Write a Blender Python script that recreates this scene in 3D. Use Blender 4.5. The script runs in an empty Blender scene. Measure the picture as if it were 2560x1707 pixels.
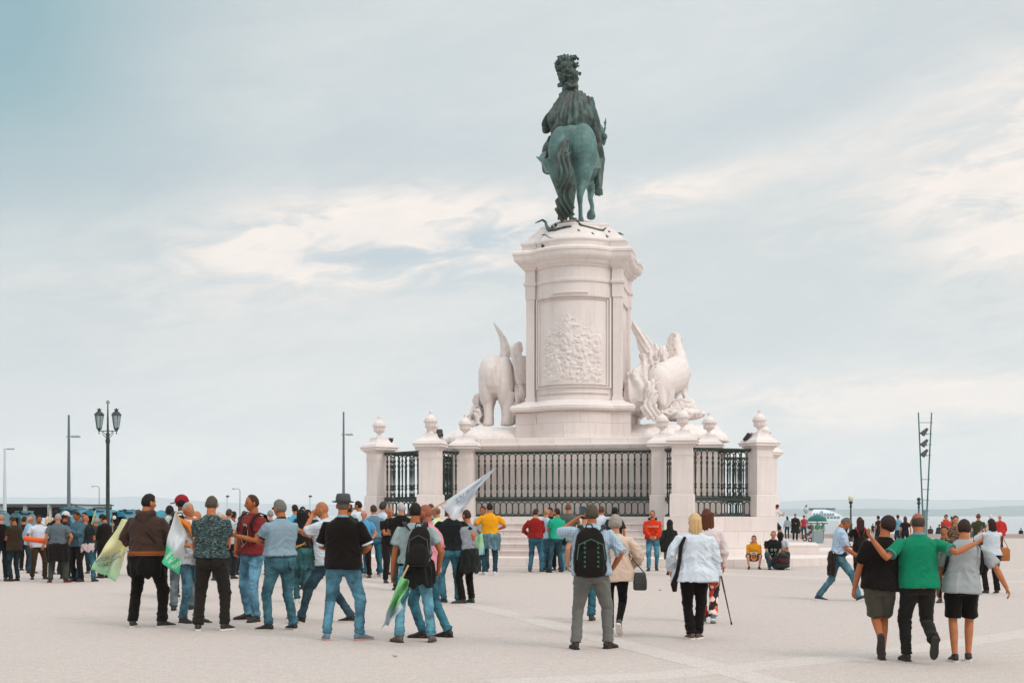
import bpy, bmesh, math, random
import numpy as np
from mathutils import Vector, Matrix, noise as mnoise
V = Vector
R = math.radians
sc = bpy.context.scene
COL = sc.collection
random.seed(7)
F = 3200.0
CX, HY, EYE = 1280.0, 1287.0, 1.55      # measured horizon row and eye height

def lin(c):
    if isinstance(c, str):
        c = [int(c[i:i+2], 16)/255 for i in (0, 2, 4)]
    return tuple(((x/12.92) if x <= .04045 else ((x+.055)/1.055)**2.4) for x in c)

# ---------------------------------------------------------------- materials
MATS = {}
def nt(name):
    m = bpy.data.materials.new(name); m.use_nodes = True
    t = m.node_tree
    return m, t, t.nodes['Principled BSDF']
def node(t, kind, **kw):
    n = t.nodes.new(kind)
    for k, v in kw.items():
        if k.startswith('in_'):
            key = k[3:]
            key = int(key) if key.isdigit() else key
            n.inputs[key].default_value = v
        else:
            setattr(n, k, v)
    return n
def mixrgb(t, fac, a, b, mode='MIX'):
    n = t.nodes.new('ShaderNodeMix'); n.data_type = 'RGBA'; n.blend_type = mode
    for sock, val in ((n.inputs[0], fac), (n.inputs[6], a), (n.inputs[7], b)):
        if hasattr(val, 'is_linked') or hasattr(val, 'links'):
            t.links.new(val, sock)
        else:
            sock.default_value = val if not isinstance(val, tuple) else (*val[:3], 1)
    return n.outputs[2]
def ramp(t, fac, stops):
    n = t.nodes.new('ShaderNodeValToRGB')
    cr = n.color_ramp
    while len(cr.elements) < len(stops): cr.elements.new(.5)
    for e, (p, c) in zip(cr.elements, stops):
        e.position = p; e.color = (*c, 1) if len(c) == 3 else c
    t.links.new(fac, n.inputs[0])
    return n.outputs[0]
def g(v): return (v, v, v)

def mat(color, kind='plain', rough=.8, c2=None):
    key = (color, kind, rough, c2)
    if key in MATS: return MATS[key]
    c = lin(color) if isinstance(color, str) else color
    m, t, b = nt('%s_%s' % (kind, color if isinstance(color, str) else 'tone'))
    MATS[key] = m
    L = t.links
    b.inputs['Roughness'].default_value = rough
    tc = node(t, 'ShaderNodeTexCoord')
    ob = tc.outputs['Object']
    def nz(scale, detail=4, rough_=.6, vec=ob):
        n = node(t, 'ShaderNodeTexNoise'); n.inputs['Scale'].default_value = scale
        n.inputs['Detail'].default_value = detail; n.inputs['Roughness'].default_value = rough_
        L.new(vec, n.inputs['Vector']); return n.outputs[0]
    def mp(scale, rot=(0, 0, 0)):
        n = node(t, 'ShaderNodeMapping'); n.inputs['Scale'].default_value = scale
        n.inputs['Rotation'].default_value = rot
        L.new(ob, n.inputs['Vector']); return n.outputs[0]
    def bump(h, s, d=.01):
        n = node(t, 'ShaderNodeBump'); n.inputs['Strength'].default_value = s; n.inputs['Distance'].default_value = d
        L.new(h, n.inputs['Height']); L.new(n.outputs[0], b.inputs['Normal'])
    if kind == 'denim':
        av = sum(c)/3; c = tuple((x*.82+av*.18)*.74 for x in c)
    def mul(k): return tuple(min(1, x*k) for x in c)
    if kind in ('plain', 'paint'):
        L.new(mixrgb(t, nz(6), mul(.86), mul(1.1)), b.inputs['Base Color'])
    elif kind == 'cloth':
        a = mixrgb(t, nz(7), mul(.8), mul(1.15))
        L.new(mixrgb(t, ramp(t, nz(220, 2), [(.3, g(.86)), (.7, g(1.0))]), (0, 0, 0), a, 'MULTIPLY') if False else a, b.inputs['Base Color'])
        bump(nz(45, 3, .7), .35, .008)
        b.inputs['Specular IOR Level'].default_value = .12
        b.inputs['Sheen Weight'].default_value = .08
    elif kind == 'leather':
        L.new(mixrgb(t, nz(9), mul(.75), mul(1.3)), b.inputs['Base Color'])
        bump(nz(80), .3, .004)
    elif kind == 'denim':
        a = mixrgb(t, ramp(t, nz(5, 3), [(.38, g(0)), (.66, g(1))]), mul(.62), mul(1.75))
        n = nz(1, 3, .6, mp((50, 50, 9)))
        L.new(mixrgb(t, ramp(t, n, [(.3, g(.25)), (.75, g(.0))]), a, mul(.55)), b.inputs['Base Color'])
        bump(nz(30, 4, .7), .5, .01)
        b.inputs['Specular IOR Level'].default_value = .1
    elif kind == 'heather':
        n = nz(1, 2, .7, mp((160, 160, 90)))
        L.new(mixrgb(t, n, mul(.7), mul(1.3)), b.inputs['Base Color'])
        bump(nz(30, 3), .3, .008)
        b.inputs['Specular IOR Level'].default_value = .1
    elif kind == 'camo':
        n = ramp(t, nz(1, 3, .65, mp((21, 21, 46))), [(.47, g(0)), (.52, g(1))])
        n2 = ramp(t, nz(1, 2, .6, mp((28, 28, 56), (1, 0, 2))), [(.56, g(0)), (.6, g(1))])
        a = mixrgb(t, n, lin('1d1c1a'), lin('33494a'))
        L.new(mixrgb(t, n2, a, lin('587573')), b.inputs['Base Color'])
    elif kind == 'leopard':
        n = ramp(t, nz(1, 3, .65, mp((30, 30, 30))), [(.48, g(0)), (.55, g(1))])
        L.new(mixrgb(t, n, lin('2a1c14'), lin('8a6a4a')), b.inputs['Base Color'])
    elif kind == 'floral':
        vo = node(t, 'ShaderNodeTexVoronoi'); L.new(mp((13, 13, 9)), vo.inputs['Vector']); vo.inputs['Scale'].default_value = 1
        sep = node(t, 'ShaderNodeSeparateColor'); L.new(vo.outputs['Color'], sep.inputs[0])
        a = ramp(t, sep.outputs[0], [(.0, lin('1b1418')), (.42, lin('1b1418')), (.45, lin('b8321c')), (.72, lin('d9541f')), (.78, lin('f0c8c0'))])
        t.nodes[-1].color_ramp.interpolation = 'CONSTANT'
        L.new(a, b.inputs['Base Color'])
    elif kind in ('check', 'stripes', 'hstripes'):
        c2l = lin(c2)
        sx = node(t, 'ShaderNodeSeparateXYZ'); L.new(ob, sx.inputs[0])
        def band(s, freq, w):
            m1 = node(t, 'ShaderNodeMath', operation='MULTIPLY'); L.new(s, m1.inputs[0]); m1.inputs[1].default_value = freq
            m2 = node(t, 'ShaderNodeMath', operation='FRACT'); L.new(m1.outputs[0], m2.inputs[0])
            m3 = node(t, 'ShaderNodeMath', operation='LESS_THAN'); L.new(m2.outputs[0], m3.inputs[0]); m3.inputs[1].default_value = w
            return m3.outputs[0]
        a = c
        if kind in ('check', 'stripes'): a = mixrgb(t, band(sx.outputs[0], 34 if kind == 'check' else 60, .35), a, c2l)
        if kind in ('check', 'hstripes'):
            mz = band(sx.outputs[2], 30 if kind == 'check' else 24, .4)
            if kind == 'check':
                mm = node(t, 'ShaderNodeMath', operation='MULTIPLY'); L.new(mz, mm.inputs[0]); mm.inputs[1].default_value = .7; mz = mm.outputs[0]
            a = mixrgb(t, mz, a, c2l)
        L.new(a, b.inputs['Base Color'])
        bump(nz(30, 3), .3, .008)
    elif kind == 'skin':
        at = node(t, 'ShaderNodeAttribute', attribute_name='Col')
        L.new(mixrgb(t, ramp(t, nz(16, 4), [(.35, g(0)), (.7, g(1))]), at.outputs['Color'], mixrgb(t, .3, at.outputs['Color'], lin('93402a'))), b.inputs['Base Color'])
        b.inputs['Subsurface Weight'].default_value = .0
        b.inputs['Specular IOR Level'].default_value = .3
    elif kind == 'hair':
        n = nz(1, 3, .7, mp((140, 140, 22)))
        L.new(mixrgb(t, n, mul(.5), mul(1.5)), b.inputs['Base Color'])
        bump(n, .7, .01)
        b.inputs['Specular IOR Level'].default_value = .25
    elif kind in ('stone', 'stonework'):
        big = nz(.9, 6, .65); fine = nz(38, 5, .75)
        a = mixrgb(t, ramp(t, big, [(.3, g(0)), (.7, g(1))]), mul(.93), mul(1.04))
        st = nz(1, 5, .65, mp((5, 5, .5)))
        a = mixrgb(t, ramp(t, st, [(.5, g(0)), (.8, g(.22))]), a, lin('b09484'))
        a = mixrgb(t, ramp(t, fine, [(.35, g(.22)), (.65, g(0))]), a, lin('8d7e78'))
        if kind == 'stonework':      # thin joints between the blocks
            br = node(t, 'ShaderNodeTexBrick'); sx = node(t, 'ShaderNodeSeparateXYZ'); L.new(ob, sx.inputs[0])
            ad = node(t, 'ShaderNodeMath', operation='ADD'); L.new(sx.outputs[0], ad.inputs[0])
            m7 = node(t, 'ShaderNodeMath', operation='MULTIPLY'); L.new(sx.outputs[1], m7.inputs[0]); m7.inputs[1].default_value = .73; L.new(m7.outputs[0], ad.inputs[1])
            cb = node(t, 'ShaderNodeCombineXYZ'); L.new(ad.outputs[0], cb.inputs[0]); L.new(sx.outputs[2], cb.inputs[1]); L.new(cb.outputs[0], br.inputs['Vector'])
            br.inputs['Scale'].default_value = 1; br.inputs['Brick Width'].default_value = 1.25; br.inputs['Row Height'].default_value = .52; br.inputs['Mortar Size'].default_value = .007
            br.inputs['Mortar Smooth'].default_value = .4
            br.inputs['Color1'].default_value = (1, 1, 1, 1); br.inputs['Color2'].default_value = (.93, .90, .89, 1); br.inputs['Mortar'].default_value = (.62, .54, .5, 1)
            a = mixrgb(t, 1.0, a, br.outputs['Color'], 'MULTIPLY')
        L.new(a, b.inputs['Base Color'])
        bump(fine, .25, .01)
        b.inputs['Specular IOR Level'].default_value = .15
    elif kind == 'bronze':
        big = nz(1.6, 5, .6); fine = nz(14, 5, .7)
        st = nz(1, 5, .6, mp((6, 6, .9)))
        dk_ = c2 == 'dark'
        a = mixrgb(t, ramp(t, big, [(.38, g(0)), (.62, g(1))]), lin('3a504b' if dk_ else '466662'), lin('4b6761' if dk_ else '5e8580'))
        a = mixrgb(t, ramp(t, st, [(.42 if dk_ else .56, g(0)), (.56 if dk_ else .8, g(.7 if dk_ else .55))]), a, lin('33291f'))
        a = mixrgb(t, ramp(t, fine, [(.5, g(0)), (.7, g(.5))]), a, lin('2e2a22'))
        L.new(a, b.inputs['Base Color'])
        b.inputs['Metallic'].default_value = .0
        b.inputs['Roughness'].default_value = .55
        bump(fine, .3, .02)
    elif kind == 'iron':
        a = mixrgb(t, ramp(t, nz(5, 5), [(.4, g(0)), (.65, g(1))]), lin('1c2924'), lin('2a3e35'))
        a = mixrgb(t, ramp(t, nz(17, 5), [(.6, g(0)), (.75, g(.6))]), a, lin('3a2c20'))
        L.new(a, b.inputs['Base Color'])
        b.inputs['Roughness'].default_value = .5
        bump(nz(40), .3, .005)
    elif kind == 'ground':
        big = nz(.12, 5, .6); mid = nz(1.3, 5, .7); fine = nz(9, 5, .8); gr = nz(34, 3, .8)
        a = mixrgb(t, ramp(t, big, [(.3, g(0)), (.7, g(1))]), mul(.96), mul(1.03))
        a = mixrgb(t, ramp(t, mid, [(.52, g(0)), (.8, g(.38))]), a, mul(.72))
        a = mixrgb(t, ramp(t, fine, [(.35, g(.55)), (.62, g(0))]), a, mul(.62))
        a = mixrgb(t, ramp(t, gr, [(.4, g(.6)), (.6, g(0))]), a, mul(.6))
        a = mixrgb(t, ramp(t, gr, [(.56, g(0)), (.72, g(.5))]), a, mul(1.25))
        L.new(a, b.inputs['Base Color'])
        bump(fine, .3, .01)
        b.inputs['Specular IOR Level'].default_value = .2
    elif kind == 'water':
        L.new(mixrgb(t, nz(.02, 4), mul(.92), mul(1.08)), b.inputs['Base Color'])
        bump(nz(1, 6, .75, mp((.12, .5, 1))), .6, .5)
        b.inputs['Roughness'].default_value = .35
    elif kind == 'glass':
        b.inputs['Base Color'].default_value = (*c, 1)
        b.inputs['Roughness'].default_value = .15
        b.inputs['Transmission Weight'].default_value = .55
    elif kind == 'flagcloth':
        # pale cloth thin enough for daylight to shine through
        sx = node(t, 'ShaderNodeSeparateXYZ'); L.new(tc.outputs['UV'], sx.inputs[0])
        lo = .04 if color == 'e2ddae' else .30
        a = ramp(t, sx.outputs[1], [(0, lin(c2)), (lo, lin(c2)), (lo+(.3 if lo < .1 else .1), c), (1, c)])
        L.new(a, b.inputs['Base Color'])
        tr = node(t, 'ShaderNodeBsdfTranslucent'); L.new(a, tr.inputs[0])
        mx = node(t, 'ShaderNodeMixShader'); mx.inputs[0].default_value = .25
        L.new(b.outputs[0], mx.inputs[1]); L.new(tr.outputs[0], mx.inputs[2])
        L.new(mx.outputs[0], t.nodes['Material Output'].inputs[0])
    return m

# ---------------------------------------------------------------- mesh buffer
class MB:
    def __init__(s): s.v = []; s.f = []; s.uv = None
    def add(s, vs, fs):
        o = len(s.v); s.v.extend([tuple(p) for p in vs]); s.f.extend([tuple(i+o for i in f) for f in fs]); return s
    def loft(s, rings, cap=True, close=True):
        n = len(rings[0]); vs = [p for r in rings for p in r]; fs = []
        for i in range(len(rings)-1):
            for j in range(n if close else n-1):
                k = (j+1) % n
                fs.append((i*n+j, i*n+k, (i+1)*n+k, (i+1)*n+j))
        if cap:
            fs.append(tuple(range(n))[::-1]); fs.append(tuple((len(rings)-1)*n+j for j in range(n)))
        return s.add(vs, fs)
    def tube(s, pts, rad, n=8, flat=1.0, side=None):
        """tapered tube through pts; rad scalar or list; flat squeezes across 'side'"""
        pts = [V(p) for p in pts]
        if not hasattr(rad, '__len__'): rad = [rad]*len(pts)
        rings = []; ref = V(side) if side is not None else None
        for i, p in enumerate(pts):
            a = pts[max(0, i-1)]; b = pts[min(len(pts)-1, i+1)]
            d = (b-a); d = d.normalized() if d.length > 1e-9 else V((0, 0, 1))
            if ref is None:
                ref = V((1, 0, 0)) if abs(d.x) < .8 else V((0, 1, 0))
            x = (ref - d*ref.dot(d))
            if x.length < 1e-4: x = d.orthogonal()
            x.normalize(); y = d.cross(x)
            if side is None: ref = x
            r = rad[i]; rx, ry = (r if hasattr(r, '__len__') else (r, r*flat))
            rings.append([p + x*(rx*math.cos(2*math.pi*k/n)) + y*(ry*math.sin(2*math.pi*k/n)) for k in range(n)])
        return s.loft(rings)
    def ell(s, c, r, n=12, m=8, rot=None):
        c = V(c); r = (r, r, r) if not hasattr(r, '__len__') else r
        vs = []; fs = []
        M = rot if rot is not None else Matrix.Identity(3)
        vs.append(c + M @ V((0, 0, r[2])))
        for i in range(1, m):
            th = math.pi*i/m
            for j in range(n):
                ph = 2*math.pi*j/n
                vs.append(c + M @ V((r[0]*math.sin(th)*math.cos(ph), r[1]*math.sin(th)*math.sin(ph), r[2]*math.cos(th))))
        vs.append(c + M @ V((0, 0, -r[2])))
        for j in range(n): fs.append((0, 1+j, 1+(j+1) % n))
        for i in range(m-2):
            for j in range(n):
                a = 1+i*n+j; b = 1+i*n+(j+1) % n
                fs.append((a, a+n, b+n, b))
        l = len(vs)-1
        for j in range(n): fs.append((l, 1+(m-2)*n+(j+1) % n, 1+(m-2)*n+j))
        return s.add(vs, fs)
    def box(s, c, size, rot=None, bev=0.0, top=1.0):
        """box with optional chamfered vertical edges and tapered top"""
        c = V(c); x, y, z = size[0]/2, size[1]/2, size[2]/2
        M = rot if rot is not None else Matrix.Identity(3)
        b = min(bev, x*.9, y*.9)
        if b > 0:
            pl = [(-x+b, -y), (x-b, -y), (x, -y+b), (x, y-b), (x-b, y), (-x+b, y), (-x, y-b), (-x, -y+b)]
            bz = min(b, z*.9)
            rings = []
            for zz, k in ((-z, 0), (-z+bz, 1), (z-bz, 1), (z, 0)):
                kk = 1 if k else (1-b/max(x, y))
                tp = top if zz > 0 else 1
                rings.append([c + M @ V((px*kk*tp, py*kk*tp, zz)) for px, py in pl])
            return s.loft(rings)
        rings = [[c + M @ V((px*tp, py*tp, zz)) for px, py in ((-x, -y), (x, -y), (x, y), (-x, y))] for zz, tp in ((-z, 1), (z, top))]
        return s.loft(rings)
    def lathe(s, prof, c=(0, 0, 0), n=12):
        c = V(c)
        return s.loft([[c + V((r*math.cos(2*math.pi*k/n), r*math.sin(2*math.pi*k/n), z)) for k in range(n)] for r, z in prof])
    def prism(s, poly, z0, z1):
        return s.loft([[(x, y, z0) for x, y in poly], [(x, y, z1) for x, y in poly]])
    def torus(s, c, R_, r, rx=1.0, n=24, m=6, axis='z', tilt=0):
        pts = []
        vs = []; fs = []
        for i in range(n):
            a = 2*math.pi*i/n
            for j in range(m):
                b = 2*math.pi*j/m
                q = V(((R_+r*math.cos(b))*math.cos(a)*rx, (R_+r*math.cos(b))*math.sin(a), r*math.sin(b)))
                if axis == 'y': q = V((q.x, q.z, q.y))
                if axis == 'x': q = V((q.z, q.x, q.y))
                vs.append(V(c)+q)
        for i in range(n):
            for j in range(m):
                fs.append((i*m+j, ((i+1) % n)*m+j, ((i+1) % n)*m+(j+1) % m, i*m+(j+1) % m))
        return s.add(vs, fs)
    def mesh(s, name, material=None, smooth=False, auto=None):
        me = bpy.data.meshes.new(name); me.from_pydata(s.v, [], s.f); me.update()
        bm = bmesh.new(); bm.from_mesh(me); bmesh.ops.recalc_face_normals(bm, faces=bm.faces); bm.to_mesh(me); bm.free()
        if material: me.materials.append(material)
        if smooth: me.polygons.foreach_set('use_smooth', [True]*len(me.polygons))
        return me
def link(name, me, parent=None, loc=None, rot=None):
    o = bpy.data.objects.new(name, me); COL.objects.link(o)
    if parent: o.parent = parent
    if loc is not None: o.location = loc
    if rot is not None: o.rotation_euler = rot
    return o
def autosmooth(o, ang=35):
    me = o.data
    me.polygons.foreach_set('use_smooth', [True]*len(me.polygons))
    me.set_sharp_from_angle(angle=R(ang))
def part(name, mb, material, parent=None, smooth=None, loc=None, rot=None, label=None):
    o = link(name, mb.mesh(name, material), parent, loc, rot)
    if smooth: autosmooth(o, smooth if smooth is not True else 45)
    if label: o['label'] = label
    return o
def tag(o, label, cat, group=None, kind=None):
    o['label'] = label; o['category'] = cat
    if group: o['group'] = group
    return o
def struct(o):
    o['kind'] = 'structure'; return o
def thing(name, label, cat, loc=(0, 0, 0), rz=0, group=None, scale=1):
    o = bpy.data.objects.new(name, None); COL.objects.link(o); o.empty_display_size = .2
    o.location = loc; o.rotation_euler = (0, 0, rz); o.scale = (scale,)*3
    return tag(o, label, cat, group)
def dup(root, loc, rz, label, scale=1):
    r = root.copy(); COL.objects.link(r); r.location = loc; r.rotation_euler = (0, 0, rz); r['label'] = label; r.scale = (scale,)*3
    for ch in list(root.children):
        c = ch.copy(); COL.objects.link(c); c.parent = r
        for gch in ch.children:
            d = gch.copy(); COL.objects.link(d); d.parent = c
    return r
def W(xs, ys, D): return V(((xs-CX)*D/F, D, EYE+(HY-ys)*D/F))
def Dg(yf): return F*EYE/(yf-HY)

BAKE = []
def remesh(o, voxel, smooth=3, post=None, fac=.5):
    BAKE.append((o, voxel, smooth, post, fac)); return o
def run_bake():
    for o, vx, sm, post, fac in BAKE:
        m = o.modifiers.new('r', 'REMESH'); m.mode = 'VOXEL'; m.voxel_size = vx; m.use_smooth_shade = True
        if sm:
            m = o.modifiers.new('s', 'SMOOTH'); m.factor = fac; m.iterations = sm
    bpy.context.view_layer.update()
    dg = bpy.context.evaluated_depsgraph_get()
    new = []
    for o, vx, sm, post, fac in BAKE:
        me = bpy.data.meshes.new_from_object(o.evaluated_get(dg)); new.append(me)
    for (o, vx, sm, post, fac), me in zip(BAKE, new):
        old = o.data; o.modifiers.clear(); o.data = me; me.name = o.name
        if old.users == 0: bpy.data.meshes.remove(old)
        me.polygons.foreach_set('use_smooth', [True]*len(me.polygons))
        if post: post(o)
def displace(o, fn):
    me = o.data; n = len(me.vertices)
    co = np.empty(n*3); no = np.empty(n*3)
    me.vertices.foreach_get('co', co); me.vertices.foreach_get('normal', no)
    co = co.reshape(-1, 3); no = no.reshape(-1, 3)
    d = fn(co, no)
    co += d if d.ndim == 2 else no*d[:, None]
    me.vertices.foreach_set('co', co.ravel()); me.update()
def nz(co, s, off=(0, 0, 0)):
    s = s if hasattr(s, '__len__') else (s, s, s)
    f = mnoise.noise
    return np.array([f((p[0]*s[0]+off[0], p[1]*s[1]+off[1], p[2]*s[2]+off[2])) for p in co])
# ================================================================ camera, sky, light
cam = bpy.data.cameras.new('camera'); cam.sensor_width = 36; cam.lens = F/2560*36
cam.shift_y = (HY-853.5)/2560; cam.clip_end = 20000
co_ = bpy.data.objects.new('camera', cam); COL.objects.link(co_)
co_.location = (0, 0, EYE); co_.rotation_euler = (R(90), 0, 0); sc.camera = co_
sc.view_settings.view_transform = 'Standard'; sc.view_settings.look = 'None'
sc.cycles.volume_bounces = 2
sc.view_settings.exposure = .14; sc.view_settings.gamma = 1; sc.view_settings.use_curve_mapping = False
SUN_EL, SUN_AZ = 42, 132     # degrees, azimuth clockwise from +Y

w = bpy.data.worlds.new('World'); sc.world = w; w.use_nodes = True
t = w.node_tree; t.nodes.clear(); L = t.links
out = node(t, 'ShaderNodeOutputWorld')
sky = node(t, 'ShaderNodeTexSky'); sky.sky_type = 'NISHITA'; sky.sun_disc = False
sky.sun_elevation = R(SUN_EL); sky.sun_rotation = R(SUN_AZ); sky.air_density = 1.5; sky.dust_density = 3
def mth(op, a, b=None, c=None, clamp=False):
    n = t.nodes.new('ShaderNodeMath'); n.operation = op; n.use_clamp = clamp
    for i, v in enumerate((a, b, c)):
        if v is None: continue
        if hasattr(v, 'links'): L.new(v, n.inputs[i])
        else: n.inputs[i].default_value = v
    return n.outputs[0]
tc = node(t, 'ShaderNodeTexCoord')
sp = node(t, 'ShaderNodeSeparateXYZ'); L.new(tc.outputs['Generated'], sp.inputs[0])
DEG = 57.29578
az = mth('MULTIPLY', mth('ARCTAN2', sp.outputs[0], sp.outputs[1]), DEG)
el = mth('MULTIPLY', mth('ARCSINE', sp.outputs[2]), DEG)
def cmb(x, y, z=0.0):
    n = t.nodes.new('ShaderNodeCombineXYZ')
    for i, v in enumerate((x, y, z)):
        if hasattr(v, 'links'): L.new(v, n.inputs[i])
        else: n.inputs[i].default_value = v
    return n.outputs[0]
def cn(vec, scale, detail=5, rough=.55, dist=0.0):
    n = t.nodes.new('ShaderNodeTexNoise'); L.new(vec, n.inputs['Vector']); n.inputs['Scale'].default_value = scale
    n.inputs['Detail'].default_value = detail; n.inputs['Roughness'].default_value = rough; n.inputs['Distortion'].default_value = dist
    return n.outputs[0]
def px(x, y):
    a = math.degrees(math.atan((x-CX)/F)); e = math.degrees(math.atan((HY-y)/F*math.cos(R(a)))); return a, e
def blob(x, y, sx, sy, tilt=0, k=1.0):
    """soft cloud bank at a bearing: half widths in degrees"""
    a0, e0 = px(x, y); ct, st = math.cos(R(tilt)), math.sin(R(tilt))
    da = mth('SUBTRACT', az, a0); de = mth('SUBTRACT', el, e0)
    u = mth('DIVIDE', mth('ADD', mth('MULTIPLY', da, ct), mth('MULTIPLY', de, st)), sx)
    v = mth('DIVIDE', mth('SUBTRACT', mth('MULTIPLY', de, ct), mth('MULTIPLY', da, st)), sy)
    r2 = mth('ADD', mth('MULTIPLY', u, u), mth('MULTIPLY', v, v))
    return mth('MULTIPLY', mth('POWER', 2.71828, mth('MULTIPLY', r2, -1.0)), k)
def addup(l):
    o = l[0]
    for x in l[1:]: o = mth('ADD', o, x)
    return o
tl = mth('ADD', el, mth('MULTIPLY', az, -.12))
soft = cn(cmb(mth('MULTIPLY', az, .045), mth('MULTIPLY', tl, .17), 3.1), 1.0, 5, .55, .6)
wisp = cn(cmb(mth('MULTIPLY', az, .26), mth('MULTIPLY', tl, .85), 7.7), 1.0, 8, .62, .7)
# grey blue overcast, teal towards the upper left
tealf = addup([blob(-140, -40, 8.0, 7.5, -24, .95), blob(150, 250, 10, 6, -14, .2)])
base = mixrgb(t, ramp(t, soft, [(.36, g(0)), (.66, g(1))]), lin('bcc6cb'), lin('d9dbda'))
base = mixrgb(t, mth('MULTIPLY', blob(1560, 60, 14, 7, 0, .8), 1.0), base, lin('d6dbda'))
base = mixrgb(t, mth('MULTIPLY', addup([blob(2200, 640, 11, 3.2, 8, .7), blob(2500, 950, 9, 2.0, 0, .4)]), 1.0), base, lin('c4cfd0'))
base = mixrgb(t, mth('MULTIPLY', addup([blob(1050, 330, 9, 3.5, 12, .45), blob(1700, 870, 8, 1.6, 6, .35), blob(2050, 215, 9, 1.5, 18, .5)]), 1.0), base, lin('bec9d0'))
base = mixrgb(t, mth('MINIMUM', tealf, .96), base, lin('7aa5b0'))
# low band near the horizon paler and warmer
lowf = mth('POWER', 2.71828, mth('MULTIPLY', mth('ABSOLUTE', el), -.22))
base = mixrgb(t, mth('MULTIPLY', lowf, .85), base, lin('d4d7d8'))
# bright warm cloud streaks
bl = addup([blob(860, 570, 5.6, 1.6, 5, 1.15), blob(1150, 530, 5.0, .9, 6, .7), blob(700, 800, 11, 3.0, 4, .18), blob(680, 640, 3.4, 1.3, 3, .7), blob(1560, 500, 4.2, .9, 9, .8),
            blob(2680, 400, 6.0, 4.0, 20, 1.7), blob(2250, 500, 8, 1.3, 13, .35), blob(2200, 1000, 8.5, 1.1, 0, 1.2), blob(2000, 1180, 14, 1.6, 0, .5), blob(500, 1180, 14, 1.6, 0, .4), blob(2480, 1010, 6, 1.0, 0, .9),
            blob(2520, 590, 1.7, .45, 12, 1.0), blob(330, 700, 8, 2.2, -4, .22), blob(1200, 640, 2.6, .8, 8, .6), blob(1000, 690, 3.4, .6, 4, .7), blob(1900, 430, 6, .9, 12, .45)])
wf = mth('MULTIPLY', bl, ramp(t, wisp, [(.36, g(.22)), (.58, g(1.05))]))
dk = mth('MULTIPLY', addup([blob(950, 640, 3.6, .7, 5, .9), blob(1260, 590, 3.5, .55, 8, .8), blob(1160, 700, 3.6, .7, 4, .5)]), ramp(t, wisp, [(.44, g(1)), (.6, g(0))]))
base = mixrgb(t, mth('MINIMUM', wf, .95), base, lin('fbeee4'))
base = mixrgb(t, mth('MINIMUM', dk, .8), base, lin('b2c3cd'))
# a film of fine mottling
base = mixrgb(t, ramp(t, cn(cmb(mth('MULTIPLY', az, .5), mth('MULTIPLY', tl, 1.6), 1.3), 1.0, 6, .65), [(.4, g(.10)), (.65, g(0))]), base, lin('9db2bd'))
# overcast vault: brighter overhead and toward the hidden sun
zen = ramp(t, mth('DIVIDE', el, 90.0), [(.26, g(1.0)), (.62, g(2.3))])
base = mixrgb(t, 1.0, base, zen, 'MULTIPLY')
b1 = node(t, 'ShaderNodeBackground'); b1.inputs[1].default_value = .08; L.new(sky.outputs[0], b1.inputs[0])
b2 = node(t, 'ShaderNodeBackground'); b2.inputs[1].default_value = 1.0; L.new(base, b2.inputs[0])
mx = node(t, 'ShaderNodeMixShader'); mx.inputs[0].default_value = .94
L.new(b1.outputs[0], mx.inputs[1]); L.new(b2.outputs[0], mx.inputs[2]); L.new(mx.outputs[0], out.inputs[0])

sl = bpy.data.lights.new('sun', 'SUN'); sl.energy = 1.3; sl.angle = R(24); sl.color = (1, .93, .86)
so = bpy.data.objects.new('sun', sl); COL.objects.link(so)
sd = V((math.sin(R(SUN_AZ))*math.cos(R(SUN_EL)), math.cos(R(SUN_AZ))*math.cos(R(SUN_EL)), math.sin(R(SUN_EL))))
so.rotation_euler = (-sd).to_track_quat('-Z', 'Y').to_euler(); so.location = (20, -10, 30)

# ================================================================ ground, river, hills
STONE = mat('ece1dc', 'stone', .75); STW = mat('ece1dc', 'stonework', .75)
def sheet(name, poly, z, m):
    mb = MB(); mb.add([(x, y, z) for x, y in poly], [tuple(range(len(poly)))])
    return part(name, mb, m)
def slabprism(name, poly, z0, z1, m):
    mb = MB(); mb.prism(poly, z0, z1); return part(name, mb, m)
GR = mat('cdbfb7', 'ground', .9)
struct(slabprism('plaza_ground', [(-70, -30), (70, -30), (75, 86), (-75, 86)], -3.5, 0, GR))
struct(sheet('river_bed', [(-9000, -200), (9000, -200), (9000, 9000), (-9000, 9000)], -6, mat('6d7a78', 'plain')))
struct(sheet('river_water', [(-9000, 86.5), (9000, 86.5), (9000, 7000), (-9000, 7000)], -2.2, mat('a6abae', 'water')))
struct(slabprism('quay_edge', [(-75, 86), (75, 86), (75, 87.6), (-75, 87.6)], -3.4, .28, mat('b7a9a2', 'stone', .8)))
struct(slabprism('left_quay_apron', [(-260, 40), (-75.2, 40), (-75.2, 240), (-260, 240)], -3.4, -.02, GR))
struct(slabprism('ferry_pier', [(-230, 87.7), (-32, 87.7), (-32, 215), (-260, 215)], -3.3, -.03, mat('a8a29e', 'ground', .9)))
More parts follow.
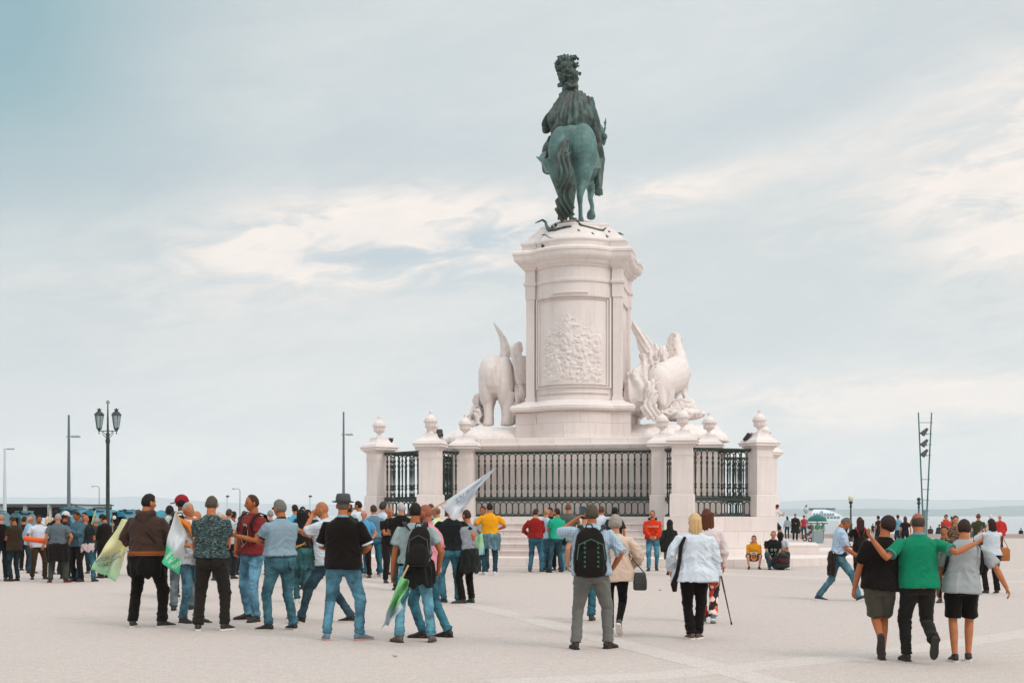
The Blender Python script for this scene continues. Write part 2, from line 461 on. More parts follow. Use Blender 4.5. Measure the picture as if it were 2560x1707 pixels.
# pale bands of smoother stone laid in the paving
PB = mat('d4c8c0', 'ground', .9)
def gp(x, y): D = Dg(y); return ((x-CX)*D/F, D)
def band(pts, wd, i=1):
    P = [V((*gp(*p), 0)) for p in pts]; mb = MB(); l = []; r = []
    for k, p in enumerate(P):
        d = (P[min(k+1, len(P)-1)]-P[max(k-1, 0)]).normalized(); nrm = V((-d.y, d.x, 0))
        l.append([p+nrm*wd/2+V((0, 0, -.02)), p+nrm*wd/2+V((0, 0, .0012*i)), p-nrm*wd/2+V((0, 0, .0012*i)), p-nrm*wd/2+V((0, 0, -.02))])
    mb.loft(l)
    struct(part('paving_band', mb, PB))
band([(1230, 1706), (1640, 1688), (1900, 1664), (2200, 1632), (2420, 1603), (2700, 1562)], .5, 1)
band([(880, 1452), (1120, 1498), (1330, 1548), (1560, 1610), (1760, 1660), (1950, 1712)], .42, 2)
band([(1650, 1421.5), (1850, 1437), (2100, 1447), (2300, 1452), (2620, 1453)], .7, 1)
band([(2040, 1425), (2250, 1431), (2620, 1424)], .6, 2)
def hill(name, prof, y0, y1, color):
    """a far ridge: prof = [(px x, px crest row)], seen at distance y0, falling back to y1"""
    mb = MB(); rows = []
    N = 90; xs = [p[0] for p in prof]; hs = [p[1] for p in prof]
    fr = []; mi = []; cr = []; bk = []
    for i in range(N+1):
        x = xs[0]+(xs[-1]-xs[0])*i/N
        h = np.interp(x, xs, hs)
        X = (x-CX)*y0/F; Z = EYE+(HY-h)*y0/F + 10*mnoise.noise((X*.004, 2, 0)) + 4*mnoise.noise((X*.02, 5, 0))
        Z = max(Z, 2)
        fr.append((X, y0, -2.5)); mi.append((X, y0+(y1-y0)*.12, Z*.35)); cr.append((X*1.05, y0+(y1-y0)*.45, Z*(1+(y1-y0)*.45/y0))); bk.append((X*1.1, y1, -2.5))
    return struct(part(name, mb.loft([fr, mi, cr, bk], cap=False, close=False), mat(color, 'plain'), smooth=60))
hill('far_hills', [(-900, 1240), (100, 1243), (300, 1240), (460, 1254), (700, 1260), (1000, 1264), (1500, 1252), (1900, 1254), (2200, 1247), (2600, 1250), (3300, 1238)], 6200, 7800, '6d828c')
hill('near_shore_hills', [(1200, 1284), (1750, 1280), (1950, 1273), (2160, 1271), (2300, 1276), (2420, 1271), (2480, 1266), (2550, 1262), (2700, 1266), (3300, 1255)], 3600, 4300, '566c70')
hz = MB(); hz.box((0, 3600, 167), (17000, 9200, 350))
ho = part('haze', hz, None)
hm = bpy.data.materials.new('haze'); hm.use_nodes = True; ht = hm.node_tree; ht.nodes.clear()
pv = ht.nodes.new('ShaderNodeVolumePrincipled'); pv.inputs['Density'].default_value = .00017; pv.inputs['Color'].default_value = (*(1,1,1), 1)
pv.inputs['Anisotropy'].default_value = .2
oo = ht.nodes.new('ShaderNodeOutputMaterial'); ht.links.new(pv.outputs[0], oo.inputs['Volume'])
ho.data.materials.clear(); ho.data.materials.append(hm); ho['kind'] = 'stuff'
ho['label'] = 'pale haze over the river'

# ================================================================ monument
MC = V((2.35, 45.6, 0)); MR = R(-12)
U = V((math.cos(MR), math.sin(MR), 0)); VV = V((-math.sin(MR), math.cos(MR), 0))
def Mw(a, b, z=0): return MC + U*a + VV*b + V((0, 0, z))
def Sab(xs, ys, b):
    """measured direction -> monument frame (a, b, z) at local depth b"""
    k = (xs-CX)/F
    # X = MC.x + U.x a + VV.x b ; D = MC.y + U.y a + VV.y b ; X = k D
    a = (k*(MC.y+VV.y*b)-MC.x-VV.x*b)/(U.x-k*U.y)
    D = MC.y+U.y*a+VV.y*b
    return V((a, b, EYE+(HY-ys)*D/F))
mroot = thing('stone_pedestal', 'tall pinkish white stone pedestal with bowed relief panel under the green rider', 'pedestal', MC, MR)
def mpart(name, mb, m=STONE, smooth=None, parent=mroot): return part(name, mb, m, parent, smooth)
# plinth and stairs
pl = MB()
poly = [(-3.55, -3.75), (-3.55, -5.42), (-4.65, -5.42), (-6.95, -3.5), (-6.95, 3.5), (-4.65, 5.42), (4.65, 5.42), (6.95, 3.5), (6.95, -3.5), (4.65, -5.42), (3.55, -5.42), (3.55, -3.75)]
pl.prism(poly[::-1], .0, 1.5)
base = struct(part('monument_plinth', pl, STW, None, None, MC, (0, 0, MR)))
st = MB()
for z1, z0, bf in ((1.30, 1.09, -4.12), (1.09, .87, -4.47), (.87, .66, -4.82), (.66, .45, -5.17), (.45, .25, -5.5)):
    st.box((0, (bf-3.75)/2, (z1+z0)/2), (7.1, -3.75-bf, z1-z0-.002))
    st.box((0, bf-.03, z1-.022), (7.1, .07, .04))
struct(part('monument_steps', st, STW, None, None, MC, (0, 0, MR)))
lg = MB()
lp = [(-5.6, -7.1), (5.6, -7.1), (9.3, -4.6), (9.3, 4.6), (5.6, 7.1), (-5.6, 7.1), (-9.3, 4.6), (-9.3, -4.6)]
lg.prism(lp, -.05, .25)
for x0, x1, z0, z1 in ((6.96, 8.9, .248, .38), (6.96, 8.3, .378, .57)):
    lg.box(((x0+x1)/2, 0, (z0+z1)/2), (x1-x0, 4.6, z1-z0-.003))
struct(part('monument_ledge', lg, STW, None, None, MC, (0, 0, MR)))

def plan(o, k=14, bulge=.8):
    """pedestal outline offset outward by o: bowed front and back, broken corner pilasters"""
    fr = []
    w, d = 1.33, 1.3
    for i in range(k+1):
        x = -w+2*w*i/k
        fr.append((x, -(d+bulge*(1-(x/w)**2))))
    right = [(1.35, -1.42), (1.70, -1.38), (1.70, -1.05), (1.61, -1.02), (1.61, 1.02), (1.70, 1.05), (1.70, 1.38), (1.35, 1.42)]
    back = [(-x, -y) for x, y in fr]
    left = [(-x, -y) for x, y in right]
    P = fr+right+back+left; n = len(P); res = []
    for i in range(n):
        a = V(P[i-1]+(0,)); b = V(P[i]+(0,)); c = V(P[(i+1) % n]+(0,))
        d1 = (b-a).normalized(); d2 = (c-b).normalized()
        n1 = V((d1.y, -d1.x, 0)); n2 = V((d2.y, -d2.x, 0)); m = (n1+n2)
        m = m.normalized()/max(.5, m.normalized().dot(n1)) if m.length > .01 else n1
        res.append(b+m*o+V((.06, 0, 0)))
    return res
def extr(prof, bulge=.8):
    mb = MB(); mb.loft([[V((p.x, p.y, z)) for p in plan(o, bulge=bulge)] for z, o in prof]); return mb
wall = MB()
wl = [(-3.0, -2.95), (3.0, -2.95), (4.0, -2.3), (4.0, 2.3), (3.0, 2.95), (-3.0, 2.95), (-4.0, 2.3), (-4.0, -2.3)]
def osc(pl_, k): return [(x*k, y*k) for x, y in pl_]
wall.loft([[(x, y, z) for x, y in osc(wl, k)] for z, k in ((1.5, 1.0), (2.42, 1.0), (2.44, .992), (2.47, .992), (2.49, 1.0), (3.72, 1.0), (3.76, 1.03), (3.86, 1.045), (3.9, 1.045), (3.93, 1.0), (4.12, .985), (4.14, .95))])
for x in (-2.35, -1.2, .1, 1.3, 2.4):
    wall.box((x, -2.955, 2.0), (.012, .012, .84))
mpart('platform_wall', wall, STW)
mpart('base_block', extr([(4.1, .34), (4.3, .3), (5.02, .28), (5.06, .36)], .82), STW)
mpart('torus_moulding', extr([(5.07, .30), (5.10, .40), (5.17, .46), (5.26, .46), (5.33, .40), (5.35, .28), (5.39, .26), (5.42, .14), (5.48, .06)], .82), smooth=40)
mpart('shaft', extr([(5.4, .0), (5.62, 0), (5.63, -.03), (9.02, -.03), (9.04, .0), (9.5, 0), (9.52, .05), (9.6, .06), (9.63, 0.01), (10.06, 0)]), smooth=30)
mpart('cornice', extr([(10.04, .04), (10.10, .06), (10.16, .16), (10.24, .19), (10.27, .26), (10.34, .33), (10.4, .35), (10.52, .36), (10.54, .39), (10.62, .39), (10.68, .32)]), smooth=30)
def extr_s(prof):
    mb = MB(); mb.loft([[V((p.x*k, p.y*k, z)) for p in plan(.1)] for z, k in prof]); return mb
mpart('attic', extr_s([(10.67, 1.0), (10.86, 1.0), (10.93, 1.03), (11.0, 1.02), (11.03, .96), (11.2, .88), (11.4, .77), (11.55, .68), (11.6, .68), (11.68, .62), (11.76, .5), (11.78, .2)]), smooth=40)
0 and mpart('attic', extr([(10.67, .12), (10.86, .10), (10.93, .16), (11.0, .14), (11.03, .02), (11.2, -.12), (11.4, -.32), (11.55, -.52), (11.6, -.50), (11.68, -.62), (11.76, -.9), (11.78, -1.15)]), smooth=40)
# frame and carved relief on the bowed front
def arc(s, off, z):
    """s in -1..1 along the front bow"""
    w = 1.33; x = s*w; y = -(1.3+.8*(1-s*s)); nx = x*2*.8/(w*w); l = math.hypot(nx, 1)
    return V((x + off*nx/l+.06, y-off/l, z))
fr = MB()
def strip(s0, s1, z0, z1, off):
    k = max(2, int(abs(s1-s0)*14)+1); A = []
    for i in range(k+1):
        s = s0+(s1-s0)*i/k
        A.append([arc(s, -.03, z0), arc(s, off, z0+.012), arc(s, off, z1-.012), arc(s, -.03, z1)])
    fr.loft(A)
for o, wd, hgt in ((.0, .05, .045), (.07, .035, .03)):
    s1, z0, z1 = .93-o/1.45, 5.95+o, 8.98-o
    strip(-s1, s1, z0-wd, z0, hgt); strip(-s1, s1, z1, z1+wd, hgt)
    strip(-s1-wd/1.45, -s1, z0-wd, z1+wd, hgt+.004); strip(s1, s1+wd/1.45, z0-wd, z1+wd, hgt+.004)
strip(-.93, .93, 5.70, 5.74, .03); strip(-.45, .45, 9.1, 9.16, .05)
mpart('panel_frame', fr)
rl = MB()
random.seed(5)
NX, NZ = 150, 200
figs = []
def figr(x, z, h, lean=0):
    """a small carved figure: head, trunk, legs, arm, as height blobs"""
    figs.append((x+lean*h*.45, z+h*.45, .075*h, .085*h, .11)); figs.append((x+lean*h*.2, z+h*.2, .15*h, .22*h, .10))
    figs.append((x-.1*h, z-.22*h, .10*h, .26*h, .08)); figs.append((x+.12*h, z-.2*h, .10*h, .24*h, .08))
    sgn = random.choice((-1, 1)); figs.append((x+sgn*.28*h, z+.27*h, .22*h, .06*h, .07))
figr(-.12, 7.75, .95, .05); figr(-.05, 8.1, .5, 0); figr(.38, 7.35, .6, -.2)
for i in range(24):
    figr(random.uniform(-.98, 1.0), random.choice((6.35, 6.6, 6.85, 7.1, 7.35, 7.6, 7.7))+random.uniform(-.08, .08), random.uniform(.38, .6), random.uniform(-.5, .5))
for i in range(110):
    figs.append((random.uniform(-1.05, 1.05), random.uniform(6.15, 7.5), random.uniform(.04, .16), random.uniform(.03, .13), random.uniform(.03, .08)))
XX = np.linspace(-1.08, 1.08, NX); ZZ = np.linspace(6.03, 8.9, NZ)
gx, gz = np.meshgrid(XX, ZZ)
H = np.zeros_like(gx)
for fx, fz, sx, sz, hh in figs:
    r2 = ((gx-fx)/sx)**2+((gz-fz)/sz)**2
    H = np.maximum(H, hh*.5*np.sqrt(np.clip(1-r2, 0, 1)))
vs = []
for j in range(NZ):
    for i in range(NX):
        x, z = XX[i], ZZ[j]
        wgt = min(1, max(0, (8.6-z-.55*min(1, max(0, abs(x+.05)-.25)/.4))/.5)) * min(1, (1.08-abs(x))/.1) * min(1, (z-6.03)/.1)
        h = H[j, i]*wgt + .022*max(0, mnoise.noise((x*9, z*9, 1)))*wgt + .010*mnoise.noise((x*22, z*22, 1))*(.25+wgt)
        vs.append(arc(x/1.33, -.026+h, z))
rl.add(vs, [(j*NX+i, j*NX+i+1, (j+1)*NX+i+1, (j+1)*NX+i) for j in range(NZ-1) for i in range(NX-1)])
mpart('relief_panel', rl, smooth=75)
sf = MB()
for z0, z1 in ((5.95, 6.0), (8.93, 8.98)): sf.box((1.675, 0, (z0+z1)/2), (.07, 1.7, .05))
for y in (-.83, .83): sf.box((1.678, y, 7.465), (.07, .05, 3.03))
mpart('side_panel_frame', sf)

# pillars with urns
def make_pillar():
    r = thing('stone_pillar', 'x', 'pillar')
    b = MB(); b.box((0, 0, 1.5+.345), (.80, .80, .69), bev=.012); b.box((0, 0, 2.205), (.76, .76, .03))
    part('pillar_base', b, STONE, r)
    s = MB(); s.box((0, 0, 2.95), (.68, .68, 1.46), bev=.01)
    for sx, sy, wx, wy in ((0, -.342, 1, 0), (0, .342, 1, 0), (-.342, 0, 0, 1), (.342, 0, 0, 1)):
        for e in (-.21, .21):
            s.box((sx+e*wx, sy+e*wy, 2.82), (.02 if wx else .012, .02 if wy else .012, 1.0))
        for z in (2.31, 3.33):
            s.box((sx, sy, z), (.44 if wx else .012, .44 if wy else .012, .02))
    s.box((0, 0, 3.42), (.71, .71, .03))
    part('shaft', s, STONE, r)
    c = MB()
    for z, h, wd in ((3.685, .05, .76), (3.735, .05, .86), (3.80, .08, 1.0), (3.86, .04, 1.06)): c.box((0, 0, z), (wd, wd, h), bev=.008)
    part('cap', c, STONE, r)
    q = MB(); pr = [(3.88, .48), (3.95, .45), (4.0, .36), (4.06, .29), (4.14, .25), (4.19, .24)]
    q.loft([[(x*k, y*k, z) for x, y in ((-1, -1), (1, -1), (1, 1), (-1, 1))] for z, k in pr])
    part('urn_stand', q, STONE, r, smooth=30)
    u = MB()
    u.lathe([(.10, 4.19), (.115, 4.21), (.10, 4.24), (.06, 4.27), (.055, 4.31), (.09, 4.34), (.15, 4.40), (.19, 4.48), (.205, 4.55), (.235, 4.58), (.24, 4.61), (.22, 4.63), (.225, 4.66), (.18, 4.72), (.11, 4.78), (.055, 4.82), (.04, 4.85), (.055, 4.88), (.05, 4.92), (.01, 4.97)], n=24)
    for k in range(14):
        a = 2*math.pi*k/14; u.ell((.17*math.cos(a), .17*math.sin(a), 4.47), (.035, .035, .085), 6, 5)
        u.ell((.232*math.cos(a), .232*math.sin(a), 4.60), (.03, .03, .03), 6, 5)
    part('urn', u, STONE, r, smooth=50)
    return r
pil0 = make_pillar()
PILL = [(-4.08, -4.85, 0, 'large stone pillar left of the stairs with a floodlight behind its urn'), (4.08, -4.85, 0, 'large stone pillar right of the stairs, nearest of all'),
        (-3.3, -3.35, 0, 'stone pillar at the left end of the long front railing'), (3.3, -3.35, 0, 'stone pillar at the right end of the long front railing'),
        (-6.4, -3.1, R(-38), 'outermost stone pillar on the left corner, next to the sky'), (6.4, -3.1, R(38), 'stone pillar on the right corner beside a black floodlight'),
        (4.75, -2.3, 0, 'stone pillar standing behind the right corner railing, its urn above the rail'), (4.75, 2.1, 0, 'half hidden stone pillar at the back of the right side, urn above the rail'),
        (6.5, 3.2, R(-38), 'far right stone pillar behind the right corner pillar'), (-4.75, -2.3, 0, 'stone pillar behind the left corner railing'),
        (-4.75, 2.1, 0, 'stone pillar behind the left corner railing at the back'), (-6.4, 3.1, R(38), 'rear left corner stone pillar seen between the bars'),
        (-4.08, 4.85, 0, 'rear left stone pillar behind the elephant group'), (4.08, 4.85, 0, 'rear right stone pillar behind the horse group')]
for i, (a, b, rz, lb) in enumerate(PILL):
    if i == 0:
        pil0.scale = (.93, .93, 1); pil0.location = Mw(a, b); pil0.rotation_euler.z = MR+rz; pil0['label'] = lb
    else: dup(pil0, Mw(a, b), MR+rz, lb).scale = (.93, .93, 1)
for o in list(bpy.data.objects):
    if o.name.startswith('stone_pillar'): o['group'] = 'pillars with urns around the monument'
# cast iron railings
IRON = mat('2a3a30', 'iron')
def baluster_mesh():
    mb = MB(); s = .105
    pr = [(.012, 2.12), (.03, 2.14), (.022, 2.18), (.028, 2.24), (.014, 2.32), (.014, 2.36), (.036, 2.43), (.02, 2.47), (.034, 2.53), (.016, 2.58), (.018, 2.62), (.026, 3.05),
          (.018, 3.1), (.034, 3.2), (.02, 3.26), (.016, 3.3), (.034, 3.36), (.015, 3.42), (.02, 3.5), (.012, 3.55)]
    mb.lathe([(r_*1.3, z_) for r_, z_ in pr], n=8)
    for zc, sg in ((2.24, -1), (3.48, 1)):      # arched loops joining neighbours
        for sx in (-1, 1):
            pts = [(sx*(s-s*math.cos(R(q))), 0, zc+sg*s*math.sin(R(q))) for q in range(0, 91, 15)]
            mb.tube(pts, .016, 5)
    return mb.mesh('baluster', IRON)
def ring_mesh():
    mb = MB(); s = .098; pts = []
    for q in range(0, 181, 18): pts.append(V((s*math.cos(R(q)), 0, 1.88+s*math.sin(R(q)))))
    for q in range(180, 361, 18): pts.append(V((s*math.cos(R(q)), 0, 1.66+s*math.sin(R(q)))))
    pts.append(pts[0]); mb.tube(pts, .017, 5, side=(0, 1, 0))
    mb.ell((s+.007, 0, 1.56), (.016, .016, .035), 6, 4)
    return mb.mesh('ring', IRON)
BMESH, RMESH = baluster_mesh(), ring_mesh()
for me in (BMESH, RMESH): me.polygons.foreach_set('use_smooth', [True]*len(me.polygons))
def railing(p, q, label):
    P = Mw(*p); Q = Mw(*q); d = Q-P; ln = d.length; ang = math.atan2(d.y, d.x); c0 = .37
    r = thing('iron_railing', label, 'railing', P, ang, 'cast iron railings around the monument')
    l2 = ln-2*c0; n = max(2, round(l2/.21)); sp_ = l2/n
    for nm, z, h, dp in (('top_rail', 3.645, .05, .16), ('middle_rail', 2.06, .11, .10), ('bottom_rail', 1.53, .05, .10)):
        mb = MB(); mb.box((ln/2, 0, z), (l2, dp, h), bev=.006)
        if nm == 'top_rail': mb.box((ln/2, 0, z-.04), (l2, .09, .03))
        if nm == 'middle_rail': mb.box((ln/2, 0, z+.05), (l2-.01, .13, .016)); mb.box((ln/2, 0, z-.05), (l2-.01, .13, .016))
        part(nm, mb, IRON, r)
    for i in range(n):
        o = link('baluster', BMESH, r, (c0+sp_*(i+.5), 0, 0)); o.scale.x = sp_/.21
        o = link('ring', RMESH, r, (c0+sp_*(i+.5), 0, 0)); o.scale.x = sp_/.21
    return r
for p, q, lb in ((( -3.3, -3.35), (3.3, -3.35), 'long dark green iron railing across the front above the stairs'),
                 ((-4.08, -4.85), (-3.3, -3.35), 'short iron railing running back from the large left pillar'),
                 ((3.3, -3.35), (4.08, -4.85), 'narrow edge on iron railing beside the large right pillar'),
                 ((-6.4, -3.1), (-4.08, -4.85), 'iron railing at the left front corner'),
                 ((4.08, -4.85), (6.4, -3.1), 'iron railing at the right front corner, greenest where bars overlap'),
                 ((6.4, -3.1), (4.75, -2.3), 'iron railing folding inward behind the right corner'),
                 ((4.75, -2.3), (4.75, 2.1), 'iron railing along the right side seen through the corner bars'),
                 ((4.75, 2.1), (6.5, 3.2), 'iron railing at the back of the right side'),
                 ((-6.4, -3.1), (-4.75, -2.3), 'iron railing folding inward behind the left corner'),
                 ((-4.75, -2.3), (-4.75, 2.1), 'iron railing along the left side seen through the corner bars'),
                 ((-4.75, 2.1), (-6.4, 3.1), 'iron railing at the back of the left side')):
    railing(p, q, lb)
# floodlights on the pillars
BLK = mat('1c1d1c', 'paint', .5)
def floodlight(loc, rz, lb, first=[None]):
    if first[0] is None:
        r = thing('floodlight', lb, 'floodlight', loc, rz, 'black floodlights on the pillars')
        a = MB(); a.box((0, 0, .17), (.2, .13, .25), Matrix.Rotation(R(35), 3, 'X'), .02); a.box((0, .07, .12), (.14, .08, .15), Matrix.Rotation(R(35), 3, 'X'), .01); part('housing', a, BLK, r)
        b = MB(); b.tube([(-.11, 0, .16), (-.11, 0, .02), (.11, 0, .02), (.11, 0, .16)], .012, 6); b.tube([(0, 0, .02), (0, 0, -.03)], .03, 6); part('bracket', b, BLK, r)
        c = MB(); c.box((0, -.08, .23), (.17, .01, .2), Matrix.Rotation(R(35), 3, 'X')); part('lens', c, mat('8d979a', 'plain', .2), r)
        first[0] = r
    else: dup(first[0], loc, rz, lb)
floodlight(Mw(-6.1, -2.9, 3.9), MR+R(150), 'black floodlight on the cap of the outermost left pillar')
floodlight(Mw(-3.82, -4.7, 4.05), MR+R(200), 'black floodlight behind the urn of the large left pillar')
floodlight(Mw(6.02, -3.2, 3.9), MR+R(100), 'black floodlight on the right corner pillar facing left')
# ================================================================ bronze rider
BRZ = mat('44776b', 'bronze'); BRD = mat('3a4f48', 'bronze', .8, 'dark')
def S1(x1, y1, b): return Sab(1260+x1/2.9025, 100+y1/2.9025, b)
PXM = 45.6/F/2.9025
st_root = thing('equestrian_statue', 'green bronze rider in a plumed helmet on a horse, seen from behind', 'statue', MC, MR)
def ring_ab(c, ra, rz, n=20, tilt=0, sq=2.0, rb=None):
    """ring in the a-z plane (for lofting along b)"""
    out_ = []
    for k in range(n):
        t_ = 2*math.pi*k/n; cc, ss = math.cos(t_), math.sin(t_)
        out_.append(c+V((ra*cc, 0, rz*ss)))
    return out_
def ring_h(c, ra, rb, n=20):
    return [c+V((ra*math.cos(2*math.pi*k/n), rb*math.sin(2*math.pi*k/n), 0)) for k in range(n)]
hb = MB()
def L3(*p): return V(p)
# trunk from rump to chest
spec = [(-1.50, .25, .30, 14.35), (-1.42, .52, .55, 14.33), (-1.25, .74, .74, 14.33), (-.95, .86, .84, 14.30), (-.5, .84, .82, 14.22), (0, .78, .76, 14.12), (.5, .76, .78, 14.12), (1.0, .74, .82, 14.25), (1.35, .6, .74, 14.4), (1.65, .36, .5, 14.5), (1.8, .15, .2, 14.55)]
hb.loft([ring_ab(V((-.06, b, z)), ra, rz) for b, ra, rz, z in spec])
hb.ell((-.42, -1.0, 14.25), (.46, .62, .86), 18, 12); hb.ell((.34, -1.0, 14.25), (.5, .66, .90), 18, 12)
# neck and head turned slightly right
hb.tube([(0, 1.2, 14.6), (.02, 1.7, 15.3), (.12, 2.0, 15.9), (.28, 2.3, 16.15)], [(.42, .6), (.33, .48), (.24, .34), (.2, .26)], 14)
hb.tube([(.2, 2.15, 16.15), (.4, 2.6, 15.95), (.5, 2.95, 15.6)], [.24, .19, .13], 12)
for sx in (.08, .36): hb.tube([(sx, 2.2, 16.3), (sx+.02, 2.2, 16.55)], [.07, .01], 6)
# right hind leg, standing
def leg(pts, rad): hb.tube([S1(*p) for p in pts], rad, 12)
leg([(575, 860, -1.0), (576, 960, -1.15), (568, 1040, -1.25), (556, 1095, -1.42), (550, 1135, -1.45), (553, 1200, -1.35), (555, 1270, -1.27), (560, 1310, -1.2)], [.46, .33, .21, .15, .12, .08, .08, .10])
leg([(556, 1290, -1.22), (562, 1335, -1.1), (566, 1352, -1.05)], [.09, .12, .15])
# left hind leg behind the tail
leg([(385, 860, -1.0), (388, 960, -.9), (400, 1050, -.75), (412, 1110, -.85), (420, 1150, -.85), (425, 1230, -.7), (428, 1300, -.6), (425, 1345, -.5)], [.44, .32, .20, .15, .12, .09, .10, .16])
# left fore leg standing, right fore leg lifted
leg([(490, 1000, 1.2), (492, 1090, 1.15), (490, 1180, 1.15), (488, 1260, 1.1), (486, 1330, 1.1), (486, 1352, 1.15)], [.3, .17, .11, .085, .09, .14])
leg([(610, 960, 1.25), (622, 1040, 1.8), (632, 1095, 2.1), (626, 1150, 1.9), (640, 1205, 1.5), (638, 1245, 1.35)], [.30, .2, .15, .10, .085, .09])
hb.tube([S1(634, 1240, 1.38), S1(632, 1262, 1.30), S1(632, 1290, 1.22)], [.11, .16, .17], 12)
o = part('horse_body', hb, BRZ, st_root); remesh(o, .035, 4)
# tail
tl_ = MB()
tl_.tube([S1(*p) for p in ((440, 790, -1.55), (432, 860, -1.85), (440, 960, -2.0), (452, 1060, -2.0), (448, 1140, -1.95), (438, 1210, -1.9), (425, 1265, -1.8), (418, 1310, -1.7))], [.10, .24, .27, .28, .25, .27, .22, .12], 16)
tl_.tube([S1(*p) for p in ((470, 880, -1.8), (482, 980, -1.9), (485, 1080, -1.9), (478, 1180, -1.85), (482, 1260, -1.8), (470, 1300, -1.75))], [.08, .13, .12, .13, .11, .05], 10)
tl_.tube([S1(*p) for p in ((420, 900, -1.9), (405, 1000, -1.95), (420, 1100, -1.95), (402, 1190, -1.9), (390, 1270, -1.8))], [.08, .12, .12, .13, .06], 10)
def tailfold(o):
    def fn(c, n):
        a = c[:, 0]+.12*np.sin(c[:, 2]*4.2)
        return .06*np.sin(a*40+3*np.sin(c[:, 2]*2.1))+.03*nz(c, (6, 6, 2))
    displace(o, fn)
o = part('tail', tl_, BRD, st_root); remesh(o, .03, 2, tailfold)
# crupper strap and tassels over the rump
cp = MB()
for dx in (-18, 18):
    cp.tube([S1(*p) for p in ((440+dx*1.8, 690, -1.12), (438+dx*1.7, 735, -1.5), (436+dx*1.4, 800, -1.74), (436+dx, 850, -1.88))], .05, 8)
cp.tube([S1(*p) for p in ((438, 700, -1.2), (438, 760, -1.58), (440, 830, -1.80))], [.10, .14, .13], 8)
cp.tube([S1(*p) for p in ((385, 820, -1.80), (410, 835, -1.86), (465, 835, -1.86), (485, 815, -1.80))], [.03, .05, .05, .03], 8)
o = part('crupper', cp, BRD, st_root, smooth=60)
# saddle cloth, hanging either side
sd_ = MB()
sd_.loft([[S1(620, 735, -.5), S1(650, 750, .5), S1(655, 752, .5), S1(632, 730, -.5)], [S1(640, 800, -.75), S1(672, 800, .6), S1(684, 805, .6), S1(655, 795, -.78)],
          [S1(642, 870, -.8), S1(686, 870, .6), S1(700, 875, .6), S1(662, 865, -.84)], [S1(636, 935, -.8), S1(700, 930, .55), S1(708, 934, .55), S1(650, 938, -.84)]])
o = part('saddle_cloth', sd_, BRZ, st_root); remesh(o, .03, 2)
sd_ = MB()
sd_.loft([[S1(330, 800, -.2), S1(300, 800, .5), S1(296, 806, .5), S1(322, 806, -.25)], [S1(300, 850, -.3), S1(240, 845, .4), S1(228, 848, .4), S1(296, 866, -.35)],
          [S1(318, 905, -.3), S1(282, 900, .4), S1(270, 892, .4), S1(300, 915, -.35)], [S1(335, 968, -.3), S1(312, 968, .3), S1(300, 968, .3), S1(330, 975, -.35)]])
o = part('saddle_cloth', sd_, BRZ, st_root); remesh(o, .03, 2)
# rider
rd = MB()
def rring(c1, y1, hw, b, rb): return ring_h(S1(c1, y1, b), hw*PXM, rb, 22)
rd.loft([rring(490, 720, 90, -.15, .45), rring(492, 640, 110, -.1, .45), rring(500, 560, 105, -.05, .40), rring(500, 480, 108, 0, .40), rring(503, 420, 100, 0, .34), rring(500, 392, 72, 0, .28), rring(490, 365, 40, .02, .2), rring(488, 330, 36, .05, .2)])
rd.ell(S1(487, 305, .06), (.25, .3, .34), 16, 12)
for k in range(22):     # curled wig and lace collar
    a_ = k*2.4; rd.ell(S1(486, 340+10*math.sin(k*1.7), 0)+V((.22*math.cos(a_), -.12+.2*math.sin(a_), .05*math.sin(k*3)-.08)), .085, 8, 6)
for k in range(26):
    a_ = 2*math.pi*k/26; rd.ell(S1(492, 402+8*math.sin(k*2.3), -.02)+V((.40*math.cos(a_), .27*math.sin(a_), 0)), (.08, .08, .07), 8, 6)
# right arm holding the baton
rd.tube([S1(*p) for p in ((595, 430, 0), (620, 510, .1), (655, 600, .3), (676, 665, .55), (720, 700, .95))], [.27, .25, .21, .17, .11], 12)
rd.ell(S1(728, 705, 1.0), (.12, .14, .13), 10, 8)
# right leg in boot
rd.tube([S1(*p) for p in ((600, 740, .2), (665, 790, .7), (690, 870, .95), (686, 960, .75), (684, 1040, .55), (686, 1085, .5))], [.34, .3, .23, .19, .15, .13], 14)
rd.tube([S1(684, 1090, .3), S1(686, 1105, .6), S1(694, 1118, .95)], [.11, .13, .09], 10)
rd.tube([S1(*p) for p in ((380, 740, .2), (330, 800, .7), (305, 870, .9), (310, 950, .7), (318, 960, .6))], [.34, .28, .2, .16, .1], 12)
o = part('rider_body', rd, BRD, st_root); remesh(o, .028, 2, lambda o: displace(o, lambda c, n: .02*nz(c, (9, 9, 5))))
# stirrup
s_ = MB(); s_.tube([S1(*p) for p in ((690, 1060, .5), (712, 1085, .6), (716, 1124, .6), (664, 1126, .5), (656, 1100, .45))], .022, 6); part('stirrup', s_, BRZ, st_root)
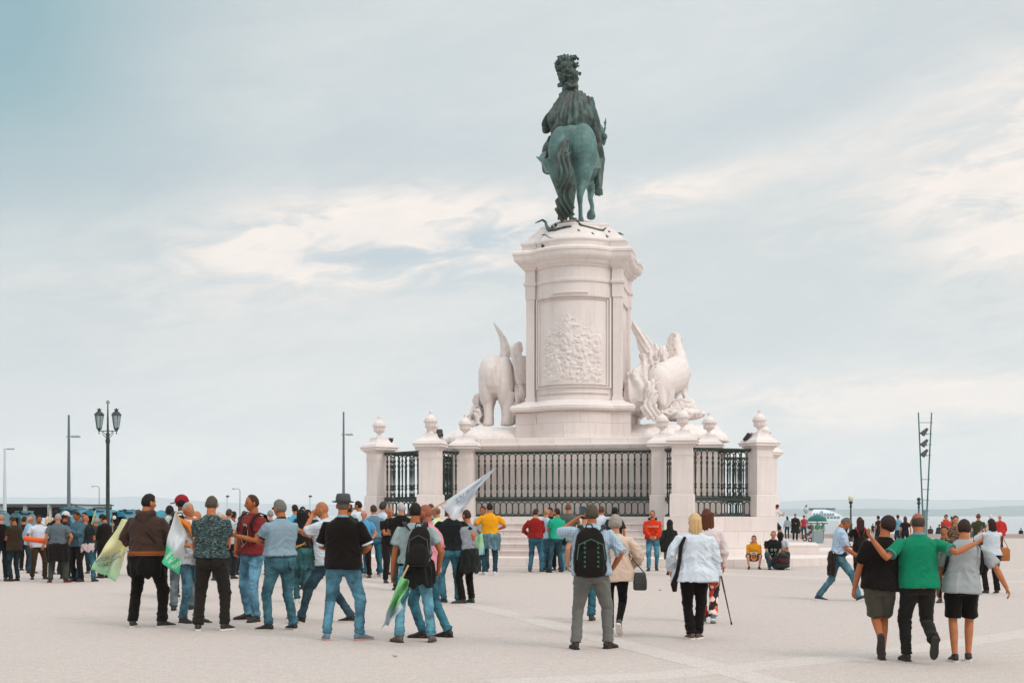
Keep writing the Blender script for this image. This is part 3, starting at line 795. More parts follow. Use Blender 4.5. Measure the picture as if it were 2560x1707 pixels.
# cape with deep folds
cpM = MB()
cpM.loft([rring(498, 395, 92, -.14, .32), rring(497, 440, 118, -.2, .42), rring(488, 500, 134, -.28, .52), rring(478, 560, 156, -.36, .58), rring(470, 610, 160, -.42, .62), rring(478, 650, 150, -.48, .62), rring(492, 675, 128, -.52, .56), rring(500, 690, 100, -.5, .4)])
cpM.ell(S1(345, 600, .1), (.26, .38, .42), 14, 10)     # sleeve bulging at the left
cpM.tube([S1(*p) for p in ((600, 420, -.15), (622, 500, -.1), (625, 600, -.1), (640, 690, -.15), (662, 735, -.2))], [(.16, .2), (.2, .3), (.22, .3), (.18, .26), (.08, .14)], 12)
cpM.tube([S1(*p) for p in ((520, 650, -.9), (556, 640, -.95), (585, 665, -.85), (600, 700, -.7))], [.14, .24, .22, .08], 12)
def capefold(o):
    def fn(c, n):
        # folds fan from the neck down and drift to the right
        z = c[:, 2]; zt = 16.6
        a = c[:, 0]-(-.02) ; sl = a/(.35+.32*(zt-z).clip(.05, 3))
        f = np.sin(sl*8.5+1.6*nz(c, (1.2, 1.2, .8))*2+(zt-z)*1.1)
        k = ((zt-z)/1.0).clip(0.15, 1)
        return (.095*f+.055*np.sin(sl*19+z*2+2*nz(c, 2)))*k+.025*nz(c, 7)
    displace(o, fn)
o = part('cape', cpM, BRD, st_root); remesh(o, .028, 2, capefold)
# feathered helmet
hp = MB()
hp.ell(S1(484, 268, 0), (.27, .33, .27), 14, 10)
fe = [(455, 290, 400, 200, .2, .16), (440, 250, 388, 170, -.1, .15), (430, 220, 385, 200, -.2, .13), (450, 230, 400, 150, -.15, .15), (450, 200, 410, 125, 0, .15), (470, 200, 440, 118, .1, .13),
      (490, 215, 495, 125, .15, .12), (485, 170, 510, 130, .1, .10), (505, 240, 512, 175, .1, .10), (500, 150, 520, 190, .1, .07), (460, 180, 448, 130, -.1, .14), (440, 280, 410, 250, -.25, .14), (470, 250, 455, 180, -.2, .2), (515, 270, 532, 240, .1, .07)]
for x0, y0, x1, y1, b, r in fe:
    hp.tube([S1(x0, y0, b), S1((x0+x1)/2-6, (y0+y1)/2, b+.05), S1(x1, y1, b), S1(x1+18, y1-2, b+.04), S1(x1+24, y1+16, b+.05)], [r, r, r*.8, r*.6, r*.35], 8)
for k in range(16):
    x = 398+random.random()*20; y = 280+random.random()*60
    hp.tube([S1(430+random.random()*20, y-10, -.1), S1(x, y, -.15), S1(x-6, y+8, -.15)], [.07, .045, .01], 6)
o = part('plumed_helmet', hp, BRD, st_root); remesh(o, .024, 1, lambda o: displace(o, lambda c, n: .035*np.sin(nz(c, (5, 5, 3))*14)+.02*nz(c, 14)))
bt = MB(); bt.tube([S1(*p) for p in ((722, 770, 1.0), (722, 745, 1.0), (724, 700, 1.0), (732, 640, 1.05), (736, 600, 1.05), (738, 568, 1.05))], [.01, .035, .025, .028, .035, .01], 8)
for y in (755, 640, 600): bt.ell(S1(727+(y < 700)*6, y, 1.02), .045, 8, 6)
part('baton', bt, BRZ, st_root, smooth=60)
# serpents and brambles cast under the horse
sn = MB()
AZ_, AK_ = [10.67, 11.0, 11.03, 11.2, 11.4, 11.6, 11.68, 11.76, 11.9], [1.0, 1.02, .96, .88, .77, .68, .62, .5, .2]
def SD(x, y):
    b = -1.5
    for _ in range(12):
        p = S1(x, y, b); k = float(np.interp(p.z, AZ_, AK_)); a = abs(p.x)/max(k, .1)
        bs_ = -(1.3+.8*max(0, 1-(a/1.45)**2))*k if a < 1.45 else -1.5*k*max(.1, 1-(a-1.45))
        b += (bs_-.03-b)*.5
    return S1(x, y, b)
def sn_t(pts, r, b0=-1.3): sn.tube([SD(x, y) for x, y, b in pts], r, 8)
sn_t([(226, 1330, -1.3), (250, 1318, -1.3), (280, 1306, -1.3), (303, 1322, -1.32), (308, 1352, -1.35), (330, 1382, -1.4), (380, 1380, -1.45), (440, 1366, -1.5), (490, 1358, -1.4)], [.012, .03, .04, .05, .06, .07, .08, .08, .06])
sn_t([(500, 1300, -1.0), (520, 1300, -1.1), (535, 1325, -1.2), (560, 1350, -1.3), (620, 1366, -1.3), (680, 1382, -1.25), (720, 1388, -1.1), (742, 1370, -1.0), (750, 1358, -1.0)], [.05, .05, .05, .06, .07, .07, .07, .06, .02])
sn_t([(180, 1448, -1.35), (200, 1440, -1.4), (225, 1418, -1.4), (270, 1415, -1.6), (300, 1412, -1.65), (330, 1436, -1.8), (378, 1436, -1.85)], .018)
sn_t([(440, 1378, -1.6), (500, 1415, -1.8), (550, 1430, -1.9), (600, 1434, -1.9), (642, 1414, -1.7)], .016)
sn_t([(680, 1396, -1.5), (720, 1420, -1.6), (760, 1440, -1.6), (800, 1460, -1.5), (850, 1470, -1.2), (880, 1482, -1.0), (896, 1464, -.9)], .028)
for x, y, b in ((375, 1345, -1.35), (350, 1362, -1.4), (540, 1390, -1.75), (640, 1412, -1.8), (745, 1432, -1.6), (762, 1400, -1.2), (280, 1498, -2.0), (195, 1450, -1.4), (905, 1530, -1.1), (225, 1535, -2.0)):
    p_ = SD(x, y); sn.tube([p_+V((0, 0, -.07)), p_+V((.02, -.03, 0)), p_+V((-.01, -.02, .08))], [.03, .07, .01], 6, flat=.5)
sn.tube([S1(780, 1418, -1.1), S1(810, 1412, -1.0), S1(840, 1404, -.9), S1(868, 1414, -.8)], [.05, .07, .04, .01], 7)
sn.tube([S1(800, 1425, -1.1), S1(830, 1440, -1.0), S1(850, 1466, -.9)], [.05, .05, .02], 7)
part('snakes_and_brambles', sn, BRD, st_root, smooth=60)
mb = MB(); mb.ell((-.05, .1, 11.74), (.95, 1.5, .07), 28, 8)
part('stone_mound', mb, STONE, st_root, smooth=60)

# ================================================================ marble groups
def S6(x, y, b): return Sab(1140+x/4.75, 780+y/4.75, b)
P6 = 45/F/4.75
eg = thing('marble_elephant_group', 'white marble elephant seen from behind with winged and draped figures left of the pedestal', 'sculpture', MC, MR)
el_ = MB()
def rr6(x, y, hw, b, rb): return ring_h(S6(x, y, b), hw*P6, rb, 22)
el_.loft([rr6(480, 520, 60, .0, .3), rr6(480, 550, 120, .05, .6), rr6(480, 610, 178, .1, .95), rr6(480, 700, 208, .1, 1.1), rr6(482, 800, 212, .1, 1.15), rr6(488, 900, 205, .1, 1.1), rr6(490, 980, 190, .15, .95), rr6(490, 1030, 140, .3, .7)])
el_.ell(S6(385, 850, -.25), (.34, .7, 1.0), 16, 12); el_.ell(S6(590, 850, -.25), (.32, .7, 1.0), 16, 12)
el_.tube([S6(370, 960, -.45), S6(376, 1060, -.5), S6(384, 1160, -.5), S6(382, 1260, -.5), S6(378, 1330, -.5), S6(378, 1350, -.5)], [.30, .20, .165, .17, .2, .2], 14)
el_.tube([S6(620, 960, -.45), S6(618, 1060, -.5), S6(612, 1160, -.5), S6(608, 1260, -.5), S6(606, 1330, -.5), S6(606, 1350, -.5)], [.28, .22, .20, .21, .24, .24], 14)
for x in (380, 610): el_.tube([S6(x, 1000, 1.1), S6(x, 1200, 1.2), S6(x, 1345, 1.2)], [.3, .22, .24], 12)
el_.tube([S6(470, 620, -.95), S6(440, 720, -1.05), S6(450, 820, -1.0), S6(480, 940, -.8)], [.03, .05, .045, .02], 8)   # tail
el_.ell(S6(480, 720, 1.7), (.6, .6, .65), 14, 10)
o = part('elephant_body', el_, STONE, eg); remesh(o, .035, 4, lambda o: displace(o, lambda c, n: .012*nz(c, (5, 5, 8))))
wg = MB()
wg.loft([[S6(x+dx*hw, y+dy*6, b+db) for dx, dy, db in ((-1, 0, 0), (0, -1, -.12), (1, 0, 0), (0, 1, .12))] for x, y, hw, b in ((575, 540, 70, -.2), (590, 470, 66, -.2), (578, 380, 56, -.2), (550, 290, 42, -.2), (505, 220, 26, -.2), (468, 160, 15, -.2), (448, 112, 5, -.2))])
o = part('wing', wg, STONE, eg); remesh(o, .02, 1, lambda o: displace(o, lambda c, n: .012*np.sin((c[:, 0]*2+c[:, 2])*20)+.01*nz(c, 12)))
dg_ = MB()
dg_.loft([rr6(705, 385, 30, -.2, .2), rr6(708, 420, 46, -.2, .28), rr6(715, 520, 62, -.2, .32), rr6(735, 640, 72, -.2, .36), rr6(755, 760, 72, -.2, .36), rr6(770, 860, 66, -.2, .36)])
dg_.loft([rr6(765, 860, 58, -.2, .3), rr6(770, 960, 68, -.2, .36), rr6(750, 1050, 62, -.25, .36), rr6(720, 1110, 40, -.3, .3), rr6(700, 1200, 36, -.3, .3), rr6(690, 1320, 34, -.3, .25)])
dg_.ell(S6(735, 425, .05), (.16, .18, .2), 10, 8); dg_.tube([S6(790, 520, 0), S6(812, 700, 0), S6(815, 900, 0), S6(800, 1060, 0)], [.12, .2, .2, .12], 10)
def drape(o): displace(o, lambda c, n: .045*np.sin((c[:, 0]+.25*c[:, 2]+.3*nz(c, (1.5, 1.5, 1)))*24)+.02*nz(c, 9))
o = part('draped_figure', dg_, STONE, eg); remesh(o, .025, 1, drape)
fl = MB()   # crouching captive at the far left
fl.ell(S6(262, 1040, -.2), (.2, .22, .2), 12, 9); fl.tube([S6(262, 1075, -.1), S6(275, 1160, 0), S6(285, 1300, .1)], [.14, .28, .3], 12)
fl.tube([S6(270, 1120, -.3), S6(215, 1140, -.4), S6(200, 1180, -.5)], [.11, .09, .07], 8); fl.tube([S6(290, 1240, -.3), S6(250, 1180, -.7), S6(262, 1330, -.7)], [.16, .13, .09], 8)
fl.tube([S6(240, 1290, -.3), S6(180, 1200, -.5), S6(150, 1290, -.5)], [.14, .11, .08], 8); fl.tube([S6(150, 1290, -.5), S6(210, 1325, -.6), S6(250, 1335, -.6)], [.10, .12, .08], 8)
fl.ell(S6(190, 1300, -.2), (.3, .3, .16), 10, 7)
o = part('crouching_figure', fl, STONE, eg); remesh(o, .022, 1, lambda o: displace(o, lambda c, n: .03*np.sin(nz(c, 3)*14)))
bs = MB(); bs.loft([ring_h(V((-2.9, .1, z)), ra, rb, 26) for z, ra, rb in ((4.1, 2.35, 1.9), (4.3, 2.3, 1.85), (4.5, 1.8, 1.6), (4.62, 1.55, 1.35), (4.64, 1.2, 1.1))])
o = part('rock_base', bs, STONE, eg); remesh(o, .05, 1, lambda o: displace(o, lambda c, n: .05*nz(c, 2.5)+.02*nz(c, 8)))

def S5(x, y, b): return Sab(1600+x/5.225, 760+y/5.225, b)
P5 = 46/F/5.225
hg = thing('marble_horse_group', 'white marble horse rearing beside a winged figure right of the pedestal', 'sculpture', MC, MR)
hh = MB()
hh.tube([S5(250, 1020, -.9), S5(270, 1010, -.4), S5(380, 960, .3), S5(480, 900, .9), S5(530, 860, 1.2)], [(.3, .3), (.56, .62), (.62, .64), (.52, .62), (.32, .45)], 18)
hh.ell(S5(250, 1040, -.55), (.46, .5, .62), 16, 12)
hh.tube([S5(490, 920, .9), S5(500, 780, 1.1), S5(478, 620, 1.2), S5(462, 500, 1.3), S5(455, 430, 1.4)], [.5, .36, .27, .22, .16], 14)
hh.tube([S5(470, 440, 1.35), S5(500, 480, 1.7), S5(520, 560, 1.95)], [.2, .17, .11], 10)
for x in (440, 480): hh.tube([S5(x, 420, 1.3), S5(x+2, 376, 1.3)], [.06, .01], 6)
hh.tube([S5(540, 960, 1.1), S5(590, 1010, 1.4), S5(602, 1110, 1.5), S5(560, 1160, 1.3), S5(600, 1215, 1.3)], [.24, .13, .09, .075, .08], 10)
hh.tube([S5(490, 1000, .8), S5(540, 1140, 1.2), S5(480, 1180, 1.0), S5(455, 1235, 1.0)], [.22, .14, .09, .08], 10)
hh.tube([S5(215, 1080, -.7), S5(250, 1220, -.8), S5(290, 1310, -.9), S5(250, 1420, -.7), S5(245, 1460, -.7)], [.42, .28, .15, .12, .15], 12)
hh.tube([S5(330, 1100, -.4), S5(370, 1220, -.4), S5(330, 1330, -.5), S5(300, 1430, -.4)], [.36, .22, .13, .13], 12)
o = part('horse_body', hh, STONE, hg); remesh(o, .03, 3)
mn = MB()
for x, y, r in ((430, 415, .13), (400, 470, .14), (385, 530, .12), (415, 545, .13), (380, 610, .13), (400, 650, .12), (378, 695, .12), (410, 720, .1), (365, 560, .1), (420, 480, .12), (440, 600, .12), (420, 680, .1), (390, 640, .1)):
    mn.ell(S5(x, y, .9), (r, r, r*.8), 8, 6); mn.torus(S5(x, y, .8), r*.75, .035, axis='y', n=12, m=5)
part('mane', mn, STONE, hg, smooth=60)
ht_ = MB(); ht_.tube([S5(*p) for p in ((200, 980, -1.2), (130, 1050, -1.35), (150, 1150, -1.4), (120, 1260, -1.4), (90, 1360, -1.4), (140, 1440, -1.4), (190, 1500, -1.3))], [.08, .16, .2, .2, .22, .2, .1], 12)
ht_.tube([S5(*p) for p in ((160, 1050, -1.3), (190, 1180, -1.35), (170, 1300, -1.35), (200, 1400, -1.3), (250, 1480, -1.25))], [.06, .12, .12, .12, .06], 10)
def hairf(o): displace(o, lambda c, n: .035*np.sin((c[:, 0]+.15*np.sin(c[:, 2]*5))*38)+.02*nz(c, 9))
o = part('tail', ht_, STONE, hg); remesh(o, .022, 1, hairf)
sg = MB(); sg.tube([S5(200, 820, -.75), S5(280, 800, -.45), S5(370, 850, -.3), (S5(430, 930, -.35)), S5(462, 985, -.2)], .035, 6); part('girth_strap', sg, STONE, hg, smooth=60)
wf_ = MB()  # winged figure between horse and pedestal
wf_.loft([[S5(x+dx*hw, y+dy*8, b+db) for dx, dy, db in ((-1, 0, 0), (0, -1, -.1), (1, 0, 0), (0, 1, .1))] for x, y, hw, b in ((130, 720, 110, -.1), (100, 620, 120, -.1), (60, 510, 110, -.1), (16, 420, 92, -.1), (-34, 350, 72, -.1), (-70, 285, 50, -.1), (-92, 232, 14, -.1))])
o = part('wing', wf_, STONE, hg); remesh(o, .022, 1, lambda o: displace(o, lambda c, n: .014*np.sin((c[:, 2]+1.6*c[:, 0])*22)+.012*nz(c, 10)))
df = MB()
df.ell(S5(235, 690, .2), (.42, .35, .40), 14, 10); df.tube([S5(120, 640, .1), S5(150, 760, .1), S5(100, 860, 0)], [.34, .42, .3], 12); df.ell(S5(300, 640, .3), (.2, .3, .22), 10, 8)
df.ell(S5(205, 620, .1), (.2, .22, .24), 12, 9)
df.tube([S5(190, 680, 0), S5(150, 760, -.1), S5(90, 850, -.1)], [.16, .3, .26], 12)
df.tube([S5(150, 720, -.2), S5(240, 650, -.3), S5(290, 560, -.3)], [.13, .1, .07], 8)
df.tube([S5(60, 800, -.3), S5(20, 900, -.5), S5(-20, 1050, -.6), S5(-40, 1250, -.6), S5(-30, 1400, -.6)], [.22, .30, .42, .5, .4], 14)
df.tube([S5(95, 800, -.5), S5(40, 830, -.6), S5(20, 960, -.7), S5(60, 1100, -.8), S5(40, 1300, -.9)], [.05, .12, .2, .26, .3], 12)
df.tube([S5(-190, 1060, -.3), S5(-150, 1150, -.4), S5(-120, 1300, -.5), S5(-90, 1420, -.5)], [.1, .22, .34, .3], 12)
df.tube([S5(-130, 880, -.3), S5(-140, 1000, -.4), S5(-100, 1200, -.5)], [.06, .16, .3], 10)
o = part('draped_winged_figure', df, STONE, hg); remesh(o, .026, 1, drape)
ff = MB()   # fallen man under the hooves
ff.tube([S5(380, 1370, -.3), S5(480, 1330, 0), S5(580, 1320, .2)], [.14, .2, .26], 12); ff.ell(S5(640, 1330, .3), (.24, .25, .26), 12, 9)
ff.tube([S5(560, 1300, .1), S5(600, 1230, .2), S5(560, 1160, .3)], [.1, .08, .06], 8); ff.tube([S5(400, 1380, -.4), S5(500, 1400, -.5), S5(560, 1440, -.5)], [.15, .13, .08], 8)
ff.ell(S5(480, 1440, -.1), (1.0, .7, .22), 16, 8); ff.ell(S5(660, 1370, .3), (.22, .24, .18), 10, 7)
o = part('fallen_figure', ff, STONE, hg); remesh(o, .024, 1, lambda o: displace(o, lambda c, n: .03*np.sin(nz(c, 2.6)*14)+.01*nz(c, 12)))
bs = MB(); bs.loft([ring_h(V((3.15, .2, z)), ra, rb, 26) for z, ra, rb in ((4.1, 2.2, 1.9), (4.3, 2.1, 1.85), (4.5, 1.9, 1.6), (4.66, 1.5, 1.3), (4.7, 1.0, .9))])
o = part('rock_base', bs, STONE, hg); remesh(o, .05, 1, lambda o: displace(o, lambda c, n: .06*nz(c, 2.5)+.03*nz(c, 7)))
# ================================================================ people
SKIN = mat('c98a66', 'skin', .7)
def rotm(yaw=0, pitch=0, roll=0):
    """pitch>0 bows forward, roll>0 leans to the person's right"""
    return (Matrix.Rotation(R(yaw), 3, 'Z') @ Matrix.Rotation(R(-pitch), 3, 'X') @ Matrix.Rotation(R(roll), 3, 'Y'))
def ik(a, t, l1, l2, pole):
    d = t-a; ln = d.length
    if ln > (l1+l2)*.995: t = a+d*((l1+l2)*.995/ln); d = t-a; ln = d.length
    u = d/ln; x = (l1*l1-l2*l2+ln*ln)/(2*ln); h = math.sqrt(max(0, l1*l1-x*x))
    p = V(pole); p = (p-u*p.dot(u)); p = p.normalized() if p.length > 1e-5 else u.orthogonal()
    return a+u*x+p*h, t
def bez(a, b, t): return a+(b-a)*t
HEADTYPES = {}
def sph(n, m):
    P = []; 
    for i in range(m+1):
        th = math.pi*i/m
        for j in range(n):
            ph = 2*math.pi*j/n; P.append((math.sin(th)*math.cos(ph), math.sin(th)*math.sin(ph), math.cos(th)))
    Fc = []
    for i in range(m):
        for j in range(n):
            a, b = i*n+j, i*n+(j+1) % n
            Fc.append((a, a+n, b+n, b))
    return np.array(P), Fc
def gs(x, s): return np.exp(-(x/s)**2)
def headshape(P, off=None):
    """unit sphere directions -> head surface (y forward)"""
    x, y, z = P[:, 0].copy(), P[:, 1].copy(), P[:, 2].copy()
    X = x*.073; Y = y*.092; Z = z*.114
    low = np.clip(-z-.1, 0, 1)
    X *= 1-.38*low**1.2
    Y = np.where(y > 0, Y*(1-.06*low), Y*(1-.55*low)); Y += .012*low*(y > 0)
    Z = np.where((y > 0) & (z < 0), Z*1.0, Z)
    Y = np.where(y < 0, Y*1.04, Y)
    f = np.clip(y, 0, 1)
    Y = np.where(y > .75, Y*(1-.05*np.clip((y-.75)/.25, 0, 1)), Y)
    ax = np.abs(X)
    front = (y > .2)
    Y += front*(.022*gs(X, .011)*gs(Z+.032, .017) + .010*gs(X, .009)*gs(Z+.012, .022) - .010*gs(ax-.032, .015)*gs(Z-.002, .012)
                + .006*gs(ax-.03, .022)*gs(Z-.022, .009) + .007*gs(X, .022)*gs(Z+.066, .007) - .004*gs(X, .02)*gs(Z+.074, .004) + .007*gs(X, .018)*gs(Z+.098, .016))
    return np.stack([X, Y, Z], 1)
def hairmask(P, kind):
    x, y, z = P[:, 0], P[:, 1], P[:, 2]
    zt = np.interp(y, [-1, -.35, -.1, .12, .45, .62, 1], [-.52, -.48, -.12, .02, .30, .56, .62])
    m = z-zt-.55*np.exp(-((z+.02)/.2)**2-((y+.08)/.17)**2)*(np.abs(x) > .5)
    if kind == 'ring': m = np.minimum(m, .42-z-.25*np.clip(y, 0, 1)+.1*np.clip(-y, 0, 1)); m = np.where(y > .55, -1, m)
    if kind == 'thin': m = np.where((z > .7) & (y > -.5), np.minimum(m, .05), m)
    if kind == 'receding': m = z-np.interp(y, [-1, -.35, -.1, .12, .35, .5, 1], [-.52, -.48, -.12, .02, .55, .8, 1.1])
    return m
def head_part(fine, hair, skin, haircol, brow=True, beard=0):
    n, m = (40, 30) if fine else (22, 16)
    P, Fc = sph(n, m); H = headshape(P)
    col = np.tile(np.array([*lin(skin), 1.0]), (len(P), 1)); sk = np.array([*lin(skin), 1.0]); hc = np.array([*lin(haircol), 1])
    x, y, z = H[:, 0], H[:, 1], H[:, 2]; fr = P[:, 1] > .25
    def blend(mask, c, k):
        w_ = (mask*k)[:, None]; col[:] = col*(1-w_)+np.array(c)*w_
    red = np.array([*lin('a5483a'), 1])
    blend(fr*gs(np.abs(x)-.03, .016)*gs(z+.002, .006), [.015, .01, .01, 1], .85)
    blend(fr*gs(x, .02)*gs(z+.068, .006), red, .8)
    blend(fr*gs(np.abs(x)-.045, .02)*gs(z+.035, .02), red, .25)
    blend(fr*gs(x, .012)*gs(z+.035, .012), red, .2)
    if brow: blend(fr*gs(np.abs(x)-.032, .018)*gs(z-.018, .005), hc*.8, .75)
    hm = hairmask(P, 'short')
    if hair in ('short', 'buzz', 'thin', 'thick'): blend(np.clip((hm+.13)*6, 0, 1)*(P[:, 1] < .5), hc, .55)
    if hair in ('shaved', 'ring', 'receding'): blend(np.clip(hm*4, 0, 1), hc, .35 if hair != 'shaved' else .28)
    if beard:
        bm_ = (np.clip(-(z+.045)/.02, 0, 1))*(P[:, 1] > -.15)*(1-gs(x, .016)*gs(z+.068, .005))
        blend(bm_, hc, beard)
    return H, Fc, col
EAR = None

def person(x, yf, yh, rz, label, hair=('short', '2a1d16'), skin='c07f58', top=('tee', '20201f'), bot=('jeans', '3a6377'), shoes='23211f', sole=None,
           arms=('side', 'side'), feet=None, head=(0, 0, 0), lean=(0, 0, 0), belly=0.0, wide=1.0, female=False, sleeve=None, hem=None, beard=0,
           group=None, pelvis=None, extras=(), D=None, base=0.0, seat=False, refh=None, knees=None, child=False, dx=0, cuffcol=None, collar=None, hscale=1.0, squat=0.0):
    D = D or Dg(yf)
    hgt = (yf-yh)*D/F
    ref = refh or 1.77
    s = hgt/ref
    loc = ((x-CX)*D/F, D, base)
    fine = D < 24; vx = .0115 if fine else (.017 if D < 50 else .024)
    root = thing('person', label, 'person', loc, R(rz), group, s)
    legsp = feet or ((-.11, 0, 0, 0, 12), (.11, 0, 0, 0, -12))   # x, y, lift, toe-down pitch, yaw(out)
    P0 = V(pelvis) if pelvis else V(((legsp[0][0]+legsp[1][0])/2, (legsp[0][1]+legsp[1][1])/2*.6, .92-squat))
    if not pelvis:   # keep both legs reachable
        far = max(math.hypot(q[0]-P0.x-(-.09 if i == 0 else .09), q[1]-P0.y) for i, q in enumerate(legsp) if q[2] < .05 or True)
        P0.z = min(P0.z, .085+math.sqrt(max(.2, .832**2-far**2)))+.02
    T = rotm(lean[2], lean[0], lean[1])
    def t(p): return P0+T @ (V(p)-V((0, 0, .92)))
    W_ = wide*(.93 if female else 1)
    sh = .177*W_
    # torso rings: z, half width, half depth, y offset
    tr = [(.80, .10, .085, -.01), (.86, .165, .118, -.012), (.93, .172, .125, -.012), (1.00, .158, .112, 0), (1.08, .148 if not female else .132, .104, .004), (1.18, .158 if not female else .142, .112, .006),
          (1.28, .170 if not female else .150, .120, .006), (1.355, .176 if not female else .152, .114, 0), (1.40, .163, .098, -.006), (1.432, .125, .084, -.009), (1.458, .092, .072, -.011), (1.49, .064, .062, -.012)]
    hipw = 1.06 if female else 1.0
    def tring(z, rx, ry, yo, inf=0, n=24, drape=0):
        bl = belly*math.exp(-((z-1.08)/.14)**2)
        k = hipw if z < 1.0 else 1
        rx2 = rx*W_*k+inf+bl*.45+drape; ry2 = ry*(.5+.5*W_)+inf+bl*.6+drape*.8
        pts = []
        for i in range(n):
            a = 2*math.pi*i/n; c, s_ = math.cos(a), math.sin(a)
            e = .82 if z < 1.3 else .95
            pts.append(t((rx2*math.copysign(abs(c)**e, c), yo+bl*.55+ry2*math.copysign(abs(s_)**e, s_), z)))
        return pts
    neck0, neck1 = t((0, -.012, 1.45)), None
    Rh = T @ rotm(head[0], head[1], head[2])
    hc = t((0, 0, 1.508)) + Rh @ V((0, .020, .118))
    # legs
    legs = []
    for i, q in enumerate(legsp):
        sx = -1 if i == 0 else 1
        hip = t((sx*.092*hipw, -.005, .90)); yaw = q[4] if len(q) > 4 else -12*sx
        Ry = Matrix.Rotation(R(yaw), 3, 'Z')
        ank = V((q[0], q[1], .082+q[2]))
        pole = Ry @ V((0, 1, .1))
        if knees: pole = V(knees[i])
        kn, ank = ik(hip, ank, .435, .415, pole)
        Rf = Ry @ Matrix.Rotation(R(-q[3]), 3, 'X')
        legs.append((hip, kn, ank, Rf))
    # arms
    PRE = {'side': ((.27, .02, .885), (.35, -1, 0)), 'side2': ((.30, -.08, .90), (.6, -1, 0)), 'crossed': ((-.05, .22, 1.17), (.8, -.1, -.9)), 'pocket': ((.20, .07, .93), (1, -.9, 0)),
           'hip': ((.19, .02, 1.00), (1, -.35, -.1)), 'front': ((.05, .27, 1.10), (.6, -.5, -.8)), 'low': ((.06, .20, .90), (.8, -.6, 0)), 'phone': ((.07, .31, 1.26), (.5, -.3, -1)),
           'face': ((.06, .17, 1.50), (.7, .25, -1)), 'back': ((.07, -.17, .95), (1, -.6, 0)), 'ear': ((.12, .05, 1.58), (1, .4, -.5)), 'raise': ((.22, .25, 1.58), (.8, .2, -1)),
           'swingf': ((.24, .22, .93), (.4, -1, 0)), 'swingb': ((.26, -.22, .93), (.4, -1, 0)), 'behind': ((.10, -.15, 1.0), (1, -.8, 0)), 'lap': ((.08, .30, .98), (.8, -.4, -.3))}
    armd = []
    for i, a in enumerate(arms):
        sx = -1 if i == 0 else 1
        wr, po = PRE[a] if isinstance(a, str) else a
        if isinstance(a, str): wr = t((wr[0]*sx, wr[1]+belly*.8*(wr[1] > .1), wr[2])); po = T @ V((po[0]*sx, po[1], po[2]))
        else: wr = t(wr); po = T @ V(po)
        s0 = t((sx*sh, -.008, 1.392))
        if wr.z > s0.z+.05: s0 = s0+T @ V((0, 0, .02))
        elb, wr = ik(s0, wr, .295, .262, po)
        armd.append((s0, elb, wr, a))
    # ---- body mesh (slightly leaner where clothes cover it)
    b = MB(); lk = 1 if bot[0] in ('shorts', 'skirt') else .76
    b.loft([tring(*r, inf=-.016 if r[0] < 1.4 else -.006) for r in tr[1:]])
    b.tube([t((0, -.012, 1.40)), t((0, -.014, 1.47)), hc+Rh @ V((0, -.028, -.10)), hc+Rh @ V((0, -.02, -.03))], [.068, .063, .060, .052], 14)
    for hip, kn, ank, Rf in legs:
        mid = bez(hip, kn, .5); d = (kn-hip).normalized(); ca = bez(kn, ank, .3)+Rf @ V((0, -.012, 0))
        b.tube([hip+V((0, 0, .03)), bez(hip, kn, .25), mid, bez(hip, kn, .85), kn, ca, bez(kn, ank, .7), ank, ank+Rf @ V((0, 0, -.03))], [.082*W_*lk, .078*W_*lk, .068*lk, .056*lk, .054*lk, .054*lk, .042*lk, .034, .033], 14)
        b.tube([ank+Rf @ V((0, -.03, -.05)), ank+Rf @ V((0, .05, -.05)), ank+Rf @ V((0, .12, -.06))], [.03, .034, .025], 8)
    ak = .84 if (sleeve or {'sweater': 2, 'coat': 2, 'hoodie': 2, 'blouse': 2}.get(top[0], 0)) > 1 else 1
    for s0, e, wr, a in armd:
        d = (wr-e).normalized()
        b.tube([s0+(s0-e).normalized()*.01, bez(s0, e, .3), bez(s0, e, .75), e, bez(e, wr, .25), bez(e, wr, .7), wr, wr+d*.02], [.042, .043, .040*ak, .037*ak, .040*ak, .033*ak, .0265, .026], 12)
    hands = MB()
    for i, (s0, e, wr, a) in enumerate(armd):
        sx = -1 if i == 0 else 1
        d = (wr-e).normalized()
        if D > 60: b.tube([wr, wr+d*.08, wr+d*.15], [.028, .036, .02], 6); continue
        # palm normal: towards the body midline
        nrm = T @ V((-sx, .1, 0)); 
        if a in ('crossed', 'front', 'lap', 'low'): nrm = T @ V((0, -1, .3))
        if a in ('face', 'raise', 'phone', 'ear'): nrm = T @ V((-sx*.6, -.6, 0))
        nrm = (nrm-d*nrm.dot(d)).normalized(); lat = d.cross(nrm).normalized()
        if a not in ('face', 'phone', 'raise') and lat.y < 0: lat = -lat     # thumb side forward / up
        if a in ('face', 'phone', 'raise', 'crossed', 'front', 'lap') and lat.z < 0: lat = -lat
        pc = wr+d*.05
        b.tube([wr-d*.01, wr+d*.03, wr+d*.065, wr+d*.092], [(.025, .019), (.037, .016), (.041, .015), (.036, .012)], 10, side=lat)
        curl = .55 if a not in ('face', 'hip', 'pocket') else .9
        if a == 'phone' or a == 'raise': curl = 1.1
        for k, (o, ln, rr) in enumerate(((.030, .068, .0092), (.010, .078, .0098), (-.011, .072, .0092), (-.031, .056, .0082))):
            p0 = wr+d*.078+lat*o; pts = [p0]; ang = .12+.05*k; dd = d
            for seg in (.45, .32, .23):
                ang += curl*(.55+.08*k)
                dd = (d*math.cos(ang)+nrm*math.sin(ang)+lat*o*1.2).normalized()
                pts.append(pts[-1]+dd*ln*seg)
            hands.tube(pts, [rr, rr*.98, rr*.9, rr*.62], 7 if fine else 5)
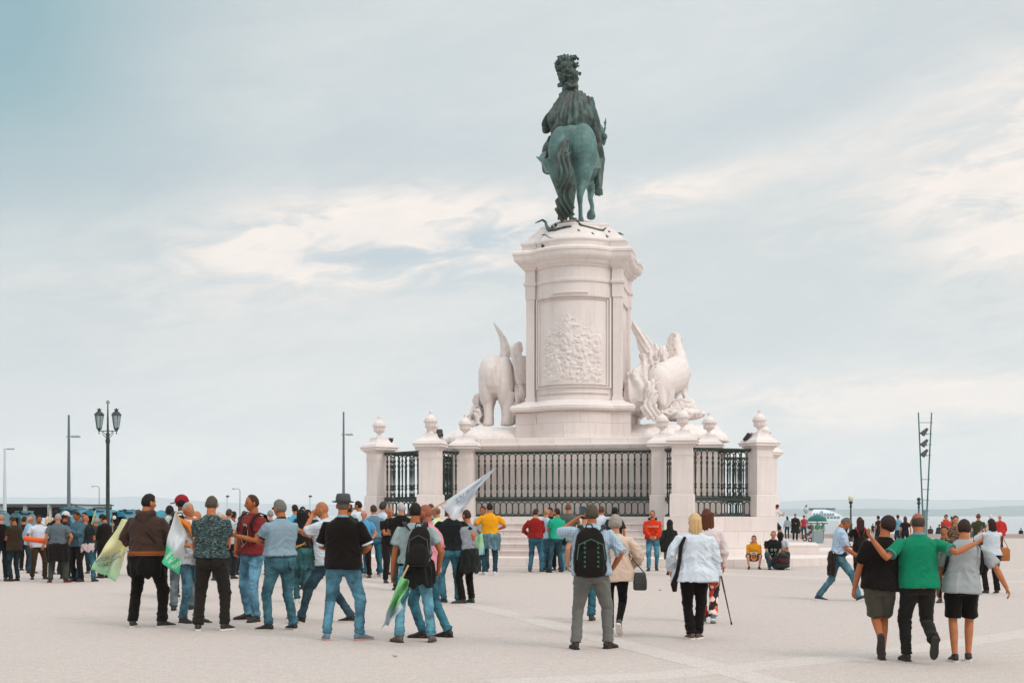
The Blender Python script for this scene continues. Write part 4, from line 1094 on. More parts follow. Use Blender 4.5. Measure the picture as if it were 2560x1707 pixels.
        p0 = wr+d*.022+lat*.024; dd = (d*.6+lat*.75+nrm*.3).normalized(); p1 = p0+dd*.036; p2 = p1+(d*.85+lat*.35+nrm*.35).normalized()*.028
        hands.tube([p0, p1, p2, p2+(d*.9+nrm*.4).normalized()*.02], [.0135, .0115, .010, .007], 7 if fine else 5)
    body = part('body', b, SKIN, root)
    hk, hcol = hair
    H, HF, HC = head_part(fine, hk, skin, hcol, True, beard)
    H = H*hscale
    Hh = np.array([(hc+Rh @ V(p))[:] for p in H])
    ears = MB()
    for sx in (-1, 1): ears.ell(hc+Rh @ V((sx*.079*hscale, -.012, -.008)), (.009, .020, .032), 8, 6, Rh @ Matrix.Rotation(R(-28*sx), 3, 'Z'))
    def post(o):
        me = o.data; n = len(me.vertices)
        co = np.empty(n*3); me.vertices.foreach_get('co', co); co = co.reshape(-1, 3)
        fs = [tuple(p.vertices) for p in me.polygons]
        ev = np.array([q for q in ears.v+hands.v]).reshape(-1, 3); ne = len(ears.v)
        allv = np.vstack([co, Hh, ev]) if len(ev) else np.vstack([co, Hh])
        o1 = n; o2 = n+len(Hh); o3 = o2+ne
        fs += [tuple(i+o1 for i in f) for f in HF]+[tuple(i+o2 for i in f) for f in ears.f]+[tuple(i+o3 for i in f) for f in hands.f]
        m2 = bpy.data.meshes.new('body'); m2.from_pydata(allv.tolist(), [], fs); m2.validate(); m2.update()
        m2.materials.append(SKIN); m2.polygons.foreach_set('use_smooth', [True]*len(m2.polygons))
        at = m2.color_attributes.new('Col', 'FLOAT_COLOR', 'POINT')
        c = np.tile(np.array([*lin(skin), 1.0]), (len(m2.vertices), 1))
        if len(m2.vertices) == len(allv): c[o1:o2] = HC
        at.data.foreach_set('color', c.ravel())
        old = o.data; o.data = m2; bpy.data.meshes.remove(old)
    remesh(body, vx*.9, 2, post)
    # ---- hair
    hair_part(root, hk, hcol, hc, Rh, t, hscale, fine, T)
    # ---- trousers
    bk, bc = bot[0], bot[1]
    kindm = {'jeans': 'denim', 'trousers': 'cloth', 'shorts': 'cloth', 'skirt': 'cloth', 'tight': 'cloth', 'floral': 'floral'}[bk]
    pm = mat(bc, kindm, .9)
    p = MB(); inf = .012
    hz_ = hem if hem is not None else {'tee': .90, 'polo': .89, 'shirt': .86, 'sweater': .93, 'coat': .74, 'hoodie': .90, 'blouse': .80}.get(top[0], .9)
    prg = [(.80, .12, .095, -.01, inf), (.86, .168, .12, -.012, inf), (.93, .174, .127, -.012, inf), (1.00, .160, .113, 0, inf-.004), (1.035, .154, .108, 0, inf-.006)]
    pr2 = [q_ for q_ in prg if q_[0] <= max(hz_, .84)+.045]
    if len(pr2) < 5: pr2.append((pr2[-1][0]+.05, .150, .104, -.005, 0))
    pr2 = [q_[:4]+(q_[4]-(.024 if q_[0] > hz_-.02 and hz_ < .97 else 0),) for q_ in pr2]
    p.loft([tring(*q_) for q_ in pr2])
    slack = {'jeans': .017, 'trousers': .022, 'shorts': .016, 'tight': .007, 'floral': .02, 'skirt': .02}[bk]
    if bk == 'skirt':
        a0, a1 = legs[0], legs[1]
        c0 = bez(a0[1], a1[1], .5)
        p.loft([tring(.93, .18, .13, -.01, inf), [c0+V((.20*math.cos(2*math.pi*i/24), .15*math.sin(2*math.pi*i/24), .02)) for i in range(24)]])
    else:
        for hip, kn, ank, Rf in legs:
            bend = 1-abs((kn-hip).normalized().dot((ank-kn).normalized()))
            if bk == 'shorts':
                p.tube([hip+V((0, 0, .03)), bez(hip, kn, .3), bez(hip, kn, .62), bez(hip, kn, .86)], [.086*W_+slack*.3, .084*W_+slack*.8, .080+slack, .084+slack], 18)
            else:
                dn = (ank-kn).normalized()
                if bk == 'tight': pts = [.083*W_+.004, .078*W_+.006, .064+.006, .060+.004, .059, .050, .044]
                elif bk == 'jeans': pts = [.083*W_+.010, .078*W_+.013, .066+.013, .060+.013, .062, .058, .061]
                else: pts = [.083*W_+.013, .080*W_+.016, .070+.016, .065+.012, .068, .066, .070]
                p.tube([hip+V((0, 0, .03)), bez(hip, kn, .28), bez(hip, kn, .65), kn+dn*.0, bez(kn, ank, .3), bez(kn, ank, .7), ank+dn*(.0 if bk != 'tight' else -.03)], pts, 18)
    po_ = part('shorts' if bk == 'shorts' else 'skirt' if bk == 'skirt' else 'trousers', p, pm, root)
    L2 = [(l[1].copy(), l[2].copy()) for l in legs]; off = (random.random()*20, random.random()*20, 0)
    def foldp(o):
        def rd(v, p=2.2): return (1-np.abs(v)*2.0).clip(0, 1)**p
        def fn(c, n):
            q_ = c.copy(); q_[:, 2] += .35*np.abs(c[:, 0])+.25*c[:, 1]
            cr = rd(nz(q_, (3.2, 3.2, 10), off)); cr2 = rd(nz(q_, (6, 6, 19), off)); vt = rd(nz(c, (9, 9, 2.2), off))
            k = np.zeros(len(c))
            for kn, an in L2:
                k += .9*np.exp(-(np.linalg.norm(c-np.array(kn), axis=1)/.13)**2)+1.2*np.exp(-(np.linalg.norm(c-np.array(an)-np.array((0, 0, .05)), axis=1)/.13)**2)
            k += .8*np.exp(-((c[:, 2]-P0.z+.13)/.08)**2)
            return (.008*nz(c, (5, 5, 3.2), off)+.012*(cr-.3)*(.22+k)+.006*(cr2-.3)*(.3+k)+.005*(vt-.3))*(1.0 if bk != 'tight' else .5)
        displace(o, fn)
    remesh(po_, vx, 2, foldp)
    if bk in ('jeans', 'trousers') and fine and hz_ >= .93:
        for sx in (-1, 1):
            bp = MB(); rows = []
            for zz, hw in ((.925, .060), (.85, .056), (.815, .0), ):
                rows.append([t((sx*.088*W_+xx*max(hw, .004), -.012-(.128+.012*W_)*math.sqrt(max(.05, 1-((sx*.088*W_+xx*hw)/(.2*W_))**2))-.012-d_, zz)) for d_ in (0, .008) for xx in ((-1, 0, 1) if d_ == 0 else (1, 0, -1))])
            bp.loft(rows); part('back_pocket', bp, mat(bc, kindm, .95), po_)
    # ---- top
    tk, tcx = top[0], top[1]
    tkind = top[2] if len(top) > 2 else ('heather' if tk == 'heather' else 'cloth')
    tm = mat(tcx, tkind, .92, top[3] if len(top) > 3 else None)
    q = MB(); ti = {'tee': .020, 'polo': .020, 'shirt': .026, 'sweater': .030, 'coat': .042, 'hoodie': .038, 'blouse': .045}.get(tk, .022)
    hz_ = hem if hem is not None else {'tee': .90, 'polo': .89, 'shirt': .86, 'sweater': .93, 'coat': .74, 'hoodie': .90, 'blouse': .80}.get(tk, .9)
    rr_ = []
    for z, rx, ry, yo in [(hz_, .170, .128, -.008)]+[r for r in tr if r[0] > hz_+.03]:
        dr = .014*math.exp(-((z-1.05)/.11)**2) if tk in ('tee', 'polo', 'shirt', 'blouse', 'coat', 'hoodie') else .008*math.exp(-((z-1.05)/.1)**2)
        fl = {'blouse': .05, 'coat': .03}.get(tk, 0)*max(0, (1.25-z)/.4)
        nkk = ti if z < 1.4 else ti*.75
        if z < .99 and hz_ < .98: rx, ry = max(rx, .166), max(ry, .120)
        rr_.append(tring(z, rx, ry, yo, (nkk if z < 1.44 else .010)+(.012 if z < hz_+.06 else 0), drape=dr+fl))
    q.loft(rr_)
    sl_ = sleeve if sleeve is not None else {'tee': .62, 'polo': .66, 'shirt': .8, 'sweater': 2, 'coat': 2, 'hoodie': 2, 'blouse': 1.9}.get(tk, .62)
    sr = {'coat': .022, 'hoodie': .022, 'sweater': .016, 'blouse': .022, 'shirt': .020}.get(tk, .016)
    cuffs = []
    for s0, e, wr, a in armd:
        ins = s0+(T @ V((-.05 if s0.x > P0.x else .05, 0, -.01)))
        if sl_ <= 1:
            en = bez(s0, e, sl_); q.tube([ins, s0, bez(s0, e, .3*sl_), en], [.05, .051+sr*.4, .050+sr, .046+sr*1.45], 16); cuffs.append((bez(s0, e, sl_-.07), en, .048+sr*1.45))
        else:
            f = sl_-1; en = bez(e, wr, f)
            q.tube([ins, s0, bez(s0, e, .4), bez(s0, e, .85), bez(e, wr, .12), bez(e, wr, .55*f), en], [.05, .051+sr*.5, .048+sr, .047+sr, .046+sr, .039+sr, .030+sr*.8], 16); cuffs.append((bez(e, wr, f-.08), en, .034+sr*.8))
    to = part({'coat': 'coat', 'sweater': 'sweater', 'hoodie': 'hooded_jacket', 'blouse': 'blouse'}.get(tk, 'shirt'), q, tm, root)
    if top[0] == 'hoodie' and 'nohood' not in extras:
        h = MB(); c_ = t((0, -.07, 1.475)); h.tube([t((-.085, .045, 1.475)), t((-.10, -.05, 1.50)), t((-.05, -.115, 1.47)), t((.05, -.115, 1.47)), t((.10, -.05, 1.50)), t((.085, .045, 1.475))], [.03, .045, .055, .055, .045, .03], 10)
        h.ell(t((0, -.13, 1.43)), (.09, .04, .09), 12, 8)
        ho_ = part('hood', h, mat(collar or tcx, 'cloth', .92), root); remesh(ho_, vx, 2)
    elif collar or tk in ('polo', 'shirt'):
        c_ = MB(); rg = []
        for z, rx, ry, dy in ((1.448, .085, .078, -.004), (1.47, .079, .073, -.008), (1.497, .072, .069, -.012), (1.50, .066, .063, -.012), (1.455, .07, .066, -.01)):
            rg.append([t((rx*math.cos(2*math.pi*i/20), dy+ry*math.sin(2*math.pi*i/20), z+(.018 if math.sin(2*math.pi*i/20) < 0 else -.012)*abs(math.sin(2*math.pi*i/20)))) for i in range(20)])
        c_.loft(rg); part('collar', c_, mat(collar or tcx, 'cloth', .92), root, smooth=50)
    if cuffcol:
        for a_, b_, r_ in cuffs:
            cm = MB(); cm.tube([a_, bez(a_, b_, .5), b_+(b_-a_).normalized()*.003], [r_+.002, r_+.004, r_+.003], 16); part('cuff', cm, mat(cuffcol, 'cloth', .92), root, smooth=50)
    off2 = (random.random()*20, random.random()*20, 0)
    amp = {'tee': 1, 'polo': .8, 'shirt': 1.2, 'sweater': .9, 'coat': 1.2, 'hoodie': 1.2, 'blouse': 1.4}.get(tk, 1)
    E2 = [a[1] for a in armd]
    def foldt(o):
        Ti = np.array(T.transposed())
        def rd(v, p=2.0): return (1-np.abs(v)*2.0).clip(0, 1)**p
        def fn(c, n):
            l = (c-np.array(P0)) @ Ti.T
            q_ = l.copy(); q_[:, 2] += .8*np.abs(l[:, 0]+off2[2])-.2*l[:, 0]
            big = rd(nz(q_, (4.2, 4.2, 6.5), off2)); sm = rd(nz(q_, (8, 8, 15), off2)); dn = rd(nz(l, (7, 7, 1.8), off2))
            k = .35+.8*np.exp(-((l[:, 2]-.17)/.13)**2)+.5*np.exp(-((l[:, 2]-.38)/.07)**2)*(np.abs(l[:, 0]) > .1)
            for e in E2: k = k+.8*np.exp(-(np.linalg.norm(c-np.array(e), axis=1)/.10)**2)
            top_ = np.clip((.60-l[:, 2])/.1, .25, 1)
            return amp*top_*(.010*nz(l, (5.5, 4, 2.4), off2)+.016*(big-.35)*k+.009*(sm-.3)*k+.010*(dn-.3)*np.clip((.35-l[:, 2])/.2, .2, 1))
        displace(o, fn)
    remesh(to, vx, 2, foldt)
    # ---- shoes
    for i, (hip, kn, ank, Rf) in enumerate(legs):
        if shoes is None: break
        s_ = MB(); O = ank+Rf @ V((0, 0, -.082))
        sec = [(-.065, .020, .030, .045), (-.055, .032, .036, .05), (-.02, .038, .052, .062), (.03, .038, .054, .058), (.07, .042, .040, .04), (.12, .047, .030, .028), (.165, .044, .024, .022), (.195, .032, .018, .018), (.208, .012, .010, .016)]
        s_.loft([[O+Rf @ V((wx*math.cos(2*math.pi*k/14), yy, max(.012, zc+hh*math.sin(2*math.pi*k/14)))) for k in range(14)] for yy, wx, hh, zc in sec])
        s_.tube([ank+Rf @ V((0, -.005, -.02)), ank+Rf @ V((0, -.008, .012))], [.043, .042], 12)
        sh_ = part('shoe', s_, mat(shoes, 'leather', .6), root, smooth=60)
        if D < 40:
            so_ = MB(); outl = [(-.072, .018), (-.06, .036), (0, .040), (.06, .043), (.12, .049), (.17, .044), (.203, .028), (.214, .008)]
            pl_ = [(wx, yy) for yy, wx in outl]+[(-wx, yy) for yy, wx in outl[::-1]]
            so_.loft([[O+Rf @ V((a, c, z)) for a, c in pl_] for z in (-.002, .021)])
            part('sole', so_, mat(sole or '1b1917', 'leather', .7), sh_)
    ctx = dict(root=root, t=t, T=T, P0=P0, hc=hc, Rh=Rh, arms=armd, legs=legs, W=W_, belly=belly, vx=vx, tring=tring, s=s, rz=rz, loc=loc, D=D, fine=fine, hs=hscale)
    for e in extras:
        if isinstance(e, str): continue
        e[0](ctx, *e[1:])
    return ctx

def hair_part(root, hk, hcol, hc, Rh, t, hs, fine, T):
    hm_ = mat(hcol, 'hair', .7)
    if hk in ('none', 'shaved', 'hidden'): return
    n, m = (44, 32) if fine else (26, 18)
    P, Fc = sph(n, m); H = headshape(P)
    base = hk if hk in ('ring', 'thin', 'receding') else 'short'
    mk = hairmask(P, base)
    th = {'short': .011, 'buzz': .005, 'ring': .007, 'thin': .006, 'receding': .008, 'thick': .024, 'curly': .032, 'long': .018, 'bob': .022, 'bun': .014, 'fluffy': .03}.get(hk, .012)
    mk = mk+.10*nz(P, 7, (sum(hc)*3, 0, 1))*(mk > -.2)+.04*nz(P, 22, (1, sum(hc), 0))
    k = np.clip(mk/.2, -1, 1); off = np.where(k > 0, th*np.abs(k)**.75, -.006)
    f1 = 7 if hk in ('curly', 'fluffy') else 4
    ns = nz(P, (f1, f1, f1), (sum(hc)*7, 0, 0)); ns2 = nz(P, 13, (3, 1, sum(hc)))
    off = off+(k > 0)*th*(.28*ns+.22*ns2)*(1.6 if hk in ('curly', 'fluffy') else 1)
    if hk in ('short', 'thick'): off += (k > 0)*th*.5*np.clip(P[:, 2], 0, 1)*np.clip(P[:, 1]+.2, 0, 1)
    Q = (H+P*off[:, None])*hs
    mb = MB(); mb.add([hc+Rh @ V(p) for p in Q], Fc)
    if hk in ('long', 'bob', 'bun', 'pony', 'longer'):
        ln = {'long': .30, 'bob': .13, 'bun': .05, 'pony': .2, 'longer': .42}[hk]
        wd = {'long': .088, 'bob': .092, 'bun': .06, 'pony': .05, 'longer': .10}[hk]
        rings = []; N = 9
        for i in range(N):
            f = i/(N-1); z = .06-f*(ln+.10)
            c = hc+Rh @ V((0, -.045-.02*math.sin(f*2.5), .05))+V((0, 0, 0)); c = c+(Rh @ V((0, 0, -1))*(.0+f*.10)+V((0, 0, -1))*f*ln)
            ww = wd*(.86+.22*f if hk == 'bob' else 1-.12*abs(f-.4))*(1-(.35*max(0, f-.8)/.2)); dd = .066*(1-.35*f)
            if hk == 'bob': dd = .088*(1-.2*f)
            rings.append([c+Rh @ V((ww*math.cos(2*math.pi*j/32)*(1+.05*math.sin(j*5.3+i*.4)), dd*math.sin(2*math.pi*j/32)*(1+.10*math.sin(j*7.7+i*.3))-(.02 if hk != 'bob' else .0), 0)) + V((0, 0, (.022*math.sin(j*3.1)+.014*math.sin(j*7.3+1))*f**3)) for j in range(32)])
        mb.loft(rings)
    if hk == 'bun': mb.ell(hc+Rh @ V((0, -.12, .05)), .042, 10, 8)
    o = part('hair', mb, hm_, root)
    if hk in ('long', 'bob', 'pony', 'longer'):
        C3 = np.array(hc)
        def strands(o):
            def fn(c, n):
                l = c-C3; a = np.arctan2(l[:, 1], l[:, 0]); w_ = np.clip((.09-l[:, 2])/.2, .1, 1)
                return .006*w_*np.sin(a*19+4*nz(c, (3, 3, 1.5)))+.010*w_*nz(c, (9, 9, 2.5))+.004*nz(c, (30, 30, 6))
            displace(o, fn)
        remesh(o, .009 if fine else .014, 1, strands)
    o.data.polygons.foreach_set('use_smooth', [True]*len(o.data.polygons))

# ---------------------------------------------------------------- things worn or carried
def cap(c, color, style='cap', rzv=0, band_=None):
    m = mat(color, 'cloth', .9); hc, Rh, s = c['hc'], c['Rh'], c['hs']
    Rb = Rh @ Matrix.Rotation(R(rzv), 3, 'Z')
    h = MB()
    if style == 'cap':
        P, Fc = sph(24, 16); P = P[:]; 
        Q = np.stack([P[:, 0]*.090, P[:, 1]*.110, np.where(P[:, 2] > 0, P[:, 2]*.112, P[:, 2]*.012)+.030], 1)
        h.add([hc+Rb @ V(p)*s for p in Q], Fc)
        ho_ = part('cap', h, m, c['root'], smooth=60)
        v = MB(); v.loft([[hc+Rb @ V((w_*x_, .06+y_, .035-.02*(y_/.09)-.012*x_*x_+dz)) for x_ in (-1, -.6, 0, .6, 1)] +
                          [hc+Rb @ V((w_*x_, .06+y_, .031-.02*(y_/.09)-.012*x_*x_+dz)) for x_ in (1, .6, 0, -.6, -1)] for y_, w_, dz in ((0, .078, 0), (.06, .072, 0), (.095, .055, 0), (.115, .02, 0))])
        part('visor', v, m, ho_, smooth=60)
    else:   # trilby
        rg = []
        for z, rx, ry in ((.030, .135, .150), (.034, .138, .152), (.036, .094, .113), (.06, .093, .112), (.11, .088, .106), (.142, .078, .094), (.150, .060, .075), (.143, .03, .05)):
            rg.append([hc+Rb @ V((rx*math.cos(2*math.pi*k/28), ry*math.sin(2*math.pi*k/28)-.004, z+(.022*max(0, -math.sin(2*math.pi*k/28))+.012*abs(math.cos(2*math.pi*k/28)) if rx > .12 else 0))) for k in range(28)])
        h.loft(rg); ho_ = part('hat', h, m, c['root'], smooth=50)
        b_ = MB(); b_.loft([[hc+Rb @ V((rx*math.cos(2*math.pi*k/28), (rx+.019)*math.sin(2*math.pi*k/28)-.004, z)) for k in range(28)] for z, rx in ((.037, .096), (.060, .0955))])
        part('hat_band', b_, mat(band_ or '1c1f20', 'cloth'), ho_, smooth=50)
def glasses(c, color='15120f', up=0):
    g_ = MB(); hc, Rh = c['hc'], c['Rh']
    for sx in (-1, 1):
        g_.ell(hc+Rh @ V((sx*.033, .088-.03*up, .004+.085*up)), (.028, .008, .019), 10, 6, Rh)
        g_.tube([hc+Rh @ V((sx*.058, .078-.03*up, .006+.085*up)), hc+Rh @ V((sx*.079, .03, .008+.085*up)), hc+Rh @ V((sx*.082, -.02, .006+.085*up))], .0035, 5)
    part('sunglasses', g_, mat(color, 'paint', .25), c['root'], smooth=60)
def waist_wrap(c, color, kind='cloth', low=.58, z0=1.02, name='jacket_round_waist', a0=200, a1=340, sleeves=True, label=None):
    """a jacket tied round the hips: band plus cloth hanging behind"""
    m = mat(color, kind, .92); mb = MB(); t = c['t']; W_ = c['W']
    N = 18; rows = []
    for z, k, th in ((z0, .222, .05), (z0-.07, .232, .05), (z0-.16, .236, .04), ((z0+low)/2, .232, .03), (low+.06, .228, .026), (low, .220, .02)):
        o_ = []; i_ = []
        for j in range(N+1):
            a = R(a0+(a1-a0)*j/N); w_ = 1+.07*math.sin(j*1.9+z*6)*(z < z0-.1)
            zz = z+(.035*math.sin(j*.9+1) if z < low+.03 else 0)
            o_.append(t(((k*W_+c['belly']*.3)*math.cos(a)*w_, (k*.80)*math.sin(a)*w_-.01, zz)))
            kk = k-th
            i_.append(t(((kk*W_+c['belly']*.3)*math.cos(a)*w_, (kk*.80)*math.sin(a)*w_-.01, zz)))
        rows.append(o_+i_[::-1])
    mb.loft(rows)
    mb.loft([[t(((k*W_+c['belly']*.45)*math.cos(2*math.pi*j/24), (k*.76+c['belly']*.5)*math.sin(2*math.pi*j/24)+c['belly']*.3, z)) for j in range(24)] for z, k in ((z0+.015, .19), (z0+.005, .212), (z0-.04, .216), (z0-.065, .19))])
    if sleeves:
        mb.tube([t((.06, .16+c['belly'], z0-.03)), t((.05, .20+c['belly'], z0-.12)), t((.08, .19+c['belly'], z0-.34))], [.035, .04, .032], 8)
        mb.tube([t((-.02, .16+c['belly'], z0-.03)), t((-.04, .20+c['belly'], z0-.14)), t((-.05, .19+c['belly'], z0-.30))], [.035, .04, .032], 8)
    o = part(name, mb, m, c['root'], label=label)
    off = (random.random()*9, 0, 0)
    remesh(o, c['vx'], 2, lambda o: displace(o, lambda v, n: .010*np.sin(nz(v, (5, 5, 2.2), off)*11)+.006*nz(v, 12)))
def stripes_band(c, z, color, inf=.045, h=.012, name='stripe'):
    mb = MB(); mb.loft([c['tring'](zz, .17, .122, -.008, inf+d) for zz, d in ((z-h/2, -.006), (z-h/2, 0), (z+h/2, 0), (z+h/2, -.006))], cap=False)
    part(name, mb, mat(color, 'cloth'), c['root'], smooth=50)
def belt(c, color='2a1c12'):
    mb = MB(); mb.loft([c['tring'](z, .158, .112, -.002, .014) for z in (.99, 1.03)]); part('belt', mb, mat(color, 'leather'), c['root'], smooth=50)
def strap(c, side=1, color='17181a', w_=.020, to=.95, inf=.045):
    """cross-body strap worn over the shirt"""
    t = c['t']; W_ = c['W']; b_ = c['belly']
    mb = MB(); pts = [(-.15*side, -.13-.0, 1.10), (-.06*side, -.148, 1.22), (.04*side, -.150, 1.34), (.10*side, -.10, 1.455), (.115*side, -.01, 1.475), (.09*side, .085, 1.44), (0, .155+b_*.4, 1.30), (-.10*side, .158+b_*.8, 1.16), (-.17*side, .09+b_, 1.02)]
    mb.tube([t((p[0]*W_, p[1]*1.0, p[2])) for p in pts], [(.006, w_)]*len(pts), 6, side=(c['T'] @ V((0, 1, .2))))
    part('bag_strap', mb, mat(color, 'cloth'), c['root'], smooth=60)
def world_thing(c, name, label, cat, group=None):
    r = thing(name, label, cat, c['loc'], R(c['rz']), group, c['s']); return r
def backpack(c, label, color='1c1d1d', w_=.30, h=.46, d=.16, z=1.18, x=0, accent=None, tilt=0, group='backpacks', big=False, color2=None):
    r = world_thing(c, 'backpack', label, 'backpack', group); t, W_ = c['t'], c['W']
    m = mat(color, 'cloth', .85)
    mb = MB(); rg = []
    for f, kx, ky, yo in ((0, .55, .5, .02), (.03, .86, .85, 0), (.15, 1.0, 1.05, -.01), (.4, 1.0, 1.0, 0), (.65, .92, .82, .01), (.85, .76, .62, .015), (.95, .55, .42, .02), (1, .3, .25, .02)):
        zz = z-h/2+h*f
        pts = []
        for k in range(24):
            a = 2*math.pi*k/24; cc, ss = math.cos(a), math.sin(a); e = .62
            pts.append(t((x+tilt*(f-.5)+w_/2*kx*math.copysign(abs(cc)**e, cc), -.155-d/2+yo+d/2*ky*math.copysign(abs(ss)**e, ss), zz)))
        rg.append(pts)
    mb.loft(rg); o = part('pack', mb, m, r)
    off = (random.random()*9, 0, 0)
    remesh(o, c['vx'], 2, lambda o: displace(o, lambda v, n: .006*nz(v, (7, 7, 7), off)+.003*np.sin(nz(v, 5, off)*12)))
    pk = MB(); rg = []
    for f, k in ((0, .5), (.06, .9), (.5, 1.0), (.85, .8), (1, .35)):
        zz = z-h*.44+h*.5*f; pts = []
        for q in range(20):
            a = 2*math.pi*q/20; cc, ss = math.cos(a), math.sin(a); e = .6
            pts.append(t((x+tilt*(f*.5-.45)+w_*.40*k*math.copysign(abs(cc)**e, cc), -.165-d-.0+.035*k*math.copysign(abs(ss)**e, ss), zz)))
        rg.append(pts)
    pk.loft(rg); part('front_pocket', pk, mat(color2 or color, 'cloth', .85), r, smooth=60)
    zp = MB(); zp.tube([t((x-w_*.42, -.17-d, z-.08)), t((x-w_*.36, -.165-d, z+h*.16)), t((x, -.158-d*.93, z+h*.27)), t((x+w_*.36, -.165-d, z+h*.16)), t((x+w_*.42, -.17-d, z-.08))], .0055, 6)
    part('zip', zp, mat(accent or '4a4c4c', 'paint', .5), r, smooth=60)
    if accent:
        for sx in (-1, 1):
            for k in range(6): a_ = MB(); a_.box(t((x+sx*w_*.20, -.207-d, z-.16+k*.055)), (.022, .012, .026), c['T'], .004); part('lash_loop', a_, mat(accent, 'cloth'), r)
    hd = MB(); hd.tube([t((x-.045, -.15, z+h/2-.02)), t((x-.03, -.16, z+h/2+.035)), t((x+.03, -.16, z+h/2+.035)), t((x+.045, -.15, z+h/2-.02))], .009, 7); part('handle', hd, m, r, smooth=60)
    for sx in (-1, 1):
        s_ = MB(); X = sx*.115*W_
        s_.tube([t(p) for p in ((x*.6+X*.75, -.165, z+h/2-.05), (X, -.11, 1.465), (X*1.06, 0, 1.497), (X*1.06, .09, 1.455), (X*1.12, .155, 1.34), (X*1.35, .145, 1.20), (X*1.62, .02, 1.10), (x+sx*w_*.42, -.16, z-h*.32))],
                [(.007, .030)]*5+[(.006, .022), (.006, .016), (.006, .016)], 8, side=c['T'] @ V((0, .3, 1)))
        part('strap', s_, m, r, smooth=60)
    return r
def handbag(c, label, at, size=(.26, .12, .22), color='3a2a1e', kind='leather', strap_to=None, sc_=1, cat='handbag', group=None):
    r = world_thing(c, 'handbag', label, cat, group); t = c['t']; m = mat(color, kind, .6)
    mb = MB(); rg = []; A = V(at)
    for f, kx, ky in ((0, .8, .7), (.08, .98, .95), (.5, 1.0, 1.0), (.85, .85, .6), (1, .75, .25)):
        rg.append([t((A.x+size[0]/2*kx*math.copysign(abs(math.cos(2*math.pi*k/20))**.6, math.cos(2*math.pi*k/20)), A.y+size[1]/2*ky*math.copysign(abs(math.sin(2*math.pi*k/20))**.6, math.sin(2*math.pi*k/20)), A.z+size[2]*(f-.5))) for k in range(20)])
    mb.loft(rg); part('bag', mb, m, r, smooth=50)
    fl_ = MB(); fl_.box(t((A.x, A.y-size[1]*.5, A.z+size[2]*.12)), (size[0]*.8, .012, size[2]*.5), c['T'], .01); part('flap', fl_, m, r)
    st_ = V(strap_to) if strap_to else A+V((0, 0, size[2]+.12))
    s_ = MB(); s_.tube([t((A.x-size[0]*.36, A.y, A.z+size[2]*.42)), t(st_+V((-.03, -.03, -.03))), t(st_), t(st_+V((.03, .03, -.03))), t((A.x+size[0]*.36, A.y, A.z+size[2]*.42))], .009, 6); part('shoulder_strap', s_, m, r, smooth=60)
def held(c, kind, i, label):
    s0, e, wr, a = c['arms'][i]; d = (wr-e).normalized(); p = wr+d*.10
    if kind == 'phone':
        r = world_thing(c, 'phone', label, 'phone'); mb = MB(); mb.box(p+V((0, .01, .03)), (.072, .010, .145), c['T'], .006); part('case', mb, mat('17181a', 'paint', .4), r)
        m2 = MB(); m2.box(p+V((0, .004, .03)), (.064, .002, .13), c['T']); part('screen', m2, mat('3c5b60', 'paint', .1), r)
def writing(c, text, z, size, color, y=.19, x=0, back=False, ext=.002, spacing=1.0, bold=True):
    cu = bpy.data.curves.new('lettering', 'FONT'); cu.body = text; cu.size = size; cu.align_x = 'CENTER'; cu.align_y = 'CENTER'; cu.extrude = ext; cu.space_character = spacing
    if bold: cu.offset = size*.025
    o = bpy.data.objects.new('lettering', cu); COL.objects.link(o); o.parent = c['root']; cu.materials.append(mat(color, 'paint', .8))
    Mx = c['T'].to_4x4() @ Matrix.Rotation(R(180), 4, 'Z') @ Matrix.Rotation(R(90), 4, 'X') if not back else c['T'].to_4x4() @ Matrix.Rotation(R(90), 4, 'X')
    o.matrix_local = Matrix.Translation(c['t']((x, y if not back else -y, z))) @ Mx
    TEXTS.append((o, c['T'], c['P0']))
TEXTS = []
def scarf_sweater(c, color):
    """sweater slung over the shoulders, sleeves hanging in front"""
    t = c['t']; b_ = c['belly']; mb = MB()
    for sx in (-1, 1):
        mb.tube([t(p) for p in ((sx*.05, -.12, 1.44), (sx*.12, -.07, 1.475), (sx*.15, .02, 1.475), (sx*.13, .125, 1.40), (sx*.10, .175+b_*.3, 1.25), (sx*.095, .185+b_, 1.10), (sx*.10, .19+b_, .93), (sx*.105, .175+b_, .84))], [(.03, .05), (.03, .07), (.03, .08), (.03, .08), (.03, .075), (.03, .07), (.028, .065), (.02, .05)], 12, side=c['T'] @ V((0, 1, .3)))
    mb.tube([t((-.14, -.06, 1.47)), t((-.07, -.135, 1.44)), t((0, -.15, 1.42)), t((.07, -.135, 1.44)), t((.14, -.06, 1.47))], [.045, .05, .055, .05, .045], 10)
    o = part('sweater_over_shoulders', mb, mat(color, 'cloth'), c['root'])
    remesh(o, c['vx'], 2, lambda o: displace(o, lambda v, n: .008*np.sin(nz(v, (7, 7, 2.5))*10)))
